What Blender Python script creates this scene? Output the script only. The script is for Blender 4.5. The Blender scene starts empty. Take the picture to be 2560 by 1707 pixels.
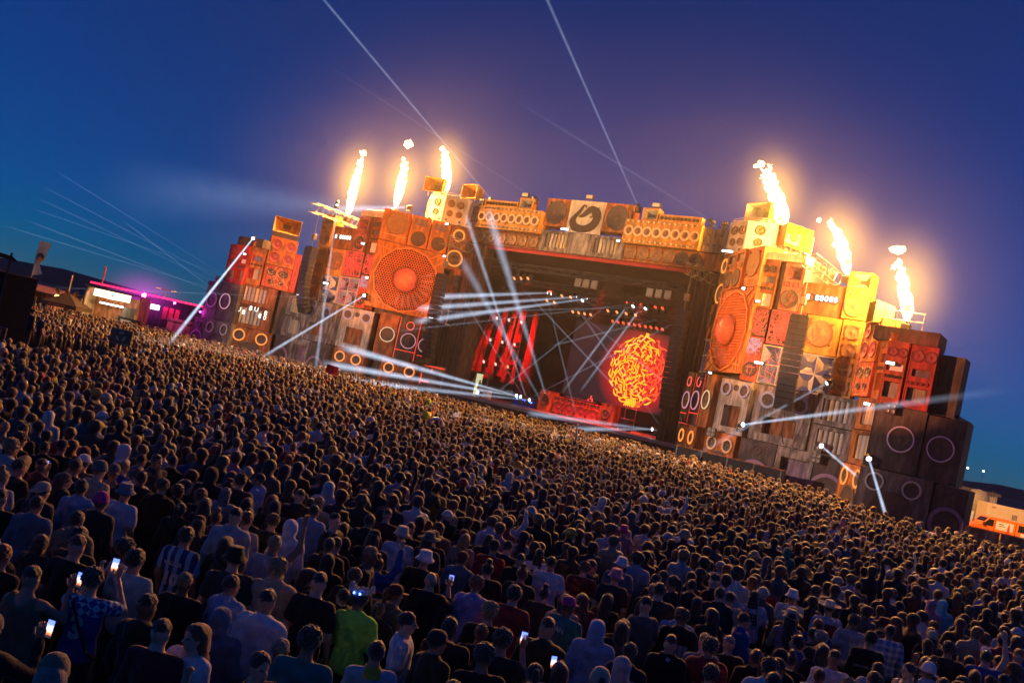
import bpy, bmesh, math, random
import numpy as np
from mathutils import Vector, Matrix, noise
R = math.radians
random.seed(11)
rng = np.random.default_rng(11)
scene = bpy.context.scene
C = scene.collection

# ------------------------------------------------------------------ camera
CAMZ = 4.5
HAZE = 0.0001
SMOKE = 0.0016
LENS_PX = 2350.0
cam_data = bpy.data.cameras.new('camera')
cam_data.sensor_fit = 'HORIZONTAL'; cam_data.sensor_width = 36.0
cam_data.lens = 36.0 * LENS_PX / 2560.0
cam_data.clip_start = 0.1; cam_data.clip_end = 6000.0
cam = bpy.data.objects.new('camera', cam_data); C.objects.link(cam)
PITCH = math.atan(95 / LENS_PX); ROLL = R(12.4)
f0 = Vector((0, math.cos(PITCH), math.sin(PITCH))); u0 = Vector((0, -math.sin(PITCH), math.cos(PITCH))); r0 = Vector((1, 0, 0))
cr = math.cos(ROLL) * r0 + math.sin(ROLL) * u0
cu = -math.sin(ROLL) * r0 + math.cos(ROLL) * u0
cam.matrix_world = Matrix(((cr.x, cu.x, -f0.x, 0), (cr.y, cu.y, -f0.y, 0), (cr.z, cu.z, -f0.z, CAMZ), (0, 0, 0, 1)))
scene.camera = cam

# ------------------------------------------------------------------ world: clear sky some minutes after sunset
world = bpy.data.worlds.new('World'); scene.world = world; world.use_nodes = True
wn = world.node_tree; wn.nodes.clear()
wo = wn.nodes.new('ShaderNodeOutputWorld'); wb = wn.nodes.new('ShaderNodeBackground')
sky = wn.nodes.new('ShaderNodeTexSky'); sky.sky_type = 'NISHITA'; sky.sun_disc = False
sky.sun_elevation = R(6.0); sky.sun_rotation = R(262); sky.altitude = 50
sky.air_density = 0.8; sky.dust_density = 0.0; sky.ozone_density = 10.0
wn.links.new(sky.outputs[0], wb.inputs['Color']); wn.links.new(wb.outputs[0], wo.inputs['Surface'])
wb.inputs['Strength'].default_value = 0.09

# ------------------------------------------------------------------ exposure and sampling
vs = scene.view_settings
vs.view_transform = 'Standard'; vs.look = 'None'; vs.exposure = 0.0; vs.gamma = 1.0; vs.use_curve_mapping = False
cy = scene.cycles
cy.use_denoising = True; cy.denoiser = 'OPENIMAGEDENOISE'
cy.max_bounces = 4; cy.diffuse_bounces = 2; cy.glossy_bounces = 2; cy.transmission_bounces = 2
cy.transparent_max_bounces = 8; cy.volume_bounces = 0
cy.sample_clamp_indirect = 4.0; cy.caustics_reflective = False; cy.caustics_refractive = False
cy.use_light_tree = True
cy.use_adaptive_sampling = True; cy.adaptive_threshold = 0.025; cy.volume_step_rate = 2.5; cy.volume_max_steps = 96

# ------------------------------------------------------------------ stage frame: s along the stage front, k towards the audience
TH = R(35.1); OX, OY = 4.433, 92.0
DX, DY = math.cos(TH), -math.sin(TH); NX, NY = -math.sin(TH), -math.cos(TH)
def SK(s, k, z=0.0):
    return Vector((OX + s * DX + k * NX, OY + s * DY + k * NY, z))
def rotz(yaw=0.0):
    return -TH - R(yaw)

# ------------------------------------------------------------------ materials
MATS = {}
def newmat(name):
    m = bpy.data.materials.new(name); m.use_nodes = True
    return m, m.node_tree.nodes, m.node_tree.links
def mat(name, col, rough=0.7, metal=0.0, var=0.25, scale=1.5, bump=0.15, sheen=0.0, stretch=(1, 1, 1), bscale=None, stain=0.0, coords='Object'):
    """painted / wood / fabric surface with cloudy colour variation, stains and fine relief"""
    if name in MATS: return MATS[name]
    m, n, l = newmat(name)
    b = n['Principled BSDF']; b.inputs['Roughness'].default_value = rough; b.inputs['Metallic'].default_value = metal
    if sheen: b.inputs['Sheen Weight'].default_value = sheen; b.inputs['Sheen Roughness'].default_value = 0.4
    tc = n.new('ShaderNodeTexCoord'); mp = n.new('ShaderNodeMapping'); mp.inputs['Scale'].default_value = stretch
    l.new(tc.outputs[coords], mp.inputs['Vector'])
    if var > 0:
        nz = n.new('ShaderNodeTexNoise'); nz.inputs['Scale'].default_value = scale; nz.inputs['Detail'].default_value = 6; nz.inputs['Roughness'].default_value = 0.65
        l.new(mp.outputs[0], nz.inputs['Vector'])
        rp = n.new('ShaderNodeValToRGB'); e = rp.color_ramp.elements
        e[0].position = 0.3; e[1].position = 0.72
        e[0].color = [c * (1 - var) for c in col] + [1]; e[1].color = [min(1, c * (1 + var)) for c in col] + [1]
        l.new(nz.outputs['Fac'], rp.inputs['Fac'])
        out = rp.outputs['Color']
        if stain > 0:
            n2 = n.new('ShaderNodeTexNoise'); n2.inputs['Scale'].default_value = 1.3; n2.inputs['Detail'].default_value = 8
            mp2 = n.new('ShaderNodeMapping'); mp2.inputs['Scale'].default_value = (2.2, 2.2, 0.5); l.new(tc.outputs[coords], mp2.inputs['Vector']); l.new(mp2.outputs[0], n2.inputs['Vector'])
            r2 = n.new('ShaderNodeValToRGB'); r2.color_ramp.elements[0].position = 0.42; r2.color_ramp.elements[1].position = 0.62
            r2.color_ramp.elements[0].color = (max(.12, 1 - stain * 1.7),) * 3 + (1,); r2.color_ramp.elements[1].color = (1, 1, 1, 1)
            l.new(n2.outputs['Fac'], r2.inputs['Fac'])
            mx = n.new('ShaderNodeMix'); mx.data_type = 'RGBA'; mx.blend_type = 'MULTIPLY'; mx.inputs['Factor'].default_value = 1
            l.new(out, mx.inputs['A']); l.new(r2.outputs['Color'], mx.inputs['B']); out = mx.outputs['Result']
        l.new(out, b.inputs['Base Color'])
    else:
        b.inputs['Base Color'].default_value = (*col, 1)
    if bump > 0:
        nb = n.new('ShaderNodeTexNoise'); nb.inputs['Scale'].default_value = bscale or scale * 6; nb.inputs['Detail'].default_value = 4
        l.new(mp.outputs[0], nb.inputs['Vector'])
        bm = n.new('ShaderNodeBump'); bm.inputs['Strength'].default_value = bump; bm.inputs['Distance'].default_value = 0.05
        l.new(nb.outputs['Fac'], bm.inputs['Height']); l.new(bm.outputs['Normal'], b.inputs['Normal'])
    MATS[name] = m
    return m
def emis(name, col, strength, sample=False):
    if name in MATS: return MATS[name]
    m, n, l = newmat(name)
    b = n['Principled BSDF']; b.inputs['Base Color'].default_value = (0.02, 0.02, 0.02, 1)
    b.inputs['Emission Color'].default_value = (*col, 1); b.inputs['Emission Strength'].default_value = strength
    if not sample: m.cycles.emission_sampling = 'NONE'
    MATS[name] = m
    return m
CONC = mat('grey_brown_board', (0.30, 0.245, 0.215), 0.85, var=0.32, scale=1.6, stain=0.4, bump=0.25)
CONC2 = mat('pale_grey_board', (0.40, 0.35, 0.31), 0.85, var=0.2, scale=1.2, stain=0.3, bump=0.2)
DARKB = mat('dark_brown_board', (0.10, 0.075, 0.07), 0.85, var=0.3, scale=1.3, stain=0.3)
PLY = mat('orange_lit_plywood', (0.50, 0.165, 0.04), 0.75, var=0.28, scale=1.0, stain=0.3, stretch=(1, 1, .35))  # orange and yellow upper boards carry the warm wash light in their colour
PLYD = mat('brown_plywood', (0.30, 0.10, 0.035), 0.8, var=0.3, scale=1.0, stain=0.35, stretch=(1, 1, .35))
YEL = mat('yellow_lit_plywood', (0.58, 0.27, 0.045), 0.75, var=0.25, scale=1.0, stain=0.25)
CREAM = mat('cream_board', (0.66, 0.58, 0.44), 0.75, var=0.15, scale=1.5, stain=0.2)
RED = mat('red_lit_painted_board', (0.46, 0.035, 0.03), 0.7, var=0.35, scale=1.6, stain=0.3)  # paint and red wash light together in one board colour
REDO = mat('red_orange_board', (0.50, 0.085, 0.035), 0.7, var=0.35, scale=1.6, stain=0.3)
BLACK = mat('black_metal', (0.025, 0.025, 0.028), 0.5, var=0.2, bump=0.05)
BLACKC = mat('black_cloth', (0.02, 0.018, 0.02), 0.9, var=0.3)
CONE = mat('dark_cone', (0.07, 0.045, 0.04), 0.7, var=0.35, scale=3.0)
CONEO = mat('brown_cone', (0.22, 0.11, 0.05), 0.7, var=0.3, scale=3.0)
CONER = mat('red_brown_cone', (0.26, 0.045, 0.05), 0.7, var=0.35, scale=3.0)
BLUEP = mat('slate_blue_panel', (0.14, 0.16, 0.30), 0.6, var=0.25, scale=2.0, stain=0.2)
PURP = mat('mauve_panel', (0.22, 0.13, 0.19), 0.65, var=0.25, scale=2.0, stain=0.3)
WHITEP = mat('white_painted_board', (0.74, 0.70, 0.62), 0.7, var=0.12, scale=1.5, stain=0.2)
STEEL = mat('galvanised_steel', (0.24, 0.22, 0.19), 0.5, metal=0.6, var=0.2, scale=4)
WOODS = [mat('slat_pale', (0.46, 0.40, 0.33), 0.8, var=0.2, stretch=(1, 1, .2)), mat('slat_grey', (0.30, 0.27, 0.25), 0.8, var=0.2, stretch=(1, 1, .2)),
         mat('slat_tan', (0.50, 0.36, 0.18), 0.8, var=0.2, stretch=(1, 1, .2)), mat('slat_dark', (0.16, 0.13, 0.12), 0.8, var=0.2, stretch=(1, 1, .2))]
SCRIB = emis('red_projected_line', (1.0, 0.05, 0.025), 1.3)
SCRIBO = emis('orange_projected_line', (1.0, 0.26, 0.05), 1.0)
RINGS = {'red': emis('ring_red', (1.0, 0.10, 0.07), 1.2), 'orange': emis('ring_orange', (1.0, 0.30, 0.05), 1.1), 'cream': emis('ring_cream', (1.0, 0.72, 0.42), 0.75),  # red, orange, cream and pink: projected light built as glowing rings
         'pink': emis('ring_pink', (1.0, 0.45, 0.55), 0.6), 'lilac': mat('ring_lilac', (0.62, 0.50, 0.66), 0.6, var=0.1), 'blue': mat('ring_blue', (0.22, 0.25, 0.42), 0.6, var=0.1),
         'grey': mat('ring_grey', (0.42, 0.40, 0.37), 0.7, var=0.15), 'purple': mat('ring_purple', (0.24, 0.14, 0.22), 0.7, var=0.15), 'tan': mat('ring_tan', (0.62, 0.42, 0.24), 0.7, var=0.15)}
LED = emis('white_led', (0.82, 0.92, 1.0), 5.0)
LITDIG = emis('white_digits', (1.0, 0.93, 0.85), 2.5)
LENS = emis('white_lens', (0.85, 0.93, 1.0), 7.0)
REDLENS = emis('red_lens', (1.0, 0.06, 0.02), 2.2)
AMBLENS = emis('amber_lens', (1.0, 0.24, 0.07), 2.4)
CABLE = mat('cable', (0.03, 0.03, 0.03), 0.6, var=0)

# ------------------------------------------------------------------ mesh helpers
class MB:
    def __init__(s): s.v = []; s.f = []
    def add(s, vs_, fs_):
        o = len(s.v); s.v += [tuple(p) for p in vs_]; s.f += [tuple(i + o for i in f) for f in fs_]; return s
    def quad(s, a, b, c, d): return s.add([a, b, c, d], [(0, 1, 2, 3)])
    def box(s, x0, x1, y0, y1, z0, z1):
        return s.add([(x0, y0, z0), (x1, y0, z0), (x1, y1, z0), (x0, y1, z0), (x0, y0, z1), (x1, y0, z1), (x1, y1, z1), (x0, y1, z1)],
                     [(3, 2, 1, 0), (4, 5, 6, 7), (0, 1, 5, 4), (1, 2, 6, 5), (2, 3, 7, 6), (3, 0, 4, 7)])
    def bbox(s, x0, x1, y0, y1, z0, z1, b=0.04):
        """box with chamfered upright and front edges"""
        xs = [(x0 + b, y0), (x1 - b, y0), (x1, y0 + b), (x1, y1), (x0, y1), (x0, y0 + b)]
        o = [(x, y, z0 + b) for x, y in xs] + [(x, y, z1 - b) for x, y in xs]
        ix = [(x0 + 2 * b, y0 + b), (x1 - 2 * b, y0 + b), (x1 - b, y0 + 2 * b), (x1 - b, y1 - b), (x0 + b, y1 - b), (x0 + b, y0 + 2 * b)]
        o += [(x, y, z0) for x, y in ix] + [(x, y, z1) for x, y in ix]
        F = []
        for i in range(6):
            j = (i + 1) % 6
            F += [(i, j, 6 + j, 6 + i), (12 + i, 12 + j, j, i), (6 + i, 6 + j, 18 + j, 18 + i)]
        F += [tuple(range(17, 11, -1)), tuple(range(18, 24))]
        return s.add(o, F)
    def tube(s, pts, r, n=6, cap=True, radii=None):
        pts = [Vector(p) for p in pts]; V = []; F = []
        for i, p in enumerate(pts):
            t = (pts[min(i + 1, len(pts) - 1)] - pts[max(i - 1, 0)]).normalized()
            a = t.orthogonal().normalized() if i == 0 else (pa - t * pa.dot(t)).normalized()
            pa = a; b = t.cross(a); rr = radii[i] if radii else r
            V += [p + (a * math.cos(2 * math.pi * j / n) + b * math.sin(2 * math.pi * j / n)) * rr for j in range(n)]
        for i in range(len(pts) - 1):
            for j in range(n):
                k = (j + 1) % n
                F.append((i * n + j, i * n + k, (i + 1) * n + k, (i + 1) * n + j))
        if cap: F += [tuple(range(n - 1, -1, -1)), tuple(range((len(pts) - 1) * n, len(pts) * n))]
        return s.add(V, F)
    def lathe(s, prof, n=28, cx=0, cz=0, sx=1, sz=1):
        """profile (r, y) turned about the y axis through (cx, cz)"""
        V = []; F = []
        for r, y in prof:
            V += [(cx + sx * r * math.cos(2 * math.pi * j / n), y, cz + sz * r * math.sin(2 * math.pi * j / n)) for j in range(n)]
        for i in range(len(prof) - 1):
            for j in range(n):
                k = (j + 1) % n; F.append((i * n + j, (i + 1) * n + j, (i + 1) * n + k, i * n + k))
        return s.add(V, F)
    def lathez(s, prof, n=20, cx=0, cy=0):
        V = []; F = []
        for r, z in prof: V += [(cx + r * math.cos(2 * math.pi * j / n), cy + r * math.sin(2 * math.pi * j / n), z) for j in range(n)]
        for i in range(len(prof) - 1):
            for j in range(n):
                k = (j + 1) % n; F.append((i * n + j, i * n + k, (i + 1) * n + k, (i + 1) * n + j))
        return s.add(V, F)
    def mesh(s, name, smooth=False):
        me = bpy.data.meshes.new(name); me.from_pydata(s.v, [], s.f)
        if smooth: me.shade_smooth()
        me.update(); return me
def link(o, parent=None):
    C.objects.link(o)
    if parent is not None: o.parent = parent
    return o
def obj(name, mb, m, parent=None, smooth=False, loc=None, rot=None):
    me = mb.mesh(name, smooth) if isinstance(mb, MB) else mb
    if len(me.materials) == 0: me.materials.append(m)
    o = bpy.data.objects.new(name, me)
    if len(me.materials) and me.materials[0] is not m and m is not None:
        o.material_slots[0].link = 'OBJECT'; o.material_slots[0].material = m
    if loc is not None: o.location = loc
    if rot is not None: o.rotation_euler = rot
    return link(o, parent)
def tag(o, label=None, cat=None, group=None, kind=None):
    if label: o['label'] = label
    if cat: o['category'] = cat
    if group: o['group'] = group
    if kind: o['kind'] = kind
    return o
def empty(name, loc=(0, 0, 0), rz=0.0):
    o = bpy.data.objects.new(name, None); o.location = loc; o.rotation_euler = (0, 0, rz); o.empty_display_size = 0.2
    return link(o)
def text_mesh(txt, size, depth=0.01, bold=0.0):
    cu_ = bpy.data.curves.new('lettering', 'FONT'); cu_.body = txt; cu_.size = size; cu_.extrude = depth; cu_.offset = bold
    cu_.align_x = 'CENTER'; cu_.align_y = 'CENTER'; cu_.resolution_u = 2
    to = bpy.data.objects.new('lettering', cu_); C.objects.link(to)
    dg = bpy.context.evaluated_depsgraph_get(); me = bpy.data.meshes.new_from_object(to.evaluated_get(dg))
    C.objects.unlink(to); bpy.data.objects.remove(to); bpy.data.curves.remove(cu_)
    return me
def text(name, txt, size, m, parent, loc, rot, depth=0.008, bold=0.0):
    me = text_mesh(txt, size, depth, bold); me.materials.clear(); me.materials.append(m)
    return obj(name, me, m, parent, loc=loc, rot=rot)
def surface(F, o, h):
    """surface nets: F sampled on a grid (negative inside) -> vertices, quads"""
    S = F < 0
    nx, ny, nz = F.shape
    c = np.zeros((nx - 1, ny - 1, nz - 1), np.uint8)
    for dx in (0, 1):
        for dy in (0, 1):
            for dz in (0, 1): c += S[dx:nx - 1 + dx, dy:ny - 1 + dy, dz:nz - 1 + dz]
    act = (c > 0) & (c < 8)
    idx = -np.ones(act.shape, np.int64); ii = np.argwhere(act); idx[act] = np.arange(len(ii))
    acc = np.zeros((len(ii), 3)); cnt = np.zeros(len(ii))
    cor = [(0, 0, 0), (1, 0, 0), (0, 1, 0), (1, 1, 0), (0, 0, 1), (1, 0, 1), (0, 1, 1), (1, 1, 1)]
    val = [F[ii[:, 0] + a, ii[:, 1] + b, ii[:, 2] + d] for a, b, d in cor]
    for a in range(8):
        for ax in range(3):
            if cor[a][ax]: continue
            b = a + (1, 2, 4)[ax]; va, vb = val[a], val[b]; m = (va < 0) != (vb < 0)
            t = np.where(m, va / np.where(m, va - vb, 1), 0)
            p = np.array(cor[a], float)[None].repeat(len(ii), 0); p[:, ax] += t
            acc += p * m[:, None]; cnt += m
    V = (ii + acc / cnt[:, None]) * h + np.array(o)
    Q = []
    for ax in range(3):
        sl0 = [slice(None)] * 3; sl1 = [slice(None)] * 3; sl0[ax] = slice(0, -1); sl1[ax] = slice(1, None)
        A, B = S[tuple(sl0)], S[tuple(sl1)]
        e = np.argwhere(A != B); 
        u, v = [(1, 2), (2, 0), (0, 1)][ax]
        ok = (e[:, u] > 0) & (e[:, v] > 0) & (e[:, u] < F.shape[u] - 1) & (e[:, v] < F.shape[v] - 1); e = e[ok]
        def g(du, dv):
            q_ = e.copy(); q_[:, u] -= du; q_[:, v] -= dv; return idx[q_[:, 0], q_[:, 1], q_[:, 2]]
        q_ = np.stack([g(1, 1), g(0, 1), g(0, 0), g(1, 0)], 1)
        fl = ~A[e[:, 0], e[:, 1], e[:, 2]]
        q_[fl] = q_[fl][:, ::-1]; Q.append(q_)
    return V, np.concatenate(Q)

# ================================================================== GROUND AND DISTANT LAND
def make_ground():
    mb = MB(); n = 24
    xs = [-3000, -800, -300, -150] + [-120 + 12 * i for i in range(22)] + [160, 300, 800, 3000]
    ys = [-200, -60] + [-20 + 12 * i for i in range(16)] + [220, 400, 1000, 4000]
    for y in ys:
        for x in xs: mb.v.append((x, y, 0))
    W_ = len(xs)
    for j in range(len(ys) - 1):
        for i in range(W_ - 1): mb.f.append((j * W_ + i, j * W_ + i + 1, (j + 1) * W_ + i + 1, (j + 1) * W_ + i))
    g = obj('ground', mb, mat('trampled_earth', (0.075, 0.06, 0.045), 0.95, var=0.4, scale=0.6, bump=0.4, bscale=5))
    tag(g, kind='structure')
make_ground()
def make_hill(name, pts, depth, m):
    mb = MB(); V = []; F = []
    for i, (x, y, h) in enumerate(pts):
        V += [(x, y, -2), (x, y + depth * .3, h * .75), (x, y + depth * .55, h), (x, y + depth, -2)]
    for i in range(len(pts) - 1):
        for j in range(3): F.append((i * 4 + j, (i + 1) * 4 + j, (i + 1) * 4 + j + 1, i * 4 + j + 1))
    mb.add(V, F); o = obj(name, mb, m, smooth=True); tag(o, kind='structure')
LAND = mat('dark_scrub', (0.035, 0.04, 0.03), 1.0, var=0.4, scale=0.02, bump=0.3, bscale=0.1)
make_hill('hill', [(80 + 40 * i, 520 - 6 * i, 7 + 3.2 * math.sin(i * .9) + 2 * math.sin(i * 2.3)) for i in range(26)], 200, LAND)
make_hill('hill', [(-1500 + 90 * i, 900 + 10 * math.sin(i), 11 + 5 * math.sin(i * .7) + 3 * math.sin(i * 1.9)) for i in range(18)], 300, LAND)

# ================================================================== SPEAKER CABINETS
def disc_mesh(r, n=28):
    return MB().lathe([(r * 1.05, 0.0), (r * 1.05, -.09), (r * .98, -.11), (r * .92, -.075), (r * .36, -.02), (r * .30, -.03), (r * .2, -.07), (r * .01, -.085)], n)
DM = {}
def shared(key, fn, smooth=False):
    if key not in DM: DM[key] = fn().mesh(str(key[0]), smooth)
    return DM[key]
def add_disc(p, x, z, r, m, clamps=False, sx=1.0, dy=0.0):
    me = shared(('cone', round(r, 2)), lambda: disc_mesh(round(r, 2)), True)
    o = obj('driver_cone', me, m, p, loc=(x, dy, z))
    if sx != 1: o.scale = (sx, 1, 1)
    if clamps:
        cm = shared(('clamp', 1), lambda: MB().bbox(-.09, .09, -.2, 0, -.09, .09, .02))
        for i in range(4):
            a = math.pi / 4 + i * math.pi / 2
            obj('clamp', cm, PLYD, p, loc=(x + 1.13 * r * math.cos(a), 0, z + 1.13 * r * math.sin(a)), rot=(0, a, 0))
    return o
def add_ring(p, x, z, r, m, w=0.055, dy=-.09, n=40):
    me = shared(('ring', round(r, 2), w), lambda: MB().lathe([(r + w, .03), (r + w, -.05), (r - w, -.05), (r - w, .03)], n))
    return obj('ring', me, m, p, loc=(x, dy, z))
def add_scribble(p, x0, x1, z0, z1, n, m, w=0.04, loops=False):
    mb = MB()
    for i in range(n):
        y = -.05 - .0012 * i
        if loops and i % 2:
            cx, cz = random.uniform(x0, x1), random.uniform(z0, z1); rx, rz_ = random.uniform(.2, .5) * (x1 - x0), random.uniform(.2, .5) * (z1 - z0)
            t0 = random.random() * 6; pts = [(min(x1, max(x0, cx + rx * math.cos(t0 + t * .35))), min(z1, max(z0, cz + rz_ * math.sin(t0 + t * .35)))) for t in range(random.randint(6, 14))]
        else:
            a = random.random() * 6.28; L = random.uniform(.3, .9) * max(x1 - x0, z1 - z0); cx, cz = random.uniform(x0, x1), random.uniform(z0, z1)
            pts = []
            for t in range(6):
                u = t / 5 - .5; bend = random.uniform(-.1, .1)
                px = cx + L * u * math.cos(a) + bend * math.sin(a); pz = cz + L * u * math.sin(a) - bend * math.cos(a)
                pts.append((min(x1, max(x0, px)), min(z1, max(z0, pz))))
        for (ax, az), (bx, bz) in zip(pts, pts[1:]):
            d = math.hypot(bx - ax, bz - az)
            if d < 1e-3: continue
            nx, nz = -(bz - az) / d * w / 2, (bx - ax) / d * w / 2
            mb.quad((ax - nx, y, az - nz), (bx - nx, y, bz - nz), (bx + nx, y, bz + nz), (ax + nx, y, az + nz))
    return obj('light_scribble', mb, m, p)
def add_slats(p, x0, x1, z0, z1, n, y=0.25):
    w = (x1 - x0) / n
    for i in range(n):
        ww = w * random.uniform(.78, .96); cx = x0 + w * (i + .5)
        me = MB().add([(cx + ww / 2 * math.cos(t), y - ww * .55 * math.sin(t), z) for z in (z0 + .02, z1 - .02) for t in [math.pi * q_ / 6 for q_ in range(7)]],
                      [(q_, q_ + 1, q_ + 8, q_ + 7) for q_ in range(6)])
        obj('slat', me, random.choice(WOODS[:3] if i not in (0, n - 1) else WOODS), p, smooth=True)
def pyramid(p, x0, x1, z0, z1, mats, d=0.7, name='horn'):
    """square horn flaring out to the front face: four throat panels"""
    cx, cz = (x0 + x1) / 2, (z0 + z1) / 2; k = .16
    o = [(x0, -.005, z0), (x1, -.005, z0), (x1, -.005, z1), (x0, -.005, z1)]
    i = [(cx - k * (x1 - x0), d, cz - k * (z1 - z0)), (cx + k * (x1 - x0), d, cz - k * (z1 - z0)), (cx + k * (x1 - x0), d, cz + k * (z1 - z0)), (cx - k * (x1 - x0), d, cz + k * (z1 - z0))]
    h = None
    for q_ in range(4):
        j = (q_ + 1) % 4
        nm = name if h is None else 'throat_panel'
        o_ = obj(nm, MB().quad(o[q_], o[j], i[j], i[q_]), mats[q_ % len(mats)], h if h is not None else p)
        if h is None: h = o_
    obj('throat', MB().quad(*i), BLACK, h)
def shell(w, h, depth, holes):
    """cabinet body: sides, back, front board set inside a proud edge frame, with rectangular openings"""
    mb = MB(); x0, x1 = -w / 2, w / 2; e = min(.07, w * .05)
    mb.quad((x0, depth, 0), (x0, 0, 0), (x0, 0, h), (x0, depth, h)); mb.quad((x1, 0, 0), (x1, depth, 0), (x1, depth, h), (x1, 0, h))
    mb.quad((x0, 0, h), (x1, 0, h), (x1, depth, h), (x0, depth, h)); mb.quad((x0, depth, 0), (x1, depth, 0), (x1, 0, 0), (x0, 0, 0)); mb.quad((x1, depth, 0), (x0, depth, 0), (x0, depth, h), (x1, depth, h))
    xs = sorted({x0, x1} | {v for q_ in holes for v in q_[:2]}); zs = sorted({0, h} | {v for q_ in holes for v in q_[2:4]})
    for a, b in zip(xs, xs[1:]):
        for c, d in zip(zs, zs[1:]):
            mx, mz = (a + b) / 2, (c + d) / 2
            if any(q_[0] < mx < q_[1] and q_[2] < mz < q_[3] for q_ in holes): continue
            mb.quad((a, 0, c), (b, 0, c), (b, 0, d), (a, 0, d))
    for (a, b, c, d, dp) in holes:
        mb.quad((a, 0, c), (a, 0, d), (a, dp, d), (a, dp, c)); mb.quad((b, 0, d), (b, 0, c), (b, dp, c), (b, dp, d))
        mb.quad((a, 0, d), (b, 0, d), (b, dp, d), (a, dp, d)); mb.quad((b, 0, c), (a, 0, c), (a, dp, c), (b, dp, c))
        mb.quad((a, dp, c), (b, dp, c), (b, dp, d), (a, dp, d))
    p = .035
    mb.box(x0 - .004, x0 + e, -p, .02, -.004, h + .004); mb.box(x1 - e, x1 + .004, -p, .02, -.004, h + .004)
    mb.box(x0 + e, x1 - e, -p, .02, h - e, h + .004); mb.box(x0 + e, x1 - e, -p, .02, -.004, e)
    return mb
def cab(label, side, face, a0, a1, z0, z1, depth, m, items=(), dk=0.0, name='speaker_cabinet', cat='speaker cabinet', group=None, tilt=0.0):
    s0, k0, yaw = face; ac = (a0 + a1) / 2; ya = R(yaw)
    s = s0 + ac * math.cos(ya) - dk * math.sin(ya); k = k0 + ac * math.sin(ya) + dk * math.cos(ya)
    w, h = a1 - a0 - .03, z1 - z0 - .02
    X = lambda a: side * (a - ac); Z = lambda z: z - z0
    holes = []
    for it in items:
        if it[0] in ('win', 'horn', 'slats', 'panes'):
            xa, xb = sorted((X(it[1]), X(it[2])))
            xa = max(xa, -w / 2 + .02); xb = min(xb, w / 2 - .02)
            holes.append((xa, xb, max(Z(it[3]), .02), min(Z(it[4]), h - .02), {'win': it[5] if len(it) > 5 and it[0] == 'win' else .35, 'horn': .8, 'slats': .3, 'panes': .5}[it[0]]))
    o = obj(name, shell(w, h, depth, holes), m, loc=SK(side * s, k, z0), rot=(tilt, 0, rotz(side * yaw)))
    tag(o, label, cat, group)
    hi = 0
    for it in items:
        t = it[0]
        if t == 'disc':
            add_disc(o, X(it[1]), Z(it[2]), it[3], it[4] if len(it) > 4 else CONE, len(it) > 5 and it[5])
        elif t == 'oval':
            add_disc(o, X(it[1]), Z(it[2]), it[3], it[4], sx=it[5])
        elif t == 'ring':
            add_disc(o, X(it[1]), Z(it[2]), it[3] * .93, CONE)
            add_ring(o, X(it[1]), Z(it[2]), it[3], RINGS[it[4]], it[5] if len(it) > 5 else .06)
        elif t == 'halo':
            add_ring(o, X(it[1]), Z(it[2]), it[3], RINGS[it[4]], it[5] if len(it) > 5 else .06)
        elif t == 'scrib':
            xa, xb = sorted((X(it[1]), X(it[2]))); add_scribble(o, xa, xb, Z(it[3]), Z(it[4]), it[5], it[6], it[7] if len(it) > 7 else .045, len(it) > 8)
        elif t == 'line':
            mb = MB(); pts = [(X(a), Z(z)) for a, z in it[1]]; wd = it[3] if len(it) > 3 else .07
            for i, ((ax, az), (bx, bz)) in enumerate(zip(pts, pts[1:])):
                d = math.hypot(bx - ax, bz - az); nx, nz = -(bz - az) / d * wd / 2, (bx - ax) / d * wd / 2; y = -.045 - .001 * i
                mb.quad((ax - nx, y, az - nz), (bx - nx, y, bz - nz), (bx + nx, y, bz + nz), (ax + nx, y, az + nz))
            obj('light_line', mb, it[2], o)
        elif t in ('win', 'horn', 'slats', 'panes'):
            xa, xb, za, zb, dp = holes[hi]; hi += 1
            if t == 'win':
                obj('recess_panel', MB().box(xa + .02, xb - .02, dp - .06, dp - .01, za + .02, zb - .02), it[6] if len(it) > 6 else PURP, o)
            elif t == 'horn': pyramid(o, xa + .01, xb - .01, za + .01, zb - .01, it[5] if len(it) > 5 else [CONC2, CONC])
            elif t == 'slats': add_slats(o, xa + .02, xb - .02, za + .02, zb - .02, it[5])
            elif t == 'panes':
                mx, mz = (xa + xb) / 2, (za + zb) / 2; g = .03
                for q_, (pa, pb, pc, pd) in enumerate(((xa, mx, za, mz), (mx, xb, za, mz), (xa, mx, mz, zb), (mx, xb, mz, zb))):
                    c_, b_ = it[5], it[6]
                    pyramid(o, pa + g, pb - g, pc + g, pd - g, [b_, c_, b_, c_] if q_ in (0, 3) else [c_, b_, c_, b_], .42, 'pane')
                obj('glazing_bar', MB().box(xa, xb, -.02, .03, mz - .03, mz + .03).box(mx - .03, mx + .03, -.024, .026, za, zb), CREAM, o)
    return o
FAN = (15.8, .6, 45); FR = (21.1, 5.7, 0); WA = (30.8, 8.0, 55); WF = (33.3, 12.1, 0); HD = (0, -1, 0); LOW = (15.8, 2.0, 45); CA = (21.2, 6.2, 26)
SIDE = {-1: 'left', 1: 'right'}

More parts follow.
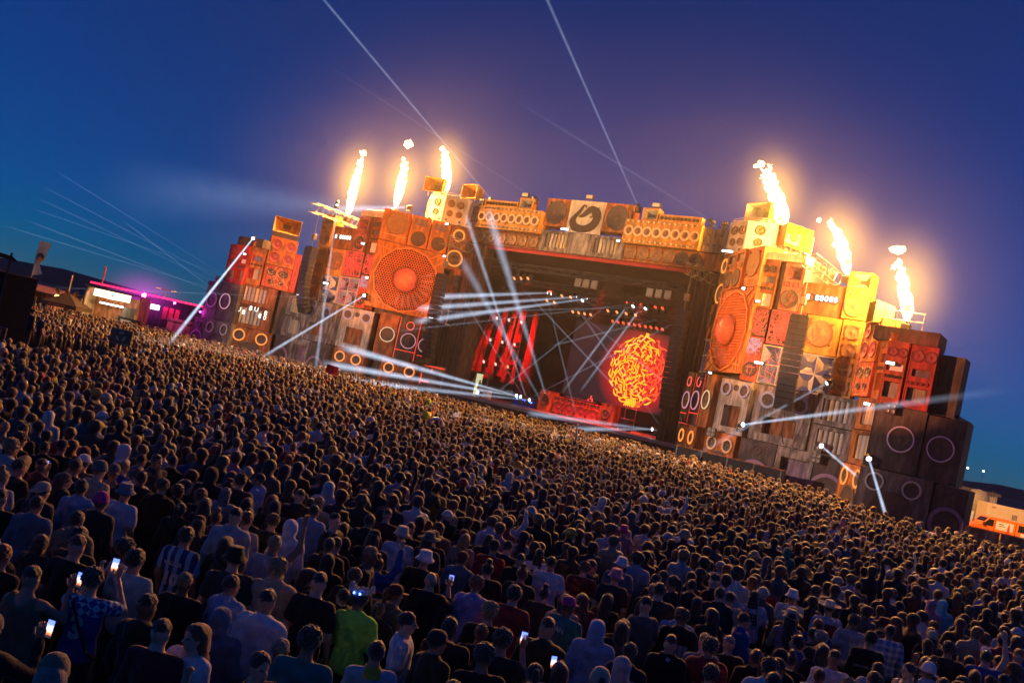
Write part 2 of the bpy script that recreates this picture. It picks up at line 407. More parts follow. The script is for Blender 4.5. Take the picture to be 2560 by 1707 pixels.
# ---- the big fan panels
def hex_grille(R0, r1, rh):
    mb = MB(); w = .036
    dx = rh * math.sqrt(3); dz = rh * 1.5; nrow = int(R0 / dz) + 1
    for j in range(-nrow, nrow + 1):
        for i in range(-int(R0 / dx) - 1, int(R0 / dx) + 2):
            cx = i * dx + (j % 2) * dx / 2; cz = j * dz; d = math.hypot(cx, cz)
            a = math.atan2(cz, cx); lim = R0 * math.cos(math.pi / 12) / math.cos((a % (math.pi / 6)) - math.pi / 12)
            if d > lim - rh * .6 or d < r1: continue
            V = []; F = []
            for q_ in range(6):
                t = math.pi / 6 + q_ * math.pi / 3
                V += [(cx + rh * math.cos(t), -.12, cz + rh * math.sin(t)), (cx + (rh - w) * math.cos(t), -.12, cz + (rh - w) * math.sin(t)), (cx + (rh - w) * math.cos(t), -.02, cz + (rh - w) * math.sin(t))]
            for q_ in range(6):
                n_ = (q_ + 1) % 6; F += [(q_ * 3, n_ * 3, n_ * 3 + 1, q_ * 3 + 1), (q_ * 3 + 1, n_ * 3 + 1, n_ * 3 + 2, q_ * 3 + 2)]
            mb.add(V, F)
    return mb
GRILLE = None
def fan_panel(side):
    global GRILLE
    lab = {-1: 'large square fan panel with honeycomb grille and dome on the left tower', 1: 'large square fan panel with honeycomb grille and dome on the right tower'}[side]
    o = cab(lab, side, FAN, 0, 7.5, 8.95, 16.1, 1.2, PLY, (), name='fan_panel', cat='fan panel')
    cz = 3.55; cx = 0
    if GRILLE is None: GRILLE = hex_grille(3.35, 1.3, .16).mesh('grille')
    # dark recessed bowl behind the grille with radial blades
    obj('bowl', MB().lathe([(3.38, -.015), (2.2, -.008), (1.3, -.012)], 12), mat('bowl_board', (0.045, 0.014, 0.012), 0.8, var=0.6, scale=0.8), o, loc=(cx, 0, cz))
    obj('grille', GRILLE, mat('grille_orange', (0.60, 0.13, 0.035), 0.6, var=0.35, scale=0.7), o, loc=(cx, 0, cz))
    bl = mat('fan_blade_blue', (0.16, 0.15, 0.22), 0.6, var=0.3)
    for i in range(9):
        t = side * (-1.9 + i * .24) + (0 if side > 0 else math.pi) ; t = -1.75 + i * .27 if side < 0 else math.pi + 1.75 - i * .27
        c_, s_ = math.cos(t), math.sin(t); w = .11
        obj('blade', MB().add([(c_ * 1.7 - s_ * w, -.03, s_ * 1.7 + c_ * w), (c_ * 2.9 - s_ * w * 1.5, -.03, s_ * 2.9 + c_ * w * 1.5), (c_ * 2.9 + s_ * w * 1.5, -.14, s_ * 2.9 - c_ * w * 1.5), (c_ * 1.7 + s_ * w, -.14, s_ * 1.7 - c_ * w)], [(0, 1, 2, 3)]), bl, o, loc=(cx, 0, cz))
    fr = MB(); pr = .12
    for i in range(12):
        a, b = math.pi / 6 * i, math.pi / 6 * (i + 1); r1, r2 = 3.36, 3.50
        fr.add([(r1 * math.cos(a), -.16, r1 * math.sin(a)), (r2 * math.cos(a), -.16, r2 * math.sin(a)), (r2 * math.cos(b), -.16, r2 * math.sin(b)), (r1 * math.cos(b), -.16, r1 * math.sin(b)),
                (r1 * math.cos(a), 0, r1 * math.sin(a)), (r2 * math.cos(a), 0, r2 * math.sin(a)), (r2 * math.cos(b), 0, r2 * math.sin(b)), (r1 * math.cos(b), 0, r1 * math.sin(b))],
               [(0, 1, 2, 3), (0, 3, 7, 4), (1, 5, 6, 2)])
    obj('rim', fr, mat('rim_orange', (0.66, 0.20, 0.05), 0.6, var=0.2), o, loc=(cx, 0, cz))
    # struts from the rim to the corners
    st = mat('rim_orange', (0.7, .3, .11))
    for sx in (-1, 1):
        for sz in (-1, 1):
            for da in (.0, .3):
                a = math.atan2(sz, sx) + (da - .15); p0 = (3.45 * math.cos(a), -.08, 3.45 * math.sin(a)); p1 = (sx * (3.62 - (da > 0) * .5), -.08, sz * (3.45 - (da == 0) * .5))
                obj('strut', MB().tube([p0, p1], .06, 4), st, o, loc=(cx, 0, cz))
    dome = MB().lathe([(1.25 * math.cos(t), -.1 - 1.0 * math.sin(t)) for t in [math.pi / 2 * i / 10 for i in range(11)]], 36)
    obj('dome', dome, mat('dome_paint', (0.60, 0.20, 0.11), 0.5, var=0.35, scale=1.2), o, smooth=True, loc=(cx, 0, cz))
    obj('dome_collar', MB().lathe([(1.38, 0), (1.38, -.2), (1.27, -.2), (1.27, 0)], 36), PLYD, o, loc=(cx, 0, cz))
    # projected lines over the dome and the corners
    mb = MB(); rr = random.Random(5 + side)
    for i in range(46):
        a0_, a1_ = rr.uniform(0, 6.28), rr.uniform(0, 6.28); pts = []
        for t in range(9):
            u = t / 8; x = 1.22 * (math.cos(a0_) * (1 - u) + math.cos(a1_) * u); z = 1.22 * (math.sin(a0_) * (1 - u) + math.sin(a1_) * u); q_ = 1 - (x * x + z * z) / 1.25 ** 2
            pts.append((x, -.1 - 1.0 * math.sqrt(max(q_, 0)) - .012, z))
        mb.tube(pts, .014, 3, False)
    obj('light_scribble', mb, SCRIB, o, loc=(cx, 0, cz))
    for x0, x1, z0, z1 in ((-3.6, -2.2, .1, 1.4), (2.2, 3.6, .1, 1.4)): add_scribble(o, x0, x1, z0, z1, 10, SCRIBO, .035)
    return o
for sd in (-1, 1): fan_panel(sd)

def tower(sd):
    t = SIDE[sd] + ' tower'
    orange = PLY; B = {}
    # row above the fan
    cab('cabinet with one very large round driver at the upper outer corner of the ' + t, sd, FAN, 4.5, 7.5, 16.15, 19.5, 1.6, orange, [('disc', 5.85, 18.15, 1.12, CONEO, True), ('line', [(4.6, 16.85), (7.4, 16.85)], SCRIBO, .05)])
    cab('cabinet with mauve window above a dark round driver over the fan, ' + t, sd, FAN, 2.35, 4.45, 16.15, 19.5, 1.5, orange, [('disc', 3.35, 17.05, .76), ('win', 2.7, 4.1, 18.45, 19.2, .25, PURP), ('disc', 2.85, 18.1, .22, CONEO), ('disc', 3.95, 18.1, .22, CONEO)], dk=.25)
    cab('inner cabinet with mauve window above a dark round driver over the fan, ' + t, sd, FAN, .2, 2.25, 16.15, 19.5, 1.5, orange, [('disc', 1.15, 17.05, .72), ('win', .5, 1.9, 18.45, 19.2, .25, PURP), ('disc', .65, 18.1, .2, CONEO), ('disc', 1.7, 18.1, .2, CONEO)])
    cab('small cabinet with a single orange ring beside the stage roof, ' + t, sd, FAN, -2.0, .1, 16.95, 19.5, 1.5, PLYD, [('ring', -.85, 18.5, .58, 'orange', .1)], dk=-.3)
    cab('cabinet with large half hidden orange ring behind the inner truss, ' + t, sd, FAN, -2.0, .0, 14.75, 16.9, 1.5, PLYD, [('ring', -.9, 16.0, .82, 'orange', .09)], dk=-.4)
    cab('tall brown cabinet with one round driver between fan and stage opening, ' + t, sd, FAN, -2.9, -1.1, 11.9, 15.0, 1.2, PLYD, [('disc', -1.95, 13.6, .72, CONE, True)], dk=-.2)
    cab('slate blue four pane panel between fan and stage opening, ' + t, sd, FAN, -2.9, -.15, 8.85, 11.85, 1.0, CREAM, [('panes', -2.85, -.2, 8.9, 11.8, BLUEP, mat('slate_blue_light', (.22, .24, .38), .6))], dk=-.25, name='pane_panel', cat='panel')
    # narrow tall stack outside the fan
    cab('narrow cabinet with two small discs over a white lit window, ' + t, sd, FR, 0.02, 1.38, 14.4, 18.4, 1.4, PLYD, [('disc', .35, 17.65, .3, CONE), ('disc', 1.02, 17.65, .3, CONE), ('win', .2, 1.2, 16.5, 17.05, .3, BLUEP)] + [('disc', .25 + .3 * i, 16.05, .11, CONE) for i in range(4)] + [('win', .18, 1.2, 14.6, 15.7, .3, mat('lit_window', (.8, .7, .72), .5))])
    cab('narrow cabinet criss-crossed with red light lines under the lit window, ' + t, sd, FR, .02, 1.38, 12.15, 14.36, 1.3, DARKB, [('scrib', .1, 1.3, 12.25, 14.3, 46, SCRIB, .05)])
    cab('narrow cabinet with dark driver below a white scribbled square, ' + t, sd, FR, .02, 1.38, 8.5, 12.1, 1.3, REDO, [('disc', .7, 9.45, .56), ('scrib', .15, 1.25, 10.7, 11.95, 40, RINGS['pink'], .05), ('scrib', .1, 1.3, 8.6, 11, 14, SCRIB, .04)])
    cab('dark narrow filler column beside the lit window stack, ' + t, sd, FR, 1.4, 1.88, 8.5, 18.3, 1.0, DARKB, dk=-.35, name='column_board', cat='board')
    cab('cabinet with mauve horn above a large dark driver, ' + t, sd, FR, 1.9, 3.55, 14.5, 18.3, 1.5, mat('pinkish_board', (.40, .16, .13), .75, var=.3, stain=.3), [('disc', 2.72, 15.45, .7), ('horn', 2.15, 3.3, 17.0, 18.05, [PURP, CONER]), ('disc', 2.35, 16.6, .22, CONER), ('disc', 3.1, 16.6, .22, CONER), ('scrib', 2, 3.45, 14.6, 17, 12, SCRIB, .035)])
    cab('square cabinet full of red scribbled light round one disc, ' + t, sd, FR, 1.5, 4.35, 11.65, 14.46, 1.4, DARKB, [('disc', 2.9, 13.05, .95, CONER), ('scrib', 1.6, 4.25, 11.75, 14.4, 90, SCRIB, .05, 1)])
    cab('slate blue four pane panel with red light streaks, ' + t, sd, FR, 1.42, 4.4, 8.5, 11.6, 1.0, CREAM, [('panes', 1.5, 4.32, 8.58, 11.52, BLUEP, mat('slate_blue_light', (.22, .24, .38))), ('scrib', 1.6, 4.2, 8.7, 11.5, 16, SCRIB, .035)], name='pane_panel', cat='panel')
    d = cab('brown cabinet with a row of white digits under the outer truss, ' + t, sd, FR, 3.6, 6.9, 14.5, 16.95, 1.5, PLYD, [('disc', 4.35, 15.8, .34, CONE), ('disc', 5.3, 15.8, .34, CONE), ('disc', 6.2, 15.8, .34, CONE)])
    for i, ch in enumerate('8 88080'):
        if ch != ' ': text('digit', ch, .62, LITDIG, d, (-1.1 + i * .36, -.14, 1.28), (R(90), 0, 0), .01, .012)
    cab('orange cabinet with large disc and angled clamps, ' + t, sd, FR, 4.42, 7.1, 11.5, 14.46, 1.5, YEL, [('disc', 5.65, 13.1, 1.0, CONEO, True), ('scrib', 4.5, 5.6, 12, 14.2, 12, SCRIB, .03)])
    cab('blue and cream pinwheel panel of four horns, ' + t, sd, FR, 4.45, 7.15, 8.3, 11.45, 1.2, CREAM, [('panes', 4.52, 7.08, 8.38, 11.37, CREAM, mat('deep_blue_panel', (.07, .09, .24), .6, var=.2))], name='pane_panel', cat='panel')
    cab('tall yellow cabinet with horn, two small cones and large disc, ' + t, sd, FR, 6.98, 8.8, 14.5, 18.15, 1.5, YEL, [('horn', 7.2, 8.6, 16.95, 18.0, [CREAM, YEL]), ('disc', 7.35, 16.55, .2, CONEO), ('disc', 8.35, 16.55, .2, CONEO), ('disc', 7.85, 15.45, .78, CONEO)], dk=.25)
    cab('tall narrow cabinet with a column of four clamped discs, ' + t, sd, FR, 7.2, 8.8, 8.4, 14.46, 1.3, YEL, [('disc', 8.0, 9.25 + 1.42 * i, .55, CONEO, True) for i in range(4)], dk=.1)
    cab('cream plinth on top of the narrow stacks, ' + t, sd, FR, .0, 3.4, 18.42, 19.0, 2.0, CREAM, name='plinth', cat='plinth')
    # concrete tier
    cab('pale cabinet with two blue rings above a deep recess, ' + t, sd, CA, -1.75, 1.75, 4.08, 8.4, 2.2, CONC2, [('ring', -1.0, 7.6, .5, 'blue', .09), ('ring', 1.05, 7.6, .5, 'blue', .09), ('disc', .05, 7.75, .24), ('win', -.95, .95, 4.6, 6.3, .9, PLYD)])
    cab('wide grey cabinet with two blue rings over a wide recess, ' + t, sd, (25, 7.5, 0), -1.6, 2.9, 4.08, 8.35, 2.2, CONC, [('ring', -.6, 7.25, .55, 'blue', .1), ('ring', 1.9, 7.25, .55, 'blue', .1), ('win', -.7, 1.9, 4.7, 6.0, .9, PLYD)])
    for i, (za, zb, w_) in enumerate(((6.25, 8.5, 'upper'), (3.95, 6.2, 'lower'))):
        cab(w_ + ' grey cabinet with upright rounded slats in a window, ' + t, sd, (25, 7.4, 0), 3.0, 5.95, za, zb, 1.6, CONC, [('slats', 3.5, 5.5, za + .35, zb - .3, 5)])
    cab('cabinet with one cream ring under the fan, ' + t, sd, LOW, 2.45, 4.5, 4.1, 8.6, 1.6, PLYD, [('ring', 3.4, 6.4, .75, 'cream', .05)])
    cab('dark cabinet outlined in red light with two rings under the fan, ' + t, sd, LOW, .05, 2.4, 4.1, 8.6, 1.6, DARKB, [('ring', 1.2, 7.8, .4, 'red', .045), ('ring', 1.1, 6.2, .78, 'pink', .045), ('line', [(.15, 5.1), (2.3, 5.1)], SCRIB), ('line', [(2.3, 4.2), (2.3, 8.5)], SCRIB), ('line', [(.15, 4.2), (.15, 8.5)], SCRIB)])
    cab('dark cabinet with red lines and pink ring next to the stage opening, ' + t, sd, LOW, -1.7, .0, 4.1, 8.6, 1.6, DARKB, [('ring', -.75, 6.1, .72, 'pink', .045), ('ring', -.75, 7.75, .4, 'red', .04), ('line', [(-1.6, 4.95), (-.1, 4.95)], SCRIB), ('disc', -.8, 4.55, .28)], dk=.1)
    # ground tier
    cab('ground tier cabinet with two tan rings above a huge dark disc, ' + t, sd, CA, -1.9, 1.6, 0.0, 4.04, 2.0, PLY if sd > 0 else PLYD, [('ring', -1.0, 3.1, .5, 'orange' if sd < 0 else 'tan', .07), ('ring', .8, 3.1, .5, 'orange' if sd < 0 else 'tan', .07), ('disc', -.1, 1.35, 1.2)], dk=.35)
    cab('ground tier cabinet with two orange rings near the stage, ' + t, sd, LOW, -.6, 3.4, 0.0, 4.06, 1.8, PLYD, [('ring', .3, 3.05, .5, 'orange', .08), ('ring', 2.5, 3.05, .5, 'orange', .08), ('disc', 1.4, 1.25, 1.15)], dk=.25)
    cab('ground tier brown cabinet with mauve arch ring, ' + t, sd, (25, 7.6, 0), -2.0, .85, 0.0, 4.04, 1.8, DARKB, [('disc', -.55, 1.25, 1.0), ('halo', -.55, 1.25, 1.2, 'purple', .13), ('disc', -.6, 3.35, .35)])
    cab('ground tier grey cabinet with deep mauve recess, ' + t, sd, (25, 7.6, 0), .9, 3.75, 0.0, 4.04, 1.8, CONC, [('win', 1.3, 3.35, 1.1, 3.3, .8, PURP)])
    cab('ground tier cabinet with mauve ring near the outer wing, ' + t, sd, (25, 7.6, 0), 3.8, 6.3, 0.0, 3.93, 1.8, DARKB, [('disc', 5.0, 1.5, 1.0), ('halo', 5.0, 1.5, 1.18, 'purple', .13)])
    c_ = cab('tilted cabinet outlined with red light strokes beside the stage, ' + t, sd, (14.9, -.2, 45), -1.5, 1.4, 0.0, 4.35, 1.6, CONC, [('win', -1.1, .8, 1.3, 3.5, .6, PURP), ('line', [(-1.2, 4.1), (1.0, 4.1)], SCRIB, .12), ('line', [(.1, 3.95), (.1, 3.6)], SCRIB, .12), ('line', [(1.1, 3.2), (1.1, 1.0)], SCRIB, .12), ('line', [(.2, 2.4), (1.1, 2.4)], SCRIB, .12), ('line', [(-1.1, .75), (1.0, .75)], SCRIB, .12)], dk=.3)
    # outer wing
    wing = SIDE[sd] + ' wing'
    wo_ = PLY
    cab('slim orange cabinet with two discs over two windows, ' + wing, sd, WA, 2.95, 4.55, 8.6, 13.2, 1.5, wo_, [('disc', 3.35, 12.45, .34, CONEO), ('disc', 4.15, 12.45, .34, CONEO), ('win', 3.3, 4.3, 11.15, 11.75, .3, BLUEP)] + [('disc', 3.25 + .33 * i, 10.75, .12, CONE) for i in range(4)] + [('win', 3.15, 4.4, 9.2, 10.4, .5, CONC2)])
    cab('orange cabinet with four large red discs, ' + wing, sd, WA, -.1, 2.85, 11.2, 14.3, 1.8, wo_, [('disc', .65, 12.05, .56, CONER), ('disc', 2.1, 12.05, .56, CONER), ('disc', .65, 13.5, .56, CONER), ('disc', 2.1, 13.5, .56, CONER)], dk=.2)
    cab('orange cabinet with four oval ports below the four discs, ' + wing, sd, WA, -.1, 2.85, 8.7, 11.15, 1.8, REDO, [('oval', .75, 10.4, .38, CONE, 1.3), ('oval', 2.1, 10.4, .38, CONE, 1.3), ('oval', .85, 9.4, .24, CONE, 1.1), ('oval', 2.0, 9.4, .24, CONE, 1.1), ('scrib', 0, 2.7, 8.8, 11, 14, SCRIBO, .04)], dk=.2)
    cab('red scribbled side board facing the tower, ' + wing, sd, WA, -.8, -.13, 8.7, 13.0, .5, RED, [('scrib', -.75, -.2, 8.8, 12.9, 24, SCRIB, .03)], name='side_board', cat='board')
    for i, (za, zb, w_) in enumerate(((6.4, 8.65, 'upper'), (3.95, 6.35, 'lower'))):
        c_ = cab(w_ + ' wooden cabinet of upright slats on the inner face, ' + wing, sd, WA, .9, 5.0, za, zb, 1.6, PLYD, [('slats', 1.9, 4.4, za + .35, zb - .3, 6)])
        if sd < 0 and i == 1:
            for j, (ch, gx, gz) in enumerate((('U', -1.55, 1.7), ('8', -1.0, 1.5), ('8', -.35, 2.1), ('U', .25, 2.1), ('8', .75, 1.5), ('8', 1.3, 1.9), ('0', 1.3, 1.4))): text('digit', ch, .7, LITDIG, c_, (gx, -.06, gz), (R(90), 0, 0), .006, .0)  # projected digits, built as glowing lettering
    cab('ground tier cabinet with two orange rings and a huge disc, ' + wing, sd, WA, .4, 4.95, 0.0, 3.9, 1.9, PLYD if sd < 0 else PLY, [('ring', 1.5, 3.0, .58, 'orange', .08), ('ring', 3.9, 3.0, .58, 'orange', .08), ('disc', 2.7, 1.15, 1.3)], dk=.1)
    front_m = REDO if sd > 0 else RED
    cab('red cabinet with a lamp lit window and grey recess, ' + wing, sd, WF, .02, 1.4, 8.35, 12.6, 1.5, front_m, [('disc', .4, 11.85, .32, CONER), ('disc', 1.05, 11.85, .32, CONER), ('win', .2, 1.25, 10.6, 11.1, .3, mat('lit_window', (.8, .7, .72)))] + [('disc', .3 + .27 * i, 10.2, .11, CONE) for i in range(4)] + [('win', .25, 1.2, 8.8, 9.85, .5, CONC)])
    cab('bright red cabinet with two discs, window and wide recess, ' + wing, sd, WF, 1.55, 3.25, 8.3, 12.55, 1.5, RED, [('disc', 2.0, 11.8, .4, CONER), ('disc', 2.8, 11.8, .4, CONER), ('win', 1.85, 2.95, 10.45, 10.95, .3, PURP)] + [('disc', 1.85 + .34 * i, 10.0, .12, CONER) for i in range(4)] + [('win', 1.75, 3.05, 8.8, 9.7, .5, CONC)])
    cab('plain dark brown box at the outer end behind the red cabinet, ' + wing, sd, WF, 3.3, 4.7, 8.25, 12.3, 2.0, DARKB, dk=-1.2)
    cab('dark roof box carrying the rear horn, ' + wing, sd, WF, -1.2, 3.0, 12.64, 13.6, 2.6, DARKB, dk=-.6, name='roof_box', cat='box')
    cab('large dark cabinet with one thin lilac ring, ' + wing, sd, WF, .02, 3.32, 4.06, 8.28, 2.4, DARKB, [('ring', 2.0, 6.2, .82, 'lilac' if sd > 0 else 'pink', .045)])
    cab('outermost dark cabinet with one thin lilac ring, ' + wing, sd, WF, 3.38, 5.75, 3.95, 8.15, 2.4, DARKB, [('ring', 4.45, 6.1, .8, 'lilac', .04)], dk=-.15)
    cab('ground tier dark cabinet with two grey rings over a huge disc, ' + wing, sd, WF, -.1, 4.5, 0.0, 4.0, 2.6, mat('brown_grey_board', (.17, .135, .125), .85, var=.25, stain=.3), [('ring', .95, 3.15, .55, 'grey', .06), ('ring', 3.3, 3.1, .55, 'grey', .06), ('disc', 2.2, 1.3, 1.35)], dk=.15)
    cab('ground tier outermost dark cabinet with dim mauve ring, ' + wing, sd, WF, 4.6, 6.6, 0.0, 3.9, 2.4, DARKB, [('disc', 5.6, 1.5, .75), ('halo', 5.6, 1.5, .95, 'purple', .12), ('disc', 5.6, 3.2, .3)], dk=-.05)
for sd in (-1, 1): tower(sd)

# ---- faceted drum with round ports and horns on each tower
def drum(sd):
    cx, ck, rad = 18.0, -2.6, 3.75
    z0, z1 = 19.55, 22.5
    o = empty('port_drum', SK(sd * cx, ck, z0), rotz()); tag(o, 'faceted cream drum of round ports on top of the ' + SIDE[sd] + ' tower', 'speaker drum')
    angs = [-118 + 38 * i for i in range(7)]   # facet edges measured from +N, positive to outer side
    P = lambda a: (sd * rad * math.sin(R(a + 30)), -rad * math.cos(R(a + 30)))
    h = z1 - z0
    for i in range(6):
        a, b = P(angs[i]), P(angs[i + 1])
        if sd < 0: a, b = b, a
        x0, y0 = a; x1, y1 = b; w = math.hypot(x1 - x0, y1 - y0)
        f = obj('facet', shell(w - .02, h, .3, []), CREAM if i % 2 else WHITEP, o, loc=((x0 + x1) / 2, (y0 + y1) / 2, 0), rot=(0, 0, math.atan2(y1 - y0, x1 - x0)))
        for (px, pz, r_) in ((0, 2.2, .42), (0, 1.15, .33)) if i % 2 == 0 else ((-.5, 2.15, .38), (.55, 2.15, .38), (-.5, 1.1, .33), (.55, 1.1, .33)):
            add_disc(f, px, pz, r_, CONEO)
        for px in (-.75, .75): add_disc(f, px, .35, .1, CONE)
    poly = [P(a) for a in angs]
    obj('roof', MB().add([(x, y, h) for x, y in poly] + [(x, y, h - .1) for x, y in poly], [tuple(range(7)) if sd < 0 else tuple(range(6, -1, -1))] + [(i, (i + 1) % 7, 7 + (i + 1) % 7, 7 + i) for i in range(7)]), CREAM, o)
    obj('rail', MB().tube([(x * .95, y * .95, h + .35) for x, y in poly], .03, 5).tube([(x * .95, y * .95, h + .15) for x, y in poly], .03, 5), STEEL, o)
    for i, (x, y) in enumerate(poly): obj('rail_post', MB().tube([(x * .95, y * .95, h), (x * .95, y * .95, h + .4)], .03, 5), STEEL, o)
for sd in (-1, 1): drum(sd)
def horn_box(label, loc, rz, w, h, d, m_in, m_out, base=0.0):
    """rectangular horn mouth: flaring shell with thickness and a throat"""
    o = empty('horn_loudspeaker', loc, rz); tag(o, label, 'horn loudspeaker')
    t = .3; mb = MB(); x0, x1 = -w / 2, w / 2; ix, iz = w * t / 2, h * t / 2; cz = h / 2
    F_ = [(x0, 0, 0), (x1, 0, 0), (x1, 0, h), (x0, 0, h)]; I_ = [(-ix, d * .8, cz - iz), (ix, d * .8, cz - iz), (ix, d * .8, cz + iz), (-ix, d * .8, cz + iz)]
    for i in range(4):
        j = (i + 1) % 4; obj('horn_wall', MB().quad(F_[i], F_[j], I_[j], I_[i]), m_in, o)
    obj('throat', MB().quad(*I_), LITDIG if base < 0 else CONE, o)
    e = .06
    G = [(x0 - e, 0, -e), (x1 + e, 0, -e), (x1 + e, 0, h + e), (x0 - e, 0, h + e)]; K = [(x0 * .75, d, h * .12), (x1 * .75, d, h * .12), (x1 * .75, d, h * .88), (x0 * .75, d, h * .88)]
    mb = MB()
    for i in range(4):
        j = (i + 1) % 4; mb.quad(G[i], K[i], K[j], G[j]); mb.quad(F_[i], F_[j], G[j], G[i])
    mb.quad(*K[::-1]); obj('outer_shell', mb, m_out, o)
    if base > 0: obj('base_box', MB().bbox(x0, x1, .1, d, -base - .06, -.06, .03), BLACK, o)
    for sx in (-1, 1): obj('stand_leg', MB().box(sx * w * .3 - .05, sx * w * .3 + .05, d * .3, d * .3 + .1, -.5 if base <= 0 else -.4, h * .12), STEEL, o)
    return o
horn_box('yellow horn on the left tower roof, outer of the pair', SK(-20.1, .2, 23.05), rotz(-20), 2.3, 1.5, 1.5, YEL, YEL)
horn_box('yellow horn on the left tower roof, inner of the pair', SK(-16.3, -1.3, 22.95), rotz(10), 2.4, 1.5, 1.5, YEL, YEL)
horn_box('white lit horn beside the tallest flame on the right tower', SK(17.1, -.6, 23.0), rotz(25), 2.9, 1.55, 1.5, CREAM, YEL)
horn_box('orange horn turned away at the back of the right tower roof', SK(21.6, .2, 20.6), rotz(-60), 2.8, 1.9, 1.6, YEL, YEL)
horn_box('grey and yellow horn on a black base on the left wing', SK(-32.0, 8.9, 14.95), rotz(-50), 2.85, 1.6, 1.6, YEL, CONC, .6)
horn_box('yellow horn turned sideways on the right wing roof', SK(31.2, 9.8, 13.95), rotz(60), 1.7, 1.45, 1.4, YEL, YEL)

# ================================================================== HEADER OVER THE STAGE OPENING
HC = -.5
def header():
    m_row = YEL
    cab('centre header cabinet with two huge round drivers either side of a dragon emblem', 1, HD, HC - 5, HC + 5, 20.72, 23.6, 1.6, PLY, [('disc', HC - 3.65, 22.15, 1.18, CONE, True), ('disc', HC + 3.55, 22.15, 1.18, CONE, True)])
    e = cab('cream board with black dragon emblem above the stage opening', 1, HD, HC - 2.0, HC + 2.0, 20.3, 23.58, .12, CREAM, (), dk=.14, name='emblem_board', cat='emblem board')
    def stroke(pts, ws):
        V = []; F = []
        # smooth the centre line
        P = []; Wd = []
        n = len(pts)
        for i in range(n - 1):
            p0, p1, p2, p3 = [np.array(pts[max(0, min(n - 1, i + d))], float) for d in (-1, 0, 1, 2)]
            for t in (0, .25, .5, .75):
                P.append(.5 * ((2 * p1) + (-p0 + p2) * t + (2 * p0 - 5 * p1 + 4 * p2 - p3) * t * t + (-p0 + 3 * p1 - 3 * p2 + p3) * t ** 3)); Wd.append(ws[i] * (1 - t) + ws[i + 1] * t)
        P.append(np.array(pts[-1], float)); Wd.append(ws[-1])
        for i, p in enumerate(P):
            d = P[min(i + 1, len(P) - 1)] - P[max(i - 1, 0)]; d = d / (np.linalg.norm(d) + 1e-9); nrm = np.array((-d[1], d[0]))
            for sg in (1, -1):
                q_ = p + nrm * Wd[i] / 2 * sg; V.append(((q_[0] - 1060) / 68, -.06, (300 - q_[1]) / 80 + 1.62))
        for i in range(len(P) - 1): F.append((2 * i, 2 * i + 1, 2 * i + 3, 2 * i + 2))
        return MB().add(V, F)
    ink = mat('emblem_black', (.035, .022, .02), .7, var=.6, scale=4)
    obj('dragon_body', stroke([(1045, 228), (1052, 212), (1030, 208), (1022, 228), (1005, 262), (978, 300), (966, 345), (995, 388), (1060, 398), (1120, 372), (1150, 315), (1138, 258), (1098, 232), (1068, 258), (1040, 288), (1008, 300)], [4, 12, 15, 20, 28, 34, 52, 64, 58, 66, 62, 70, 52, 46, 34, 12]), ink, e)
    for pts, ws in (([(1098, 300), (1120, 290), (1140, 296)], [16, 10, 4]), ([(1118, 222), (1145, 232), (1152, 210)], [14, 12, 3]), ([(1080, 395), (1100, 408), (1122, 404)], [18, 10, 4]), ([(975, 300), (950, 330), (945, 320)], [12, 8, 2]), ([(1110, 285), (1130, 272), (1150, 280)], [10, 6, 2]), ([(1000, 392), (980, 410), (960, 402)], [14, 8, 2])):
        mb = stroke(pts, ws); mb.v = [(x, y - .012, z) for x, y, z in mb.v]; obj('dragon_leg', mb, ink, e)
    for sd, nm in ((-1, 'left'), (1, 'right')):
        a0 = HC + sd * 4.9; a1 = HC + sd * 12.9; x0, x1 = sorted((a0, a1))
        its = [('halo', HC + sd * (5.5 + i * .98), 20.9, .42, 'tan', .09) for i in range(8)] + [('disc', HC + sd * (5.5 + i * .98), 20.9, .34, CONEO) for i in range(8)]
        its += [('disc', HC + sd * (5.2 + i * .55), zz, .085, CREAM) for i in range(14) for zz in (19.95, 21.85)]
        cab('long yellow header cabinet with a row of eight ringed ports, ' + nm + ' of the emblem', 1, HD, x0, x1, 19.7, 22.05, 2.0, m_row, its, dk=.75)
        cab('plain grey header end box with small studs next to the ' + nm + ' tower', 1, HD, *sorted((HC + sd * 12.95, HC + sd * 16.6)), 19.75, 21.95, 1.5, CONC, [('disc', HC + sd * (13.5 + .6 * i), zz, .12, CONE) for i in range(3) for zz in (20.4, 21.3)], dk=.1)
        its = [('disc', HC + sd * (5.75 + i * 1.36), 18.9, .62, CONE if i > 3 else CONEO, i < 4) for i in range(6)]
        cab('lower header belt with six round drivers, ' + nm + ' half', 1, HD, *sorted((HC + sd * 5.0, HC + sd * 16.4)), 18.1, 19.65, 1.3, PLY if sd > 0 else PLYD, its)
        cab('small square horn box on the header, ' + nm + ' of the emblem', 1, HD, *sorted((HC + sd * 6.4, HC + sd * 8.1)), 22.07, 23.3, 1.0, YEL, [('horn', *sorted((HC + sd * 6.55, HC + sd * 7.95)), 22.2, 23.15, [CREAM, CONC])], dk=.5)
        cab('long low strip with ten small ports on the header, ' + nm + ' of the emblem', 1, HD, *sorted((HC + sd * 8.2, HC + sd * 12.6)), 22.07, 22.8, .8, YEL, [('disc', HC + sd * (8.55 + .41 * i), 22.44, .16, CONE) for i in range(10)], dk=.5)
    cab('centre header belt with two windows of upright slats', 1, HD, HC - 4.98, HC + 4.98, 18.1, 20.28, 1.3, CONC, [('slats', HC - 4.3, HC - 1.7, 18.5, 20.0, 6), ('slats', HC + 1.5, HC + 4.2, 18.5, 20.0, 6)], dk=.02)
    cab('narrow pale stem board under the dragon emblem', 1, HD, HC - .85, HC + .85, 18.2, 20.25, .1, CONC2, dk=.1, name='stem_board', cat='board')
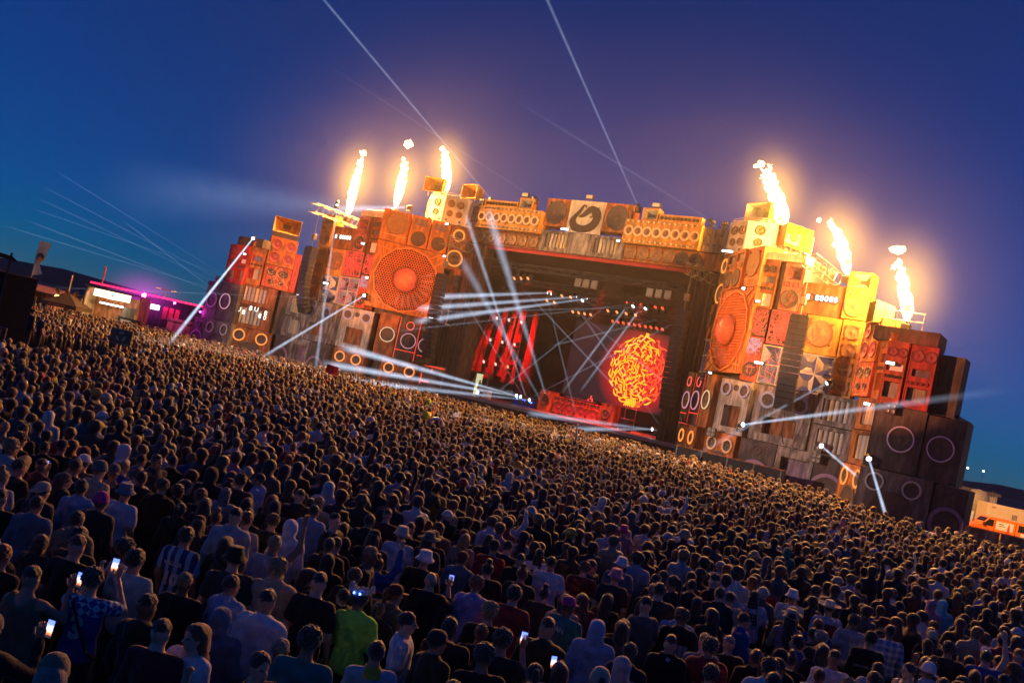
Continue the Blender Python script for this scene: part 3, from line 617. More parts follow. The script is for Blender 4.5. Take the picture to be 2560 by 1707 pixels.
    o = obj('pelmet', MB().box(-14, 14, 0, .3, 0, .35), mat('pelmet_red', (.4, .03, .03), .8), loc=SK(0, -1.25, 17.72), rot=(0, 0, rotz())); tag(o, 'dark red pelmet strip under the header', 'pelmet')
header()

# ================================================================== STAGE HOUSE
def st(name, mb, m, loc, yaw=0, label=None, cat=None, kind=None):
    o = obj(name, mb, m, loc=loc, rot=(0, 0, rotz(yaw))); tag(o, label, cat, kind=kind); return o
BACK = mat('black_drape', (.028, .018, .02), .95, var=.3, scale=.8)
st('stage_deck', MB().box(-17, 17, -.9, 16, 1.75, 2.05), mat('deck_floor', (.22, .17, .17), .5, var=.25, scale=.7), SK(0, 0), label='pale stage deck in front of the booth', cat='stage deck')
st('stage_skirt', MB().box(-17, 17, -.86, -.8, 0, 1.74), BACK, SK(0, 0), label='black skirt under the front edge of the stage', cat='skirt')
st('stage_back_wall', MB().box(-18, 18, 0, .3, 0, 18.4), BACK, SK(0, -15.5), label='black back wall of the stage house', cat='wall')
for sd in (-1, 1):
    st('stage_side_wall', MB().box(-.15, .15, 0, 15, 0, 18.4), BACK, SK(sd * 17.6, -.6), label=f'black {SIDE[sd]} side wall inside the stage house', cat='wall')
    mb = MB(); n = 24
    for i in range(n):
        x0, x1 = -1.7 + 3.4 * i / n, -1.7 + 3.4 * (i + 1) / n; y0, y1 = .12 * math.sin(i * 1.9), .12 * math.sin((i + 1) * 1.9)
        mb.quad((x0, y0, 0), (x1, y1, 0), (x1, y1, 18), (x0, y0, 18))
    st('side_drape', mb, mat('brown_black_drape', (.075, .04, .03), .95, var=.3), SK(sd * 13.6, -.9), label=f'dark pleated drape at the {SIDE[sd]} edge of the stage opening', cat='drape')
st('stage_roof', MB().box(-18, 18, 1, 15.6, 18.2, 18.5), BACK, SK(0, -1.3), label='black roof of the stage house above the lighting trusses', cat='roof')
# tower cores that the cabinets stand against
for sd in (-1, 1):
    pts = [(14.2, -2.4), (17.6, .5), (21.6, 4.4), (29.8, 4.6), (29.8, -2), (14.2, -6)]
    mb = MB(); V = [tuple(SK(sd * s, k, z)) for z in (0, 8.4) for s, k in pts]; n = len(pts)
    mb.add(V, [(i, (i + 1) % n, n + (i + 1) % n, n + i) for i in range(n)] + [tuple(range(n, 2 * n))])
    V = [tuple(SK(sd * s, k, z)) for z in (8.4, 19.4) for s, k in [(14.6, -2.9), (17.6, .3), (21.0, 3.7), (24.2, 4.0), (24.2, -3), (14.6, -6)]]; n = 6
    mb.add(V, [(i, (i + 1) % n, n + (i + 1) % n, n + i) for i in range(n)] + [tuple(range(n, 2 * n))])
    o = obj('tower_core', mb, DARKB); tag(o, f'dark inner scaffold box behind the {SIDE[sd]} tower cabinets', 'tower core')
    pts = [(31.4, 6.6), (34.2, 10.6), (38.2, 10.6), (38.2, 5), (31.4, 3)]; n = 5
    mb = MB(); mb.add([tuple(SK(sd * s, k, z)) for z in (0, 8.5) for s, k in pts], [(i, (i + 1) % n, n + (i + 1) % n, n + i) for i in range(n)] + [tuple(range(n, 2 * n))])
    mb.add([tuple(SK(sd * s, k, z)) for z in (8.5, 12.4) for s, k in [(31.6, 6.8), (34.2, 10.4), (36.4, 10.4), (36.4, 6), (31.6, 4)]], [(i, (i + 1) % n, n + (i + 1) % n, n + i) for i in range(n)] + [tuple(range(n, 2 * n))])
    o = obj('wing_core', mb, DARKB); tag(o, f'dark inner scaffold box behind the {SIDE[sd]} wing cabinets', 'tower core')
# LED screen
def screen():
    o = st('video_screen', MB().bbox(-6.7, 6.7, 0, .25, 0, 8.7, .03), BLACK, SK(-.35, -14, 4.15), label='large video screen glowing with a yellow and red burst behind the booth', cat='video screen')
    m, n, l = newmat('screen_background'); b = n['Principled BSDF']; b.inputs['Base Color'].default_value = (.01, .01, .01, 1); b.inputs['Roughness'].default_value = .4
    tc = n.new('ShaderNodeTexCoord'); mp = n.new('ShaderNodeMapping'); mp.inputs['Location'].default_value = (-2.45, 0, -4.2); l.new(tc.outputs['Object'], mp.inputs['Vector']); ln = n.new('ShaderNodeVectorMath'); ln.operation = 'LENGTH'; l.new(mp.outputs[0], ln.inputs[0])
    rp = n.new('ShaderNodeMapRange'); rp.inputs['From Min'].default_value = 5.2; rp.inputs['From Max'].default_value = 2.6; l.new(ln.outputs['Value'], rp.inputs['Value'])
    bg = n.new('ShaderNodeMix'); bg.data_type = 'RGBA'; bg.inputs['A'].default_value = (.014, .007, .010, 1); bg.inputs['B'].default_value = (.50, .006, .008, 1); l.new(rp.outputs[0], bg.inputs['Factor'])
    l.new(bg.outputs['Result'], b.inputs['Emission Color']); b.inputs['Emission Strength'].default_value = 1.5
    pic = obj('picture', MB().quad((-6.6, -.012, .1), (6.6, -.012, .1), (6.6, -.012, 8.6), (-6.6, -.012, 8.6)), m, o)
    # brush strokes sweeping round the middle of the picture
    rr = random.Random(21); YS, RS = emis('stroke_yellow', (1.0, .40, .015), 1.7), emis('stroke_red', (1.0, .09, .02), 1.4); A_, B_ = MB(), MB(); cnt = 0
    def brush(pts, ws, mb):
        nonlocal cnt
        cnt += 1; V = []; n_ = len(pts)
        for q_, (x, z) in enumerate(pts):
            x0, z0 = pts[max(q_ - 1, 0)]; x1, z1 = pts[min(q_ + 1, n_ - 1)]; d = math.hypot(x1 - x0, z1 - z0) + 1e-6; nx, nz = -(z1 - z0) / d, (x1 - x0) / d
            for sg in (1, -1): V.append((min(6.55, x + nx * ws[q_] * sg), -.014 - .00006 * cnt, min(8.55, max(.12, z + nz * ws[q_] * sg))))
        mb.add(V, [(2 * q_, 2 * q_ + 2, 2 * q_ + 3, 2 * q_ + 1) for q_ in range(n_ - 1)])
    for R0, num, wd in ((3.6, 20, .10), (3.38, 19, .09), (3.14, 20, .09), (2.9, 18, .10), (2.65, 19, .08), (2.4, 17, .09), (2.15, 18, .085), (1.9, 16, .08), (1.65, 16, .085), (1.4, 14, .08), (1.15, 13, .08), (.9, 11, .08), (.65, 8, .08), (.4, 6, .07)):
        t = rr.uniform(0, 6.28)
        for q_ in range(num):
            sp_ = 6.28 / num * rr.uniform(.55, 1.15); t += 6.28 / num; ph = rr.uniform(0, 6.28); am = rr.uniform(.05, .26) * (1.2 if R0 < 2 else .7); tw = rr.uniform(-.35, .35); pts = []; ws = []
            for k_ in range(9):
                u = k_ / 8; a = t + sp_ * u; r_ = R0 + am * math.sin(u * 5 + ph) + tw * (u - .5)
                pts.append((2.45 + r_ * math.cos(a) * .98, 4.3 + r_ * math.sin(a) * 1.05)); ws.append(wd * rr.uniform(.75, 1.2) * math.sin(math.pi * min(.97, max(.05, u))) ** .6)
            right = math.cos(t + sp_ / 2) * R0 > 1.3 + rr.uniform(-.8, .8)
            if R0 > 3 and .3 < (t % 6.28) < 1.0 and rr.random() < .5: continue
            brush(pts, ws, B_ if right or rr.random() < .12 else A_)
    for q_ in range(9):
        x0 = 1.55 + q_ * .2 + rr.uniform(-.05, .05); brush([(x0 + .1 * math.sin(k_ + q_), 1.15 - k_ * .17) for k_ in range(6)], [.06, .09, .1, .09, .08, .03], A_ if q_ < 7 else B_)
    brush([(2.35, 8.35), (2.75, 8.3)], [.2, .2], A_)
    tag(obj('yellow_strokes', A_, YS, pic), kind='stuff'); tag(obj('red_strokes', B_, RS, pic), kind='stuff')
screen()
# drapes at the left of the stage lit by red lamps
RC = mat('red_velvet', (.55, .012, .015), .8, var=.4, scale=2, sheen=.4)
for i, (s0, s1, w0, w1) in enumerate(((-15.6, -17.0, .55, 1.9), (-14.2, -14.9, .5, 1.5), (-12.8, -13.1, .5, 1.2), (-11.6, -11.8, .6, 1.9), (-9.9, -9.6, .5, 1.6))):
    mb = MB(); n = 16; rows = 8
    for j in range(rows + 1):
        t = j / rows; cx = s0 + (s1 - s0) * t; w = w0 + (w1 - w0) * t * t
        for q_ in range(n + 1): mb.v.append((cx + w * (q_ / n - .5), (.3 * math.sin(q_ * 1.7 + i) + .1 * math.sin(q_ * 3.9)), 12.6 - 8 * t - .5 * (i % 2) * t))
    for j in range(rows):
        for q_ in range(n): mb.f.append((j * (n + 1) + q_, (j + 1) * (n + 1) + q_, (j + 1) * (n + 1) + q_ + 1, j * (n + 1) + q_ + 1))
    o = st('red_drape', mb, RC, SK(0, -10), label='narrow red drape, ' + ['leftmost', 'second from left', 'middle', 'fourth from left', 'rightmost'][i] + ' of five at the left of the stage', cat='drape')
    o.data.shade_smooth()

# ---- trusses
def truss(name, label, loc, rot, L, w=.6, m=STEEL, step=.75):
    o = empty(name, loc); o.rotation_euler = rot; tag(o, label, 'truss')
    h = w / 2
    for y in (-h, h):
        for z in (-h, h): obj('chord', MB().tube([(0, y, z), (L, y, z)], .045, 5), m, o)
    mb = MB(); n = max(2, int(L / step))
    for i in range(n):
        a, b = L * i / n, L * (i + 1) / n; fl = i % 2
        for (p0, p1) in (((-h, -h), (h, -h)), ((-h, h), (h, h)), ((-h, -h), (-h, h)), ((h, -h), (h, h))):
            q0, q1 = (p0, p1) if fl else (p1, p0)
            mb.tube([(a, *q0), (b, *q1)], .026, 4, False)
    lc = obj('lacing', mb, m, o)
    return o
for i, (k, z, s0, L) in enumerate(((-2.2, 16.35, -14, 28), (-4.4, 16.6, -14, 28), (-5.2, 15.2, -14, 28), (-8.2, 14.3, -14, 28), (-10.4, 13.9, -6, 15))):
    truss('lighting_truss', 'dark lighting truss spanning the stage, ' + ['foremost', 'second from front', 'third from front', 'fourth from front', 'rearmost'][i] + ' of five', SK(s0, k, z), (0, 0, rotz()), L, .55, BLACK, .8)
for sd in (-1, 1):
    truss('cantilever_truss', f'steel truss arm over the outer line array, {SIDE[sd]} tower', SK(sd * 26.4, 10.9, 17.75), (0, 0, rotz() + R(90)), 7.5, .95)
    truss('cantilever_truss', f'steel truss arm over the inner line array, {SIDE[sd]} tower', SK(sd * 13.9, 3.6, 17.3), (0, 0, rotz() + R(90)), 6.0, .95)
# ---- line arrays
def line_array(label, s, k, ztop, n, w, h, toe, curve):
    o = empty('line_array', SK(s, k, ztop), rotz(toe)); tag(o, label, 'line array')
    obj('bumper', MB().box(-w * .45, w * .45, -.35, .55, 0, .12), BLACK, o)
    obj('hoist', MB().bbox(-.2, .2, -.15, .25, .9, 1.5, .03), STEEL, o)
    obj('chain', MB().tube([(0, 0, .1), (0, 0, .9)], .03, 5).tube([(0, 0, 1.5), (0, 0, 17.2 - ztop)], .03, 5), STEEL, o)
    me = shared(('array_box', w, h), lambda: MB().add([(-w / 2, -.38, 0), (w / 2, -.38, 0), (w / 2, .38, .05), (-w / 2, .38, .05), (-w / 2, -.38, h - .02), (w / 2, -.38, h - .02), (w / 2, .38, h - .07), (-w / 2, .38, h - .07)], [(3, 2, 1, 0), (4, 5, 6, 7), (0, 1, 5, 4), (1, 2, 6, 5), (2, 3, 7, 6), (3, 0, 4, 7)]).box(-.06, .06, -.4, -.38, .03, h - .05))
    y, z, a = 0., 0., 0.
    for i in range(n):
        a += curve * (i / n) ** 2
        y += math.sin(a) * h; z -= math.cos(a) * h
        obj('array_box', me, BLACK, o, loc=(0, y, z), rot=(a, 0, 0))
    fr = mat('rigging_red', (.35, .05, .04), .5)
    return o
for sd in (-1, 1):
    line_array(f'long curved black line array hanging in front of the {SIDE[sd]} tower', sd * 26.35, 9.9, 13.6, 15, 1.35, .46, -sd * 10, .11)
    line_array(f'inner black line array beside the stage opening, {SIDE[sd]} side', sd * 13.8, 2.9, 13.65, 19, 1.15, .46, sd * 4, .05)

# ---- DJ booth
def booth():
    k = -6
    c = cab('long red lit booth front with four large drivers under a row of ports', 1, (0, k, 0), -2.9, 2.9, 2.06, 3.95, 1.2, REDO, [('disc', -2.1 + 1.4 * i, 2.8, .62, CONER, True) for i in range(4)] + [('disc', -2.6 + .4 * i, 3.72, .14, CONE) for i in range(14)], name='booth_front', cat='booth')
    cab('left end cabinet of the booth with one dark driver', 1, (0, k, 0), -4.6, -2.92, 2.06, 4.3, 1.2, PLY, [('disc', -3.75, 3.2, .45)], dk=.12)
    cab('right end cabinet of the booth with one dark driver', 1, (0, k, 0), 2.92, 4.6, 2.06, 4.3, 1.2, PLYD, [('disc', 3.6, 3.2, .45)], dk=.12)
    d = st('mixing_desk', MB().bbox(-1.9, 1.9, .1, .9, 0, .12, .02), BLACK, SK(0, k - .1, 3.97), label='black row of players and mixer on the booth', cat='mixer')
    for i in range(5): obj('player', MB().bbox(-1.7 + .7 * i, -1.1 + .7 * i, .2, .75, .12, .2, .01), mat('player_grey', (.1, .1, .11), .4), d)
    r_ = st('equipment_rack', MB().bbox(-.5, .5, 0, .8, 0, 1.1, .02), BLACK, SK(6.6, -4.5, 2.06), label='black equipment case right of the booth', cat='case')
    obj('lid', MB().bbox(-.52, .52, -.02, .82, 1.1, 1.2, .02), STEEL, r_)
    r_ = st('scaffold_frame', MB().tube([(-.6, 0, 0), (-.6, 0, 2.2)], .04).tube([(.6, 0, 0), (.6, 0, 2.2)], .04).tube([(-.6, 0, 1.1), (.6, 0, 1.1)], .03).tube([(-.6, 0, 2.2), (.6, 0, 2.2)], .03), STEEL, SK(6.0, -6.5, 2.06), label='pale scaffold frame right of the booth', cat='frame')
    r_ = st('drum_riser', MB().bbox(-1.6, 1.6, 0, 1.5, 0, 1.0, .03), mat('riser_blue', (.05, .07, .35), .5), SK(-8.4, -9, 2.06), label='blue lit riser at the back left of the stage', cat='riser')
    for i in range(3): obj('lamp_lens', MB().bbox(-1.2 + i * 1.0, -.9 + i * 1.0, -.05, 0, .3, .7, .01), emis('blue_lens', (.05, .15, 1), 6), r_)
    w_ = st('side_doorway', MB().box(-.9, -.75, 0, .2, 0, 2.5).box(.75, .9, 0, .2, 0, 2.5).box(-.9, .9, 0, .2, 2.5, 2.65), STEEL, SK(-11.9, -5, 2.06), label='bright doorway at the left of the stage', cat='doorway')
    obj('lit_panel', MB().box(-.72, .1, .08, .12, .1, 2.4), emis('door_glow', (.85, .8, .45), .8), w_)
    b_ = st('stage_box', MB().bbox(-.7, .7, 0, .7, 0, .9, .03), mat('white_case', (.6, .55, .55), .5), SK(-9.8, -3, 2.06), label='white flight case at the left front of the stage', cat='case')
    obj('lid', MB().bbox(-.72, .72, -.02, .72, .9, 1.0, .02), STEEL, b_)
booth()

# ================================================================== LAMPS
def fixture(name, label, loc, target, scale=1.0, lens=LENS, cat='stage lamp', group=None):
    """moving-head lamp: base, yoke, head pointing at the target, glowing lens"""
    o = empty(name, loc, rotz()); tag(o, label, cat, group)
    d = (Vector(target) - Vector(loc)); d = Matrix.Rotation(-rotz(), 3, 'Z') @ d; d.normalize()
    s = scale
    obj('lamp_base', shared(('lamp_base', s), lambda: MB().bbox(-.22 * s, .22 * s, -.16 * s, .16 * s, -.5 * s, -.32 * s, .02 * s)), BLACK, o)
    obj('yoke', shared(('yoke', s), lambda: MB().box(-.25 * s, -.19 * s, -.06 * s, .06 * s, -.32 * s, .06 * s).box(.19 * s, .25 * s, -.06 * s, .06 * s, -.32 * s, .06 * s).box(-.19 * s, .19 * s, -.06 * s, .06 * s, -.36 * s, -.3 * s)), BLACK, o)
    h = obj('lamp_head', shared(('lamp_head', s), lambda: MB().lathez([(.02, -.3 * s), (.15 * s, -.27 * s), (.17 * s, 0), (.18 * s, .28 * s), (.16 * s, .28 * s), (.15 * s, .22 * s)], 14), True), BLACK, o)
    h.rotation_euler = d.to_track_quat('Z', 'Y').to_euler()
    obj('lens', shared(('lens', s), lambda: MB().lathez([(.15 * s, .24 * s), (.08 * s, .28 * s), (.005, .29 * s)], 14)), lens, h)
    return o
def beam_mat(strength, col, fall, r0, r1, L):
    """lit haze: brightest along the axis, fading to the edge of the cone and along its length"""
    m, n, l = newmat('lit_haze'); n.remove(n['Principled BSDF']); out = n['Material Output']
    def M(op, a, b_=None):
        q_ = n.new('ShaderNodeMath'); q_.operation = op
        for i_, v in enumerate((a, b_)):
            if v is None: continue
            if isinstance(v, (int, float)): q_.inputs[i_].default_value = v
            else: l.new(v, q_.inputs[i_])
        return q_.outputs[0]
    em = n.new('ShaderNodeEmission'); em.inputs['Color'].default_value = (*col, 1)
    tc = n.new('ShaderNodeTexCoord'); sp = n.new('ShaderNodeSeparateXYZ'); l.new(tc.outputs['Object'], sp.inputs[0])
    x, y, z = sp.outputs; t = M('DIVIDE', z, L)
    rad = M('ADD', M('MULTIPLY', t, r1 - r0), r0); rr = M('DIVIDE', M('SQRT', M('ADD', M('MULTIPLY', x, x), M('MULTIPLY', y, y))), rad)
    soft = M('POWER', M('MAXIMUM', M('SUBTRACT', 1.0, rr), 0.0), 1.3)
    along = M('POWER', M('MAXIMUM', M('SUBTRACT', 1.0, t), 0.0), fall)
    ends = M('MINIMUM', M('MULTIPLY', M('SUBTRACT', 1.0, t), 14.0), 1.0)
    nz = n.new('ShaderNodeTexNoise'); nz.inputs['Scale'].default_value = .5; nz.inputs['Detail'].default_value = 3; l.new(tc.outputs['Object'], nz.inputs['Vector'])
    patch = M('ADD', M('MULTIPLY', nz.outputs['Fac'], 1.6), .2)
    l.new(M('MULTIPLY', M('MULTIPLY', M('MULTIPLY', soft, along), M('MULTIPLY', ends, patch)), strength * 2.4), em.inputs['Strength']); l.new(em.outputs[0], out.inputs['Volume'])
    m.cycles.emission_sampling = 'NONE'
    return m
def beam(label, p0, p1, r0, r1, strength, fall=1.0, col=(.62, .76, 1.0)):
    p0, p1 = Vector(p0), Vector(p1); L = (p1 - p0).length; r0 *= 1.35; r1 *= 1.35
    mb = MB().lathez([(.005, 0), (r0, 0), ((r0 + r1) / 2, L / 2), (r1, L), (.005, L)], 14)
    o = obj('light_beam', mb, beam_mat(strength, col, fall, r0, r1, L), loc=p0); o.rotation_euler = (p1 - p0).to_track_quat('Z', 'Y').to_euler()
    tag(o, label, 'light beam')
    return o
def spot(loc, target, power, col, size, blend=.4, radius=.15, vol=0.0):
    ld = bpy.data.lights.new('lamp_light', 'SPOT'); ld.energy = power; ld.color = col; ld.spot_size = R(size); ld.spot_blend = blend; ld.shadow_soft_size = radius
    lo = bpy.data.objects.new('lamp_light', ld); lo.visible_volume_scatter = vol > 0; lo.location = loc; lo.rotation_euler = (Vector(target) - Vector(loc)).to_track_quat('-Z', 'Y').to_euler(); link(lo); return lo
def point(loc, power, col, radius=.5, vol=1.0):
    ld = bpy.data.lights.new('flame_light', 'POINT'); ld.energy = power; ld.color = col; ld.shadow_soft_size = radius
    lo = bpy.data.objects.new('flame_light', ld); lo.location = loc; link(lo); return lo
# lamps with visible beams: (fixture sentence, source, beam end, r0, r1, strength, falloff)
BEAMS = [
    ('on the roof corner of the left wing', (-33.9, 11.5, 13.6), (-12.5, 34, 1.6), 0.09, 0.171, 1.6, .3),
    ('at the lower outer corner of the left fan', (-20.4, 6.6, 9.95), (-12.6, 25, 1.8), 0.09, 0.153, 1.4, .3),
    ('on the left outer truss arm', (-26.9, 7.2, 19.2), (-16.3, 15, 1.0), 0.081, 0.198, 0.9, .25),
    ('on the left drum pointing out to the left', (-20.9, 2.4, 20.55), (-29.5, 7.5, 18.2), 0.18, 0.54, 1.1, 1.1),
    ('on the header left of the long yellow cabinet', (-12.6, -.9, 22.85), (-59, -1, 56), 0.09, 0.234, 0.55, .7),
    ('on the header between horn box and emblem', (-7.1, -.9, 23.4), (-46.1, -1, 39.6), 0.072, 0.18, 0.2, 1.2),
    ('on the header right of the emblem', (5.1, -.9, 23.35), (-17.5, -1, 53.5), 0.09, 0.216, 0.6, .6),
    ('on the header beside the right tower', (12.95, -.9, 22.6), (-13.1, -1, 34.2), 0.072, 0.198, 0.28, 1.0),
    ('in the recess of the pale right tower cabinet', (22.75, 7.6, 4.95), (43.2, 25, 9.6), 0.09, 0.27, 1.5, 1.6),
    ('at the foot of the disc column on the right tower', (28.5, 6.9, 9.5), (22.3, 15, 1.8), 0.081, 0.198, 0.9, 1.0),
    ('beside the lower right slat window', (29.05, 8.0, 4.75), (33.3, 13.0, 3.2), 0.081, 0.117, 1.5, .15),
    ('on the corner of the right wing', (33.65, 12.6, 4.6), (37.8, 22, .9), 0.081, 0.126, 1.5, .25),
]
for lb, a, b, r0_, r1_, stg, fa in BEAMS:
    pa, pb = SK(*a), SK(*b)
    fixture('moving_head_lamp', 'moving head lamp ' + lb, pa, pb, 1.15)
    d_ = (pb - pa).normalized()
    beam('pale blue beam from the lamp ' + lb, pa + d_ * .5, pb, r0_, r1_, stg, fa)
# beams inside the stage
def Lx(x): return -5.41 + (x - 710) * .0152
HANG = [(710, 14.42, 'first'), (742, 14.3, 'second'), (950, 14.46, 'third'), (988, 14.3, 'fourth'), (1035, 14.46, 'fifth'), (1075, 14.3, 'sixth'), (1330, 14.4, 'seventh'), (1376, 14.5, 'eighth'), (1428, 14.35, 'ninth'), (1468, 14.45, 'tenth')]
TG = {710: (-14.5, 3, 11.2), 950: (-15.5, 4, 9.6), 1035: (-15.5, 4, 8.2), 1330: (-3.9, -9, 4.2), 1428: (-1.8, -9, 4.6), 742: (-17, 6, 13.5), 1075: (-3, -12, 6)}
for x, z, od in HANG:
    a = (Lx(x), -5, z); b = TG.get(x, (Lx(x) - 2, 6, 2))
    fixture('hanging_stage_lamp', f'white hanging lamp over the stage, {od} from the left', SK(*a), SK(*b), 1.2)
    if x in TG and x not in (742, 1075):
        beam(f'pale beam from the {od} hanging lamp over the stage', SK(*a), SK(*b), .10, .36 if x < 1100 else .16, 1.0 if x < 1100 else 1.1, .12 if x < 1100 else .7)
FLOOR = [((-5.3, -3, 3.05), 'first'), ((-4.75, -3, 3.05), 'second'), ((-4.2, -3, 3.0), 'third'), ((-3.6, -3, 2.95), 'fourth'), ((10.6, -3, 2.9), 'fifth'), ((11.3, -3, 2.9), 'sixth')]
FT = {'first': (-7.1, 22, 4.2), 'second': (-8.7, 22, 2.5), 'third': (-14.4, 1, 21.0), 'fourth': (-7.5, 20, 1.4), 'fifth': (6.4, 6, 1.3), 'sixth': (4, 9, 2.0)}
for a, od in FLOOR:
    fixture('floor_stage_lamp', f'white floor lamp at the stage edge, {od} from the left', SK(*a), SK(*FT[od]), 1.1)
    lo_ = FT[od]
    beam(f'pale beam from the {od} floor lamp at the stage edge', SK(*a), SK(*lo_), .08, .34 if od in ('first', 'second', 'fourth') else .3, .95 if od in ('first', 'second') else .65, .12)
fixture('floor_stage_lamp', 'white floor lamp just left of the booth', SK(-2.6, -4, 3.7), SK(-11.5, 1, 21.6), 1.1)
beam('pale beam rising left from beside the booth', SK(-2.6, -4, 3.7), SK(-11.5, 1, 21.6), .12, .55, .4, .1)
beam('pale slanting beam between the two rising beams', SK(-3.2, -4, 3.2), SK(-13.2, 1.5, 16.0), .12, .5, .28, .15)
fixture('floor_stage_lamp', 'bright blue white lamp at the left front corner of the stage', SK(-8.7, -.9, 2.5), SK(-8.7, 20, 4), 1.3)
beam('broad faint haze beam drifting left of the left tower', SK(-24, 5, 19.4), SK(-60, 16, 16.5), .5, 4.5, .03, 1.6)
for i, (se, ke, ze) in enumerate(((-53.5, 15, 13.1), (-75, 15, 11.3), (-71, 20, 9.75), (-74, 15, 14.5), (-74, 15, 16.2), (-72, 15, 18.5), (-73, 16, 12.9))):
    beam('thin faint beam fanning left from the left wing, ' + ['steepest', 'second', 'third', 'fourth', 'fifth', 'sixth', 'lowest'][i] + ' of seven', SK(-33.5 + .2 * i, 13, 6.2 + .4 * i), SK(se, ke, ze), .03, .10, .45 if i < 3 else .3, .5)
beam('thin faint beam crossing in front of the left wing', SK(-20.5, 9, 9.0), SK(-50, 24, 3.5), .04, .10, .5, .5)
for i, (a_, b_) in enumerate((((-9, -5, 14.4), (9, 2, 5.5)), ((2, -5, 14.4), (-9, -4, 2.6)), ((7, -6, 13.5), (-6, -8, 9)), ((-3, -8, 13), (9, -9, 7)), ((11, -4, 3), (-2, -6, 13)), ((-4, -3, 3), (9, -6, 13.5)), ((6, -5, 14.4), (-14, 6, 9)), ((4, -5, 14.4), (-15, 8, 6.5)), ((-6, -5, 14.4), (2, -3, 2.4)), ((-4.5, -3, 3), (-13, 0, 12)))):
    beam('thin faint beam crossing the dark stage, ' + ['first', 'second', 'third', 'fourth', 'fifth', 'sixth', 'seventh', 'eighth', 'ninth', 'tenth'][i] + ' of ten', SK(*a_), SK(*b_), .05, .14, .5, .4)
# amber and red lamps on the trusses
def row(nm, lens, pts, lab):
    for i, (s, k, z) in enumerate(pts):
        fixture(nm, lab.format(['first', 'second', 'third', 'fourth', 'fifth', 'sixth', 'seventh', 'eighth', 'ninth', 'tenth'][i]), SK(s, k, z), SK(s - 1.5, k + 8, z - 7), 1.25, lens)
row('amber_lamp', AMBLENS, [(-8.2 + .85 * i, -2.2, 15.2 + .1 * i) for i in range(3)], '{} amber lamp of three high at the left of the roof')
row('amber_lamp', AMBLENS, [(-5.7, -5.4, 13.75), (-4.75, -5.4, 13.7), (-4.0, -5.4, 14.5), (-2.9, -5.4, 14.5)], '{} amber lamp of four around the leftmost white lamps')
row('amber_lamp', AMBLENS, [(-4.0 + .75 * i, -8.2, 13.3) for i in range(4)] + [(.2 + 1.1 * i, -8.2, 14.0) for i in range(4)], '{} amber lamp along the fourth truss')
row('red_lamp', REDLENS, [(-.2 + .66 * i, -10.4, 13.2) for i in range(10)], '{} red lamp in the row above the screen')
row('red_lamp', REDLENS, [(3.2 + .8 * i, -6.5, 14.9) for i in range(6)], '{} red lamp right of the white hanging lamps')
for gx, gn in ((-1.7, 'middle'), (6.6, 'right')):
    for i in range(3):
        o = st('blinder_lamp', MB().bbox(-.38, .38, -.3, .3, -.75, .1, .05), mat('lamp_grey', (.30, .24, .24), .5), SK(gx + .98 * i, -4.2, 16.1), label=f'grey box lamp, number {["one", "two", "three"][i]} from left of the {gn} group on the truss', cat='stage lamp')
        for j in range(3): obj('louvre', MB().box(-.33, .33, -.33, -.3, -.65 + .24 * j, -.5 + .24 * j), STEEL, o)
for r_ in range(3):
    for c_ in range(3):
        a = (-14.9 + 1.72 * c_ + .25 * (2 - r_), -9.2, 11.2 - 2.6 * r_ - .25 * c_ * 0)
        fixture('drape_lamp', f'small lamp between the red drapes, {["top", "middle", "bottom"][r_]} row, {["left", "centre", "right"][c_]}', SK(*a), SK(a[0] - 1, 0, a[2] - 3), 1.3, AMBLENS if (r_, c_) == (2, 2) else emis('pink_lens', (1, .55, .5), 1.6))
# strobe bars and blinders on the towers
STROBES = [(-27.3, 5.9, 10.5, .8, 'on the left blue pane panel'), (-22.9, 6.1, 15.35, .5, 'in the left narrow lit window'), (-21.2, 6.1, 11.8, .4, 'at the outer edge of the left fan'), (-14.6, 3.1, 19.0, .4, 'over the left inner ring cabinet'), (-14.55, 2.4, 15.7, .35, 'by the left inner truss'), (-14.5, 2.4, 9.0, .55, 'under the left fan'), (-14.6, 2.4, 10.35, .25, 'beside the left inner array'),
           (-2.6, -.8, 20.5, .9, 'under the dragon emblem'), (3.75, -.8, 19.9, .35, 'beside the right header slats'), (21.4, 6.0, 14.9, .35, 'in the right narrow lit window'), (22.5, 5.95, 10.05, .7, 'on the right blue pane panel'), (15.9, 1.2, 19.6, 1.0, 'under the right drum'), (19.4, 4.5, 16.0, .25, 'above the right fan'), (17.2, 2.5, 8.75, .3, 'under the right fan'), (33.75, 12.3, 11.05, .55, 'in the right wing window'), (32.7, 11.9, 8.1, .4, 'under the right wing red cabinet'), (-35.0, 10.2, 4.9, 1.1, 'under the left wing slats'), (-33.7, 12.3, 11.6, .4, 'in the left wing red cabinet'), (-29.1, 7.8, 8.6, .4, 'left of the left outer array')]
for s, k, z, w, lb in STROBES:
    o = st('strobe_light', MB().bbox(-w / 2 - .05, w / 2 + .05, 0, .15, -.14, .14, .02), BLACK, SK(s, k, z), label='white strobe bar ' + lb, cat='strobe light')
    obj('tube', MB().box(-w / 2, w / 2, -.03, 0, -.09, .09), LED, o)
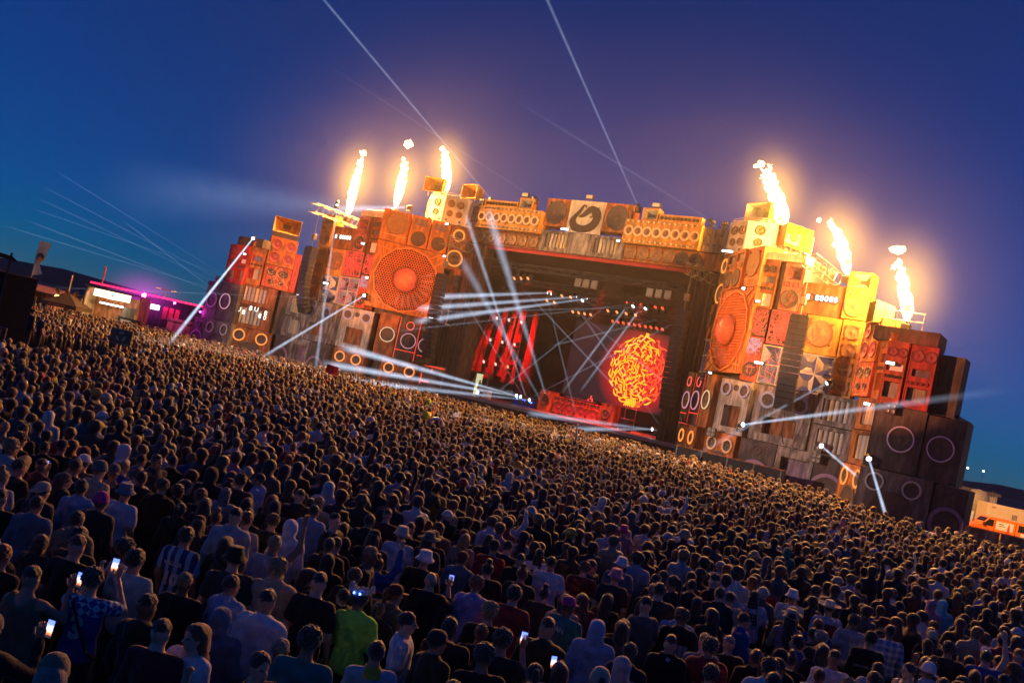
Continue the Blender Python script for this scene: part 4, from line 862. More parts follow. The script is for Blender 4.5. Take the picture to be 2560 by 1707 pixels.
for s, k, z, lb in [(-25.3, 7.9, 8.65, 'below the left blue pane panel'), (-14.4, 3.3, 8.5, 'under the left fan'), (17.2, 3.6, 8.3, 'under the right fan'), (20.3, 7.2, 3.9, 'on the right ground tier'), (29.05, 8.3, 3.75, 'under the right slats'), (34.4, 12.6, 8.05, 'under the right wing red cabinet'), (14.3, -.6, 22.3, 'at the right end of the header'), (-13.7, -.6, 22.5, 'at the left end of the header'), (-37.2, 12.4, 8.4, 'on the left wing')]:
    o = st('blinder_light', MB().bbox(-.36, .36, 0, .2, -.36, .36, .03), BLACK, SK(s, k, z), label='four lamp blinder ' + lb, cat='blinder light')
    for i in range(4): obj('lamp', shared(('blinder_lamp', 1), lambda: MB().lathe([(.14, 0), (.13, -.05), (.02, -.02)], 10)), STEEL, o, loc=(-.17 + .34 * (i % 2), -.01, -.17 + .34 * (i // 2)))
for s, lb in ((-8.3, 'left'), (0, 'centre'), (7.0, 'right')):
    o = st('header_floodlight', MB().bbox(-.4, .4, -.2, .2, 0, .45, .03), BLACK, SK(s + HC * (lb == 'centre'), -.9, 23.75 if lb == 'centre' else 23.45), label=f'small floodlight on top of the header, {lb} one', cat='floodlight')
    obj('glass', MB().box(-.34, .34, -.22, -.2, .06, .4), mat('flood_glass', (.6, .5, .4), .2), o)

# ================================================================== FLAMES
FLM, fn_, fl_ = newmat('fire'); fb = fn_['Principled BSDF']; fb.inputs['Base Color'].default_value = (0, 0, 0, 1)
tc_ = fn_.new('ShaderNodeTexCoord'); nz_ = fn_.new('ShaderNodeTexNoise'); nz_.inputs['Scale'].default_value = 1.3; nz_.inputs['Detail'].default_value = 4; fl_.new(tc_.outputs['Object'], nz_.inputs['Vector'])
rp_ = fn_.new('ShaderNodeValToRGB'); rp_.color_ramp.elements[0].position = .36; rp_.color_ramp.elements[0].color = (1.0, .42, .06, 1); rp_.color_ramp.elements[1].position = .5; rp_.color_ramp.elements[1].color = (1.0, .70, .26, 1)
fl_.new(nz_.outputs['Fac'], rp_.inputs['Fac']); fl_.new(rp_.outputs['Color'], fb.inputs['Emission Color']); fb.inputs['Emission Strength'].default_value = 9.0
FLM.cycles.emission_sampling = 'NONE'
def flame_halo(strength):
    """bloom glow put in round a flame: emission that thins out towards its edge"""
    if 'flame_halo' in MATS: return MATS['flame_halo']
    m, n, l = newmat('flame_halo'); n.remove(n['Principled BSDF']); em = n.new('ShaderNodeEmission'); em.inputs['Color'].default_value = (1.0, .50, .06, 1)
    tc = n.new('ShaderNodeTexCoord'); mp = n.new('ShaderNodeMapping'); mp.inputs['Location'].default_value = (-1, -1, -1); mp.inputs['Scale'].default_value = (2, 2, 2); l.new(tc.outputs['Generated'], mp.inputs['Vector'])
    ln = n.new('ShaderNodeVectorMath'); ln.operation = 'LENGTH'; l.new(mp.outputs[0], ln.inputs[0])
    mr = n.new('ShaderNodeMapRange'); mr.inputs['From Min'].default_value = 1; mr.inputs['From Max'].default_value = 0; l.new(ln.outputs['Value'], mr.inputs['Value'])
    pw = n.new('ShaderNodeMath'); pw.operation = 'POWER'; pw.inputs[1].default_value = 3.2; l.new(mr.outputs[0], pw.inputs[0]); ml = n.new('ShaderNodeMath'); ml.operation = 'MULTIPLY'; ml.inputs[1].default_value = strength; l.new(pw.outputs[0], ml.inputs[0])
    l.new(ml.outputs[0], em.inputs['Strength']); l.new(em.outputs[0], n['Material Output'].inputs['Volume']); m.cycles.emission_sampling = 'NONE'; MATS['flame_halo'] = m; return m
def flame_mesh(L, lean, w, seed):
    """ragged jet: overlapping tongues along a leaning spine, torn by noise"""
    rr = random.Random(seed); h = .11
    xs = np.arange(min(0, lean) - w * 2.2, max(0, lean) + w * 2.2 + h, h); ys = np.arange(-w * 1.9, w * 1.9 + h, h); zs = np.arange(-.15, L + 1.2, h)
    P = np.stack(np.meshgrid(xs, ys, zs, indexing='ij'), -1); x, y, z = P[..., 0], P[..., 1], P[..., 2]
    t = np.clip(z / L, 0, 1); cx = lean * t ** 1.35 + .22 * w * np.sin(t * 8 + seed) * t
    rad = w * (.10 + 1.0 * np.sin(np.pi * np.clip(t, 0, 1) ** .8) ** .75)
    F = np.hypot(x - cx, y * 1.15) - rad; F = np.maximum(F, z - L * .97)
    for i in range(9):
        u = rr.uniform(.35, 1.0); a = rr.uniform(0, 6.28); r_ = w * rr.uniform(.25, .5) * (1.15 - .4 * u); d = w * rr.uniform(.4, .95)
        c = np.array((lean * u ** 1.35 + d * math.cos(a) - .25 * u, d * math.sin(a) * .7, u * L + rr.uniform(-.1, .45))); F = np.minimum(F, np.linalg.norm((P - c) / (1, 1, 1.7), axis=-1) - r_)
    am = (.05 + .30 * t) * min(1, w * 1.4)
    n_ = np.sin(x * 5.1 + 2 * np.sin(z * 2.3 + seed)) * np.sin(z * 4.3 - x * 2 + seed) + .7 * np.sin(x * 10.7 + z * 5.1) * np.sin(y * 9.3 + z * 8.7 + seed) + .5 * np.sin(z * 15 + x * 13 + seed)
    V, Q = surface(F + am * n_ * .62, (xs[0], ys[0], zs[0]), h); mb = MB(); mb.v = [tuple(v) for v in V]; mb.f = [tuple(int(k) for k in q_) for q_ in Q]; return mb
def blob(r, seed):
    mb = MB(); V = []; F = []; n, m_ = 20, 14
    for j in range(m_ + 1):
        p = math.pi * j / m_
        for q_ in range(n):
            a = 2 * math.pi * q_ / n; d = Vector((math.sin(p) * math.cos(a), math.sin(p) * math.sin(a), math.cos(p))); rr_ = r * (1 + .5 * noise.noise(d * 1.8 + Vector((seed, 0, 0))) + .5 * noise.noise(d * 3.6 + Vector((seed, 3, 0))))
            V.append(tuple(d * rr_))
    for j in range(m_):
        for q_ in range(n): F.append((j * n + q_, (j + 1) * n + q_, (j + 1) * n + (q_ + 1) % n, j * n + (q_ + 1) % n))
    return mb.add(V, F)
FLAMES = [  # label, s, k, z, height, lean, width, puffs (dx, dz, r), light
    ('upright flame jet on the outer left tower, leftmost of all', -27.3, 5.0, 18.2, 7.0, .15, .46, [(.3, 7.3, .36)], 1.0),
    ('narrow flame jet with a separate fireball above it, left tower', -24.3, 1.0, 20.6, 5.4, .1, .48, [(-.2, 7.4, .52)], 1.0),
    ('flame jet rising between the two yellow horns, left tower', -19.4, -1.2, 23.4, 4.9, -1.6, .50, [(-1.95, 4.9, .3)], 1.0),
    ('tallest flame jet behind the white horn, right tower', 19.5, -1.0, 22.3, 5.6, -2.5, .68, [(-3.15, 5.9, .36), (-3.6, 5.7, .2)], 1.2),
    ('flame jet beside the tall yellow cabinet, right tower', 27.6, 5.0, 17.9, 4.5, -2.2, .47, [(-3.0, 4.2, .2)], 1.0),
    ('flame jet with a torn off cloud on the right wing', 33.85, 10.5, 14.1, 4.2, -1.3, .42, [(-1.5, 5.0, .36), (-1.85, 5.0, .26), (-1.2, 5.1, .22)], .9),
]
for i, (lb, s, k, z, L, lean, w, puffs, pw_) in enumerate(FLAMES):
    o = obj('flame', flame_mesh(L, lean, w, i * 3.7 + 1), FLM, smooth=True, loc=SK(s, k, z), rot=(0, 0, rotz())); tag(o, lb, 'flame')
    for j, (dx, dz, r_) in enumerate(puffs): obj('fireball', blob(r_ * .8, i * 5 + j), FLM, o, smooth=True, loc=(dx, 0, dz))
    g_ = obj('flame_halo', shared(('flame_halo', 1), lambda: MB().lathez([(max(.004, math.sin(math.pi * q_ / 12)), -math.cos(math.pi * q_ / 12)) for q_ in range(13)], 20)), flame_halo(.62), o, loc=(lean * .5, 0, L * .62)); g_.scale = (4.6, 4.6, L * .5 + 4.0); g_.rotation_euler = (0, math.atan2(lean, L), 0)  # emitting shell added for the bloom round each flame
    nb = st('flame_unit', MB().bbox(-.3, .3, -.3, .3, -.5, -.05, .03), BLACK, SK(s, k, z), label='black flame unit under the ' + lb.split(',')[0], cat='flame unit')
    obj('nozzle', MB().lathez([(.12, -.05), (.1, .12), (.06, .12)], 10), STEEL, nb)
    point(SK(s + lean * .5, k, z + L * .6), 100000 * pw_, (1.0, .40, .085), .9)

# ================================================================== STAGE LIGHTING (lamps, projectors and added spots)
FOH = Vector((-27, 44, 7.2))
OR = (1.0, .33, .055)
spot(FOH, SK(-20.5, 3.5, 14.2), 220000, (1, .27, .04), 18, .5)
spot(FOH + Vector((1, 0, 0)), SK(22.5, 5.5, 14.6), 200000, OR, 17, .5)
spot(FOH + Vector((.5, .5, 0)), SK(-32.5, 9.5, 11.0), 170000, (1, .28, .10), 10, .5)
spot(FOH + Vector((.5, -.5, 0)), SK(34, 11.5, 10.6), 180000, (1, .30, .10), 9.5, .5)
spot(FOH + Vector((0, .5, .5)), SK(0, -1, 21), 120000, (1, .62, .30), 24, .6)
spot(FOH + Vector((0, 1, 0)), SK(-26, 8, 4.5), 90000, (1, .66, .52), 26, .8)
spot(FOH + Vector((1, 1, 0)), SK(26, 8, 4.5), 85000, (1, .66, .52), 24, .8)
# warm spots added at the header floodlights to rim-light the crowd
for sx, tk_ in ((-8.3, -16), (-.5, 2), (7.0, 20)): spot(SK(sx, -.6, 23.7), SK(tk_, 34, 0), 36000, (1, .37, .07), 78, .9, .3)
# red wash inside the stage
for a, b, p_ in (((-8, -4, 15.5), (-12.5, -10, 7.5), 11000), ((-5, -4.5, 15), (-14, -10, 8), 9000), ((6, -4, 15), (4, -7, 2.2), 30000), ((2, -3, 15.5), (0, -5, 2.2), 22000), ((9, -5, 15), (9, -5, 2), 20000)):
    spot(SK(*a), SK(*b), p_, (1.0, .04, .03), 42, .7, .15, 1.0)
spot(SK(-1, 6, 17.5), SK(0, -6, 3), 15000, (1, .22, .12), 34, .6)  # red spot added to brighten the booth, no fixture there
spot(SK(4, 5, 17.5), SK(6, -3, 2), 9000, (1, .12, .10), 40, .6)
# white beams landing on the crowd
spot(SK(-5, -2.5, 3.4), SK(-9, 18, 1.5), 50000, (.75, .86, 1), 17, .8, .15, 1.0)
spot(SK(-33.9, 11.6, 13.6), SK(-12.5, 34, 1.6), 150000, (.75, .86, 1), 5, .5)
spot(SK(11, -3, 3.2), SK(4, 9, 1.5), 5000, (.75, .86, 1), 14, .8)

# ================================================================== LEFT: control tower, platform, food stalls
def wob(name, mb, m, loc=(0, 0, 0), rz=0.0, label=None, cat=None, smooth=False):
    o = obj(name, mb, m, loc=loc, rot=(0, 0, rz), smooth=smooth); tag(o, label, cat); return o
MESHF = mat('black_scrim', (.014, .011, .012), .95, var=.6, scale=9, bump=.5, bscale=60)
ct = wob('control_tower', MB().box(-9, 0, 0, 3.2, 0, 4.35), MESHF, (-22.75, 45, 0), R(28), 'black mesh clad control tower at the left edge', 'control tower')
obj('roof', MB().add([(-9, -.3, 5.9), (-1.3, -.3, 5.15), (-1.3, 3.4, 5.15), (-9, 3.4, 5.9), (-9, -.3, 5.6), (-1.0, -.3, 4.95), (-1.0, 3.4, 4.95), (-9, 3.4, 5.6)], [(0, 1, 2, 3), (4, 7, 6, 5), (0, 4, 5, 1), (1, 5, 6, 2)]), MESHF, ct)
for i in range(5): obj('post', MB().box(-9 + 1.9 * i, -8.9 + 1.9 * i, -.1, 0, 0, 5.3), BLACK, ct)
for i in range(4): obj('scrim_panel', MB().box(-8.85 + 1.9 * i, -7.2 + 1.9 * i, -.06, -.03, .15, 4.3), MESHF, ct)
pf = wob('platform', MB().box(-8, 0, 0, 4.3, .95, 1.1).box(-8, -.02, .03, 4.2, 0, .95), mat('platform_grey', (.12, .10, .09), .9), (-19.7, 40.6, 0), 0, 'grey platform that two men stand on beside the control tower', 'platform')
for i in range(2):
    w = wob('concrete_barrier', MB().add([(x, y, z) for x in (-.95, .95) for y, z in ((-.3, 0), (-.3, .3), (-.12, .55), (-.1, 1.3 + .1 * i), (.1, 1.3 + .1 * i), (.12, .55), (.3, .3), (.3, 0))], [tuple(range(7, -1, -1)), tuple(range(8, 16))] + [(j, (j + 1) % 8, 8 + (j + 1) % 8, 8 + j) for j in range(8)]), mat('barrier_grey', (.28, .25, .22), .9, var=.5, scale=4, bump=.5), (-18.9 + 1.98 * i, 39.6 + .1 * i, 0), R(2), ['left', 'right'][i] + ' grey barrier block behind the near crowd', 'barrier')
rl = wob('steel_railing', MB().tube([(0, 0, 1.1), (0, 0, 2.0), (1.2, 0, 2.0), (1.2, 0, 1.1)], .035, 6), STEEL, (-22.6, 40.7, 0), 0, 'short pale steel railing at the left edge', 'railing')
for i in range(4): obj('bar', MB().tube([(.24 * (i + 1), 0, 1.15), (.24 * (i + 1), 0, 1.97)], .015, 5), STEEL, rl)
# recycling sign
sg_ = wob('recycling_sign', MB().bbox(-.36, .36, -.02, .02, 2.82, 3.36, .008), mat('sign_green', (.16, .14, .07), .8), (-13.0, 32, 0), R(3), 'dark green recycling sign on a pole above the crowd', 'sign')
obj('pole', MB().tube([(0, .03, 0), (0, .03, 3.5)], .03, 6), BLACK, sg_)
ar = MB()
for i in range(3):
    a = math.pi / 2 + i * 2.094; c0 = Vector((.11 * math.cos(a), 0, .11 * math.sin(a))); t = Vector((-math.sin(a), 0, math.cos(a))); n_ = Vector((math.cos(a), 0, math.sin(a)))
    for q_ in ((-.09, .03), (.03, .09)):
        pass
    p = [c0 - t * .09 - n_ * .01, c0 + t * .03 - n_ * .01, c0 + t * .03 + n_ * .045, c0 - t * .07 + n_ * .045]; ar.quad(*[(v.x, -.026, 3.1 + v.z) for v in p])
    p = [c0 + t * .03 - n_ * .035, c0 + t * .11 - n_ * .0, c0 + t * .03 + n_ * .07]; ar.add([(v.x, -.026, 3.1 + v.z) for v in p], [(0, 1, 2)])
obj('recycling_symbol', ar, mat('sign_white', (.6, .58, .5), .8), sg_)
for i in range(12):
    for z in (2.84, 3.31): obj('edge_stripe', MB().add([(-.35 + .06 * i, -.025, z), (-.32 + .06 * i, -.025, z), (-.305 + .06 * i, -.025, z + .03), (-.335 + .06 * i, -.025, z + .03)], [(0, 1, 2, 3)]), mat('sign_white', (.6, .58, .5)), sg_)
# food stall with the glowing sign
WARM = emis('warm_lit_panel', (1.0, .80, .46), 3.6, True)
PLK = mat('rough_planks', (.36, .22, .10), .85, var=.4, scale=2, stretch=(6, 6, .6), stain=.3)
fs = empty('food_stall', (-42.4, 100, 0)); tag(fs, 'food stall with a long glowing cream sign over a lit counter', 'stall')
obj('back_wall', MB().box(-3, 3, 2.6, 2.8, 0, 4.3), PLYD, fs); obj('roof', MB().box(-3.1, 3.1, -.2, 2.9, 4.62, 4.75), DARKB, fs)
obj('side_wall', MB().box(-3, -2.85, .05, 2.6, 0, 4.6), PLK, fs); obj('side_wall', MB().box(2.85, 3, .05, 2.6, 0, 4.6), PLYD, fs)
obj('counter', MB().box(-2.8, 2.8, -.1, .4, 0, 1.25), PLK, fs)
sn = obj('sign', MB().bbox(-2.0, 2.05, -.35, -.2, 3.75, 4.6, .03), DARKB, fs); obj('lit_face', MB().quad((-1.95, -.36, 3.8), (2.0, -.36, 3.8), (2.0, -.36, 4.55), (-1.95, -.36, 4.55)), WARM, sn)
for i in range(22):
    x = -1.85 + .175 * i
    if 9 < i < 13: continue
    for z in (4.05, 4.33): obj('letter', MB().box(x, x + random.uniform(.06, .13), -.372, -.364, z - .07, z + random.uniform(.02, .09)), CABLE, sn)
obj('letter', MB().add([(-.15, -.372, 4.15), (.02, -.372, 4.3), (.19, -.372, 4.15), (.02, -.372, 4.0)], [(0, 3, 2, 1)]), CABLE, sn)
obj('lamp', MB().tube([(-1.4, .3, 3.2), (1.3, .4, 3.2)], .07, 6), emis('tube_lamp', (1.0, .9, .7), 12, True), fs)
obj('menu_board', MB().box(1.3, 2.6, .0, .06, 2.2, 3.3), DARKB, fs)
bn = obj('banner', MB().add([(1.2, -.5, 1.2), (3.6, -.5, 1.2), (3.6, -.5, 2.15), (1.2, -.5, 2.25)], [(0, 1, 2, 3)]), BLACKC, fs); obj('banner_lettering', MB().box(1.5, 2.6, -.512, -.505, 1.75, 1.98), mat('sign_white', (.6, .58, .5)), bn)
lp_ = bpy.data.lights.new('stall_light', 'POINT'); lp_.energy = 900; lp_.color = (1, .8, .5); lp_.shadow_soft_size = .2; lo_ = bpy.data.objects.new('stall_light', lp_); lo_.location = (-42.4, 99.3, 3.3); link(lo_)
wob('wooden_screen', MB().box(-.9, .9, 0, .1, 0, 3.2).box(-.95, -.85, -.05, .15, 0, 5.4), PLK, (-46.2, 99.6, 0), R(-12), 'upright plank screen with a tall post left of the glowing stall', 'wooden screen')
wob('wooden_screen', MB().box(-1.0, 1.0, 0, .1, 0, 2.6), PLK, (-45.6, 88.5, 0), R(10), 'low plank screen beside the control tower', 'wooden screen')
tn = wob('canopy_tent', MB().add([(-1.7, -1.7, 2.45), (1.7, -1.7, 2.45), (1.7, 1.7, 2.45), (-1.7, 1.7, 2.45), (0, 0, 3.55), (-1.7, -1.7, 2.1), (1.7, -1.7, 2.1), (1.7, 1.7, 2.1), (-1.7, 1.7, 2.1)], [(0, 1, 4), (1, 2, 4), (2, 3, 4), (3, 0, 4), (5, 6, 1, 0), (6, 7, 2, 1), (8, 5, 0, 3)]), mat('tent_dark', (.07, .05, .035), .8), (-42.3, 90, 0), 0, 'dark peaked canopy tent left of the glowing stall', 'tent')
for sx in (-1, 1):
    for sy in (-1, 1): obj('leg', MB().tube([(sx * 1.65, sy * 1.65, 0), (sx * 1.65, sy * 1.65, 2.2)], .04, 6), STEEL, tn)
obj('valance_lettering', MB().box(-1.0, .1, -1.715, -1.708, 2.2, 2.32).box(.25, .7, -1.715, -1.708, 2.2, 2.32), mat('valance_print', (.4, .12, .06), .8), tn)
ss = empty('lit_leaf_sign', (-44.0, 93, 0)); tag(ss, 'three leaf shaped sign boards over yellow lamps', 'sign')
obj('frame', MB().box(-1.4, 1.4, 0, .1, 2.7, 2.85).box(-1.3, -1.2, 0, .1, 0, 2.7).box(1.2, 1.3, 0, .1, 0, 2.7), PLYD, ss)
for i in range(3):
    obj('leaf_board', MB().lathe([(.38, -.02), (.38, .05), (.01, .06)], 14, 0, 0, .55, 1.0), PLYD, ss, loc=(-.9 + .9 * i, 0, 3.5), rot=(0, R(-28 + 28 * i), 0)); obj('lamp', shared(('yellow_bulb', 1), lambda: blob(.16, 2), True), emis('yellow_bulb', (1, .7, .12), 9), ss, loc=(-.8 + .8 * i, -.15, 2.95))
sb = empty('roof_stall', (-49.6, 97, 0)); tag(sb, 'brown stall with a sloping pink roof at the far left', 'stall')
obj('wall', MB().box(-2.6, 2.6, .2, 2.6, 0, 2.9), PLYD, sb); obj('roof', MB().add([(-2.8, -.3, 3.1), (2.8, -.3, 3.0), (2.8, 2.8, 3.6), (-2.8, 2.8, 3.7), (-2.8, -.3, 3.0), (2.8, -.3, 2.9)], [(0, 1, 2, 3), (4, 5, 1, 0)]), mat('roof_pink', (.30, .13, .13), .8), sb); obj('opening', MB().box(-2.0, 2.0, .12, .19, 1.2, 2.4), BLACKC, sb)
# long bar with red strip light and magenta lamps
br = empty('long_bar', (-41.2, 110, 0)); tag(br, 'long low bar building edged with a red strip light', 'bar')
obj('wall', MB().box(-7.5, 7.5, .4, 5, 0, 4.9), DARKB, br); obj('roof', MB().box(-7.8, 7.8, -1.4, 5.2, 5.0, 5.2), BLACK, br)
obj('strip_light', MB().box(-7.8, 7.6, -1.47, -1.42, 5.03, 5.25), emis('strip_red', (1.0, .02, .09), 2.2, True), br)
obj('counter', MB().box(2.8, 7.2, -4.3, -3.8, 2.85, 3.15).box(2.9, 7.1, -4.2, -3.9, 0, 2.85), PLK, br)
sc_ = obj('menu_screen', MB().bbox(.4, 1.85, -4.5, -4.4, 3.6, 4.25, .02), BLACK, br); obj('screen_face', MB().quad((.45, -4.51, 3.65), (1.8, -4.51, 3.65), (1.8, -4.51, 4.2), (.45, -4.51, 4.2)), emis('white_screen', (.9, .97, 1.0), 3.5), sc_)
for i, (x, z, s_) in enumerate(((.0, 4.95, 1.6), (3.5, 4.85, .8), (6.5, 4.5, .6))):
    obj('magenta_lamp', blob(.14 * s_, i), emis('magenta_bulb', (1.0, .05, .85), 30), br, smooth=True, loc=(x, -5.0, z)); point((-41.2 + x, 104.6, z), 300 * s_ ** 2, (1, .06, .8), .15)
for i in range(3): obj('red_banner', MB().box(1.9 + .7 * i, 2.4 + .7 * i, -3.6, -3.55, 2.8, 4.2), mat('banner_red', (.5, .02, .03), .8), br)
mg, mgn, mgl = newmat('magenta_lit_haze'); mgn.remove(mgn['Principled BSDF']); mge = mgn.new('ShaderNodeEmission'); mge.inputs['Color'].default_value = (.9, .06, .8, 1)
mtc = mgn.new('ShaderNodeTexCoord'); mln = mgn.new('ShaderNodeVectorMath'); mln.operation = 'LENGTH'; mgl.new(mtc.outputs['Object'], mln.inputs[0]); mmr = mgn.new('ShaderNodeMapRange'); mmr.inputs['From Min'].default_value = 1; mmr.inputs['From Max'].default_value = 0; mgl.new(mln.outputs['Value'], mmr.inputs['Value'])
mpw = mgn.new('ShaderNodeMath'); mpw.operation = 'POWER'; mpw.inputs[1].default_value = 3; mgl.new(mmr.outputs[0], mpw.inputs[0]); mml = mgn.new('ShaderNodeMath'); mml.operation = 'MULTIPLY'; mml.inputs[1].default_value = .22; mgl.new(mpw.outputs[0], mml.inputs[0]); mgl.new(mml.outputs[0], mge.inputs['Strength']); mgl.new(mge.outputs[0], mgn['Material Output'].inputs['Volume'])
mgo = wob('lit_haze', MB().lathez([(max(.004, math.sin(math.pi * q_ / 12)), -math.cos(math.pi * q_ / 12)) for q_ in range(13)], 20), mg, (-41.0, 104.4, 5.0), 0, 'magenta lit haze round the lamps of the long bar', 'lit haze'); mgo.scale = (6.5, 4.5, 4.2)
ms = wob('mast', MB().tube([(0, 0, 0), (.15, 0, 7.5)], .12, 6), mat('mast_red', (.35, .05, .05), .7), (-52.8, 120, 0), 0, 'slim red mast behind the stalls', 'mast'); obj('mast_cap', MB().lathez([(.16, 7.45), (.16, 7.6), (.01, 7.7)], 8), STEEL, ms)
lpst = wob('lamp_post', MB().tube([(0, 0, 0), (0, 0, 6.3)], .07, 6), STEEL, (-44.5, 120, 0), 0, 'twin headed pale lamp post behind the long bar', 'lamp post'); obj('lamp_arm', MB().box(-1.0, 1.0, -.1, .1, 6.25, 6.4), STEEL, lpst)
for sx in (-1, 1): obj('lamp_head', MB().bbox(sx * 1.0 - .35, sx * 1.0 + .35, -.15, .15, 6.2, 6.38, .02), mat('sign_white', (.6, .58, .5)), lpst)
# feather flag
fg = wob('feather_flag', MB().tube([(0, 0, 0), (0, 0, 6.5), (.08, 0, 8.1)], .05, 6), STEEL, (-48.8, 95, 0), 0, 'pale feather flag with a dark round print at the left', 'flag')
fm = MB(); rows = [(.02, .1, 4.5), (.02, 1.0, 4.75), (.03, .55, 5.6), (.04, .95, 6.4), (.05, 1.0, 7.2), (.08, 1.25, 7.85), (.1, .95, 8.05)]
for a, b, z in rows: fm.v += [(a, 0, z), ((a + b) / 2, .12 * math.sin(z * 3), z), (b, .0, z)]
for i in range(len(rows) - 1):
    for j in range(2): fm.f.append((i * 3 + j, i * 3 + j + 1, i * 3 + j + 4, i * 3 + j + 3))
fo = obj('flag_cloth', fm, mat('flag_pale', (.46, .52, .46), .8, var=.25, scale=2), fg, smooth=True)
obj('flag_print', MB().lathe([(.36, -.14), (.001, -.16)], 16, .5, 6.45, 1, 1.15), mat('flag_dark', (.06, .07, .12), .8), fo); obj('flag_print', MB().lathe([(.22, -.165), (.001, -.17)], 12, .5, 6.25, 1.1, .8), mat('flag_orange', (.6, .2, .06), .8), fo)
# smaller sheds to fill the edge of the field
for i, (x, y, w, h, m_) in enumerate(((-56, 112, 7, 3.2, DARKB), (-35.5, 118, 6, 3.6, DARKB), (-62, 104, 5, 3.0, CONC))):
    o = wob('site_shed', MB().box(-w / 2, w / 2, 0, 3, 0, h), m_, (x, y, 0), 0, ['long dark shed far left behind the stalls', 'dark shed between the bar and the left wing', 'grey shed at the far left'][i], 'shed'); obj('roof', MB().box(-w / 2 - .2, w / 2 + .2, -.3, 3.2, h, h + .15), BLACK, o)

# ================================================================== RIGHT: hoarding, van, truck, tank
FE = mat('hoarding_cloth', (.42, .29, .18), .9, var=.4, scale=1.5, stain=.4)
for i in range(5):
    x0 = 26.6 + 2.0 * i; y0 = 52.2 - .35 * i
    o = wob('hoarding_panel', MB().add([(x, .05 * math.sin(x * 4 + i) * math.sin(z * 1.5), z) for z in (0, .7, 1.4, 2.05) for x in [q_ * .24 for q_ in range(9)]], [(r_ * 9 + j, r_ * 9 + j + 1, (r_ + 1) * 9 + j + 1, (r_ + 1) * 9 + j) for r_ in range(3) for j in range(8)]), FE, (x0, y0, 0), R(-10), 'brown cloth hoarding panel, ' + ['first', 'second', 'third', 'fourth', 'fifth'][i] + ' from the right wing', 'hoarding', True)
    obj('post', MB().tube([(-.03, 0, 0), (-.03, 0, 2.15)], .035, 6), STEEL if i != 1 else CREAM, o); obj('top_rail', MB().tube([(0, 0, 2.08), (1.95, 0, 2.08)], .025, 5), STEEL, o)
    if i == 0:
        em_ = stroke_ring = MB().lathe([(.34, -.06), (.26, -.065)], 18, 1.0, 1.25); obj('emblem_print', em_, mat('emblem_faded', (.34, .25, .16), .9), o)
# panel van, nose to the left
VO = mat('van_orange', (.85, .20, .015), .35, var=.08, scale=2, bump=0)
def van():
    L, W2, Hh = 4.9, .95, 1.95
    prof = [(0, .35), (.0, .95), (.25, 1.05), (1.0, 1.25), (1.55, 1.88), (1.8, 1.97), (4.75, 1.97), (4.9, 1.7), (4.9, .35)]
    mb = MB(); V = [(x, y, z) for y in (-W2, W2) for x, z in prof]; n = len(prof)
    mb.add(V, [tuple(range(n)), tuple(range(2 * n - 1, n - 1, -1))] + [(i, n + i, n + (i + 1) % n, (i + 1) % n) for i in range(n)])
    o = wob('panel_van', mb, VO, (40.8, 80, 0), R(-6), 'orange panel van behind the hoarding at the right', 'van')
    GL = mat('van_glass', (.02, .022, .025), .1, var=0, bump=0)
    for y, sg in ((-W2 - .008, -1),):
        obj('cab_window', MB().add([(1.05, y, 1.22), (1.95, y, 1.22), (1.95, y, 1.78), (1.55, y, 1.78)], [(0, 1, 2, 3)]), GL, o)
        pn = obj('side_print', MB().quad((2.15, y, 1.05), (3.55, y, 1.05), (3.55, y, 1.75), (2.15, y, 1.75)), mat('van_white', (.7, .68, .66), .4), o)
        obj('bottle_print', MB().add([(3.05, y - .004, .75), (3.32, y - .004, .75), (3.28, y - .004, 1.35), (3.22, y - .004, 1.68), (3.15, y - .004, 1.68), (3.09, y - .004, 1.35)], [(0, 1, 2, 3, 4, 5)]), mat('print_red', (.5, .08, .03), .4), pn)
        obj('lettering', MB().box(2.35, 2.75, y - .006, y - .003, 1.5, 1.56).box(2.35, 2.9, y - .006, y - .003, 1.36, 1.41), CABLE, pn)
        obj('rear_window', MB().quad((3.95, y, 1.2), (4.62, y, 1.2), (4.62, y, 1.78), (3.95, y, 1.78)), GL, o)
        obj('door_gap', MB().box(3.72, 3.76, y - .002, y + .01, .45, 1.9), CABLE, o); obj('door_gap', MB().box(2.02, 2.05, y - .002, y + .01, .45, 1.9), CABLE, o)
        obj('rear_print', MB().box(4.2, 4.55, y - .006, y - .003, .55, 1.15), mat('van_white', (.7, .68, .66)), o)
    obj('windscreen', MB().add([(1.06, -.85, 1.31), (1.06, .85, 1.31), (1.5, .8, 1.84), (1.5, -.8, 1.84)], [(3, 2, 1, 0)]), GL, o)
    for x in (.85, 4.0):
        for y in (-W2, W2):
            w_ = obj('wheel', MB().lathe([(.001, -.1), (.2, -.1), (.33, -.09), (.34, .09), (.2, .1)], 18), CABLE, o, loc=(x, y, .34)); obj('rim', MB().lathe([(.19, -.105), (.15, -.11), (.001, -.12)], 12), STEEL, w_)
    obj('headlight', MB().bbox(-.02, .15, -.9, -.6, .8, .98, .02), mat('lamp_clear', (.6, .6, .6), .1), o); obj('tail_light', MB().box(4.88, 4.92, -.93, -.8, .9, 1.4), mat('lamp_red', (.5, .02, .02), .2), o)
    obj('mirror', MB().bbox(1.1, 1.25, -1.15, -.97, 1.2, 1.45, .02), CABLE, o); obj('bumper', MB().bbox(-.08, .2, -.93, .93, .3, .55, .04), CABLE, o)
van()
tk = wob('box_trailer', MB().bbox(0, 7.5, 0, 2.4, .75, 2.85, .05), mat('trailer_cream', (.72, .64, .48), .5, var=.08), (48.9, 92, 0), R(-4), 'cream box trailer behind the orange van', 'trailer')
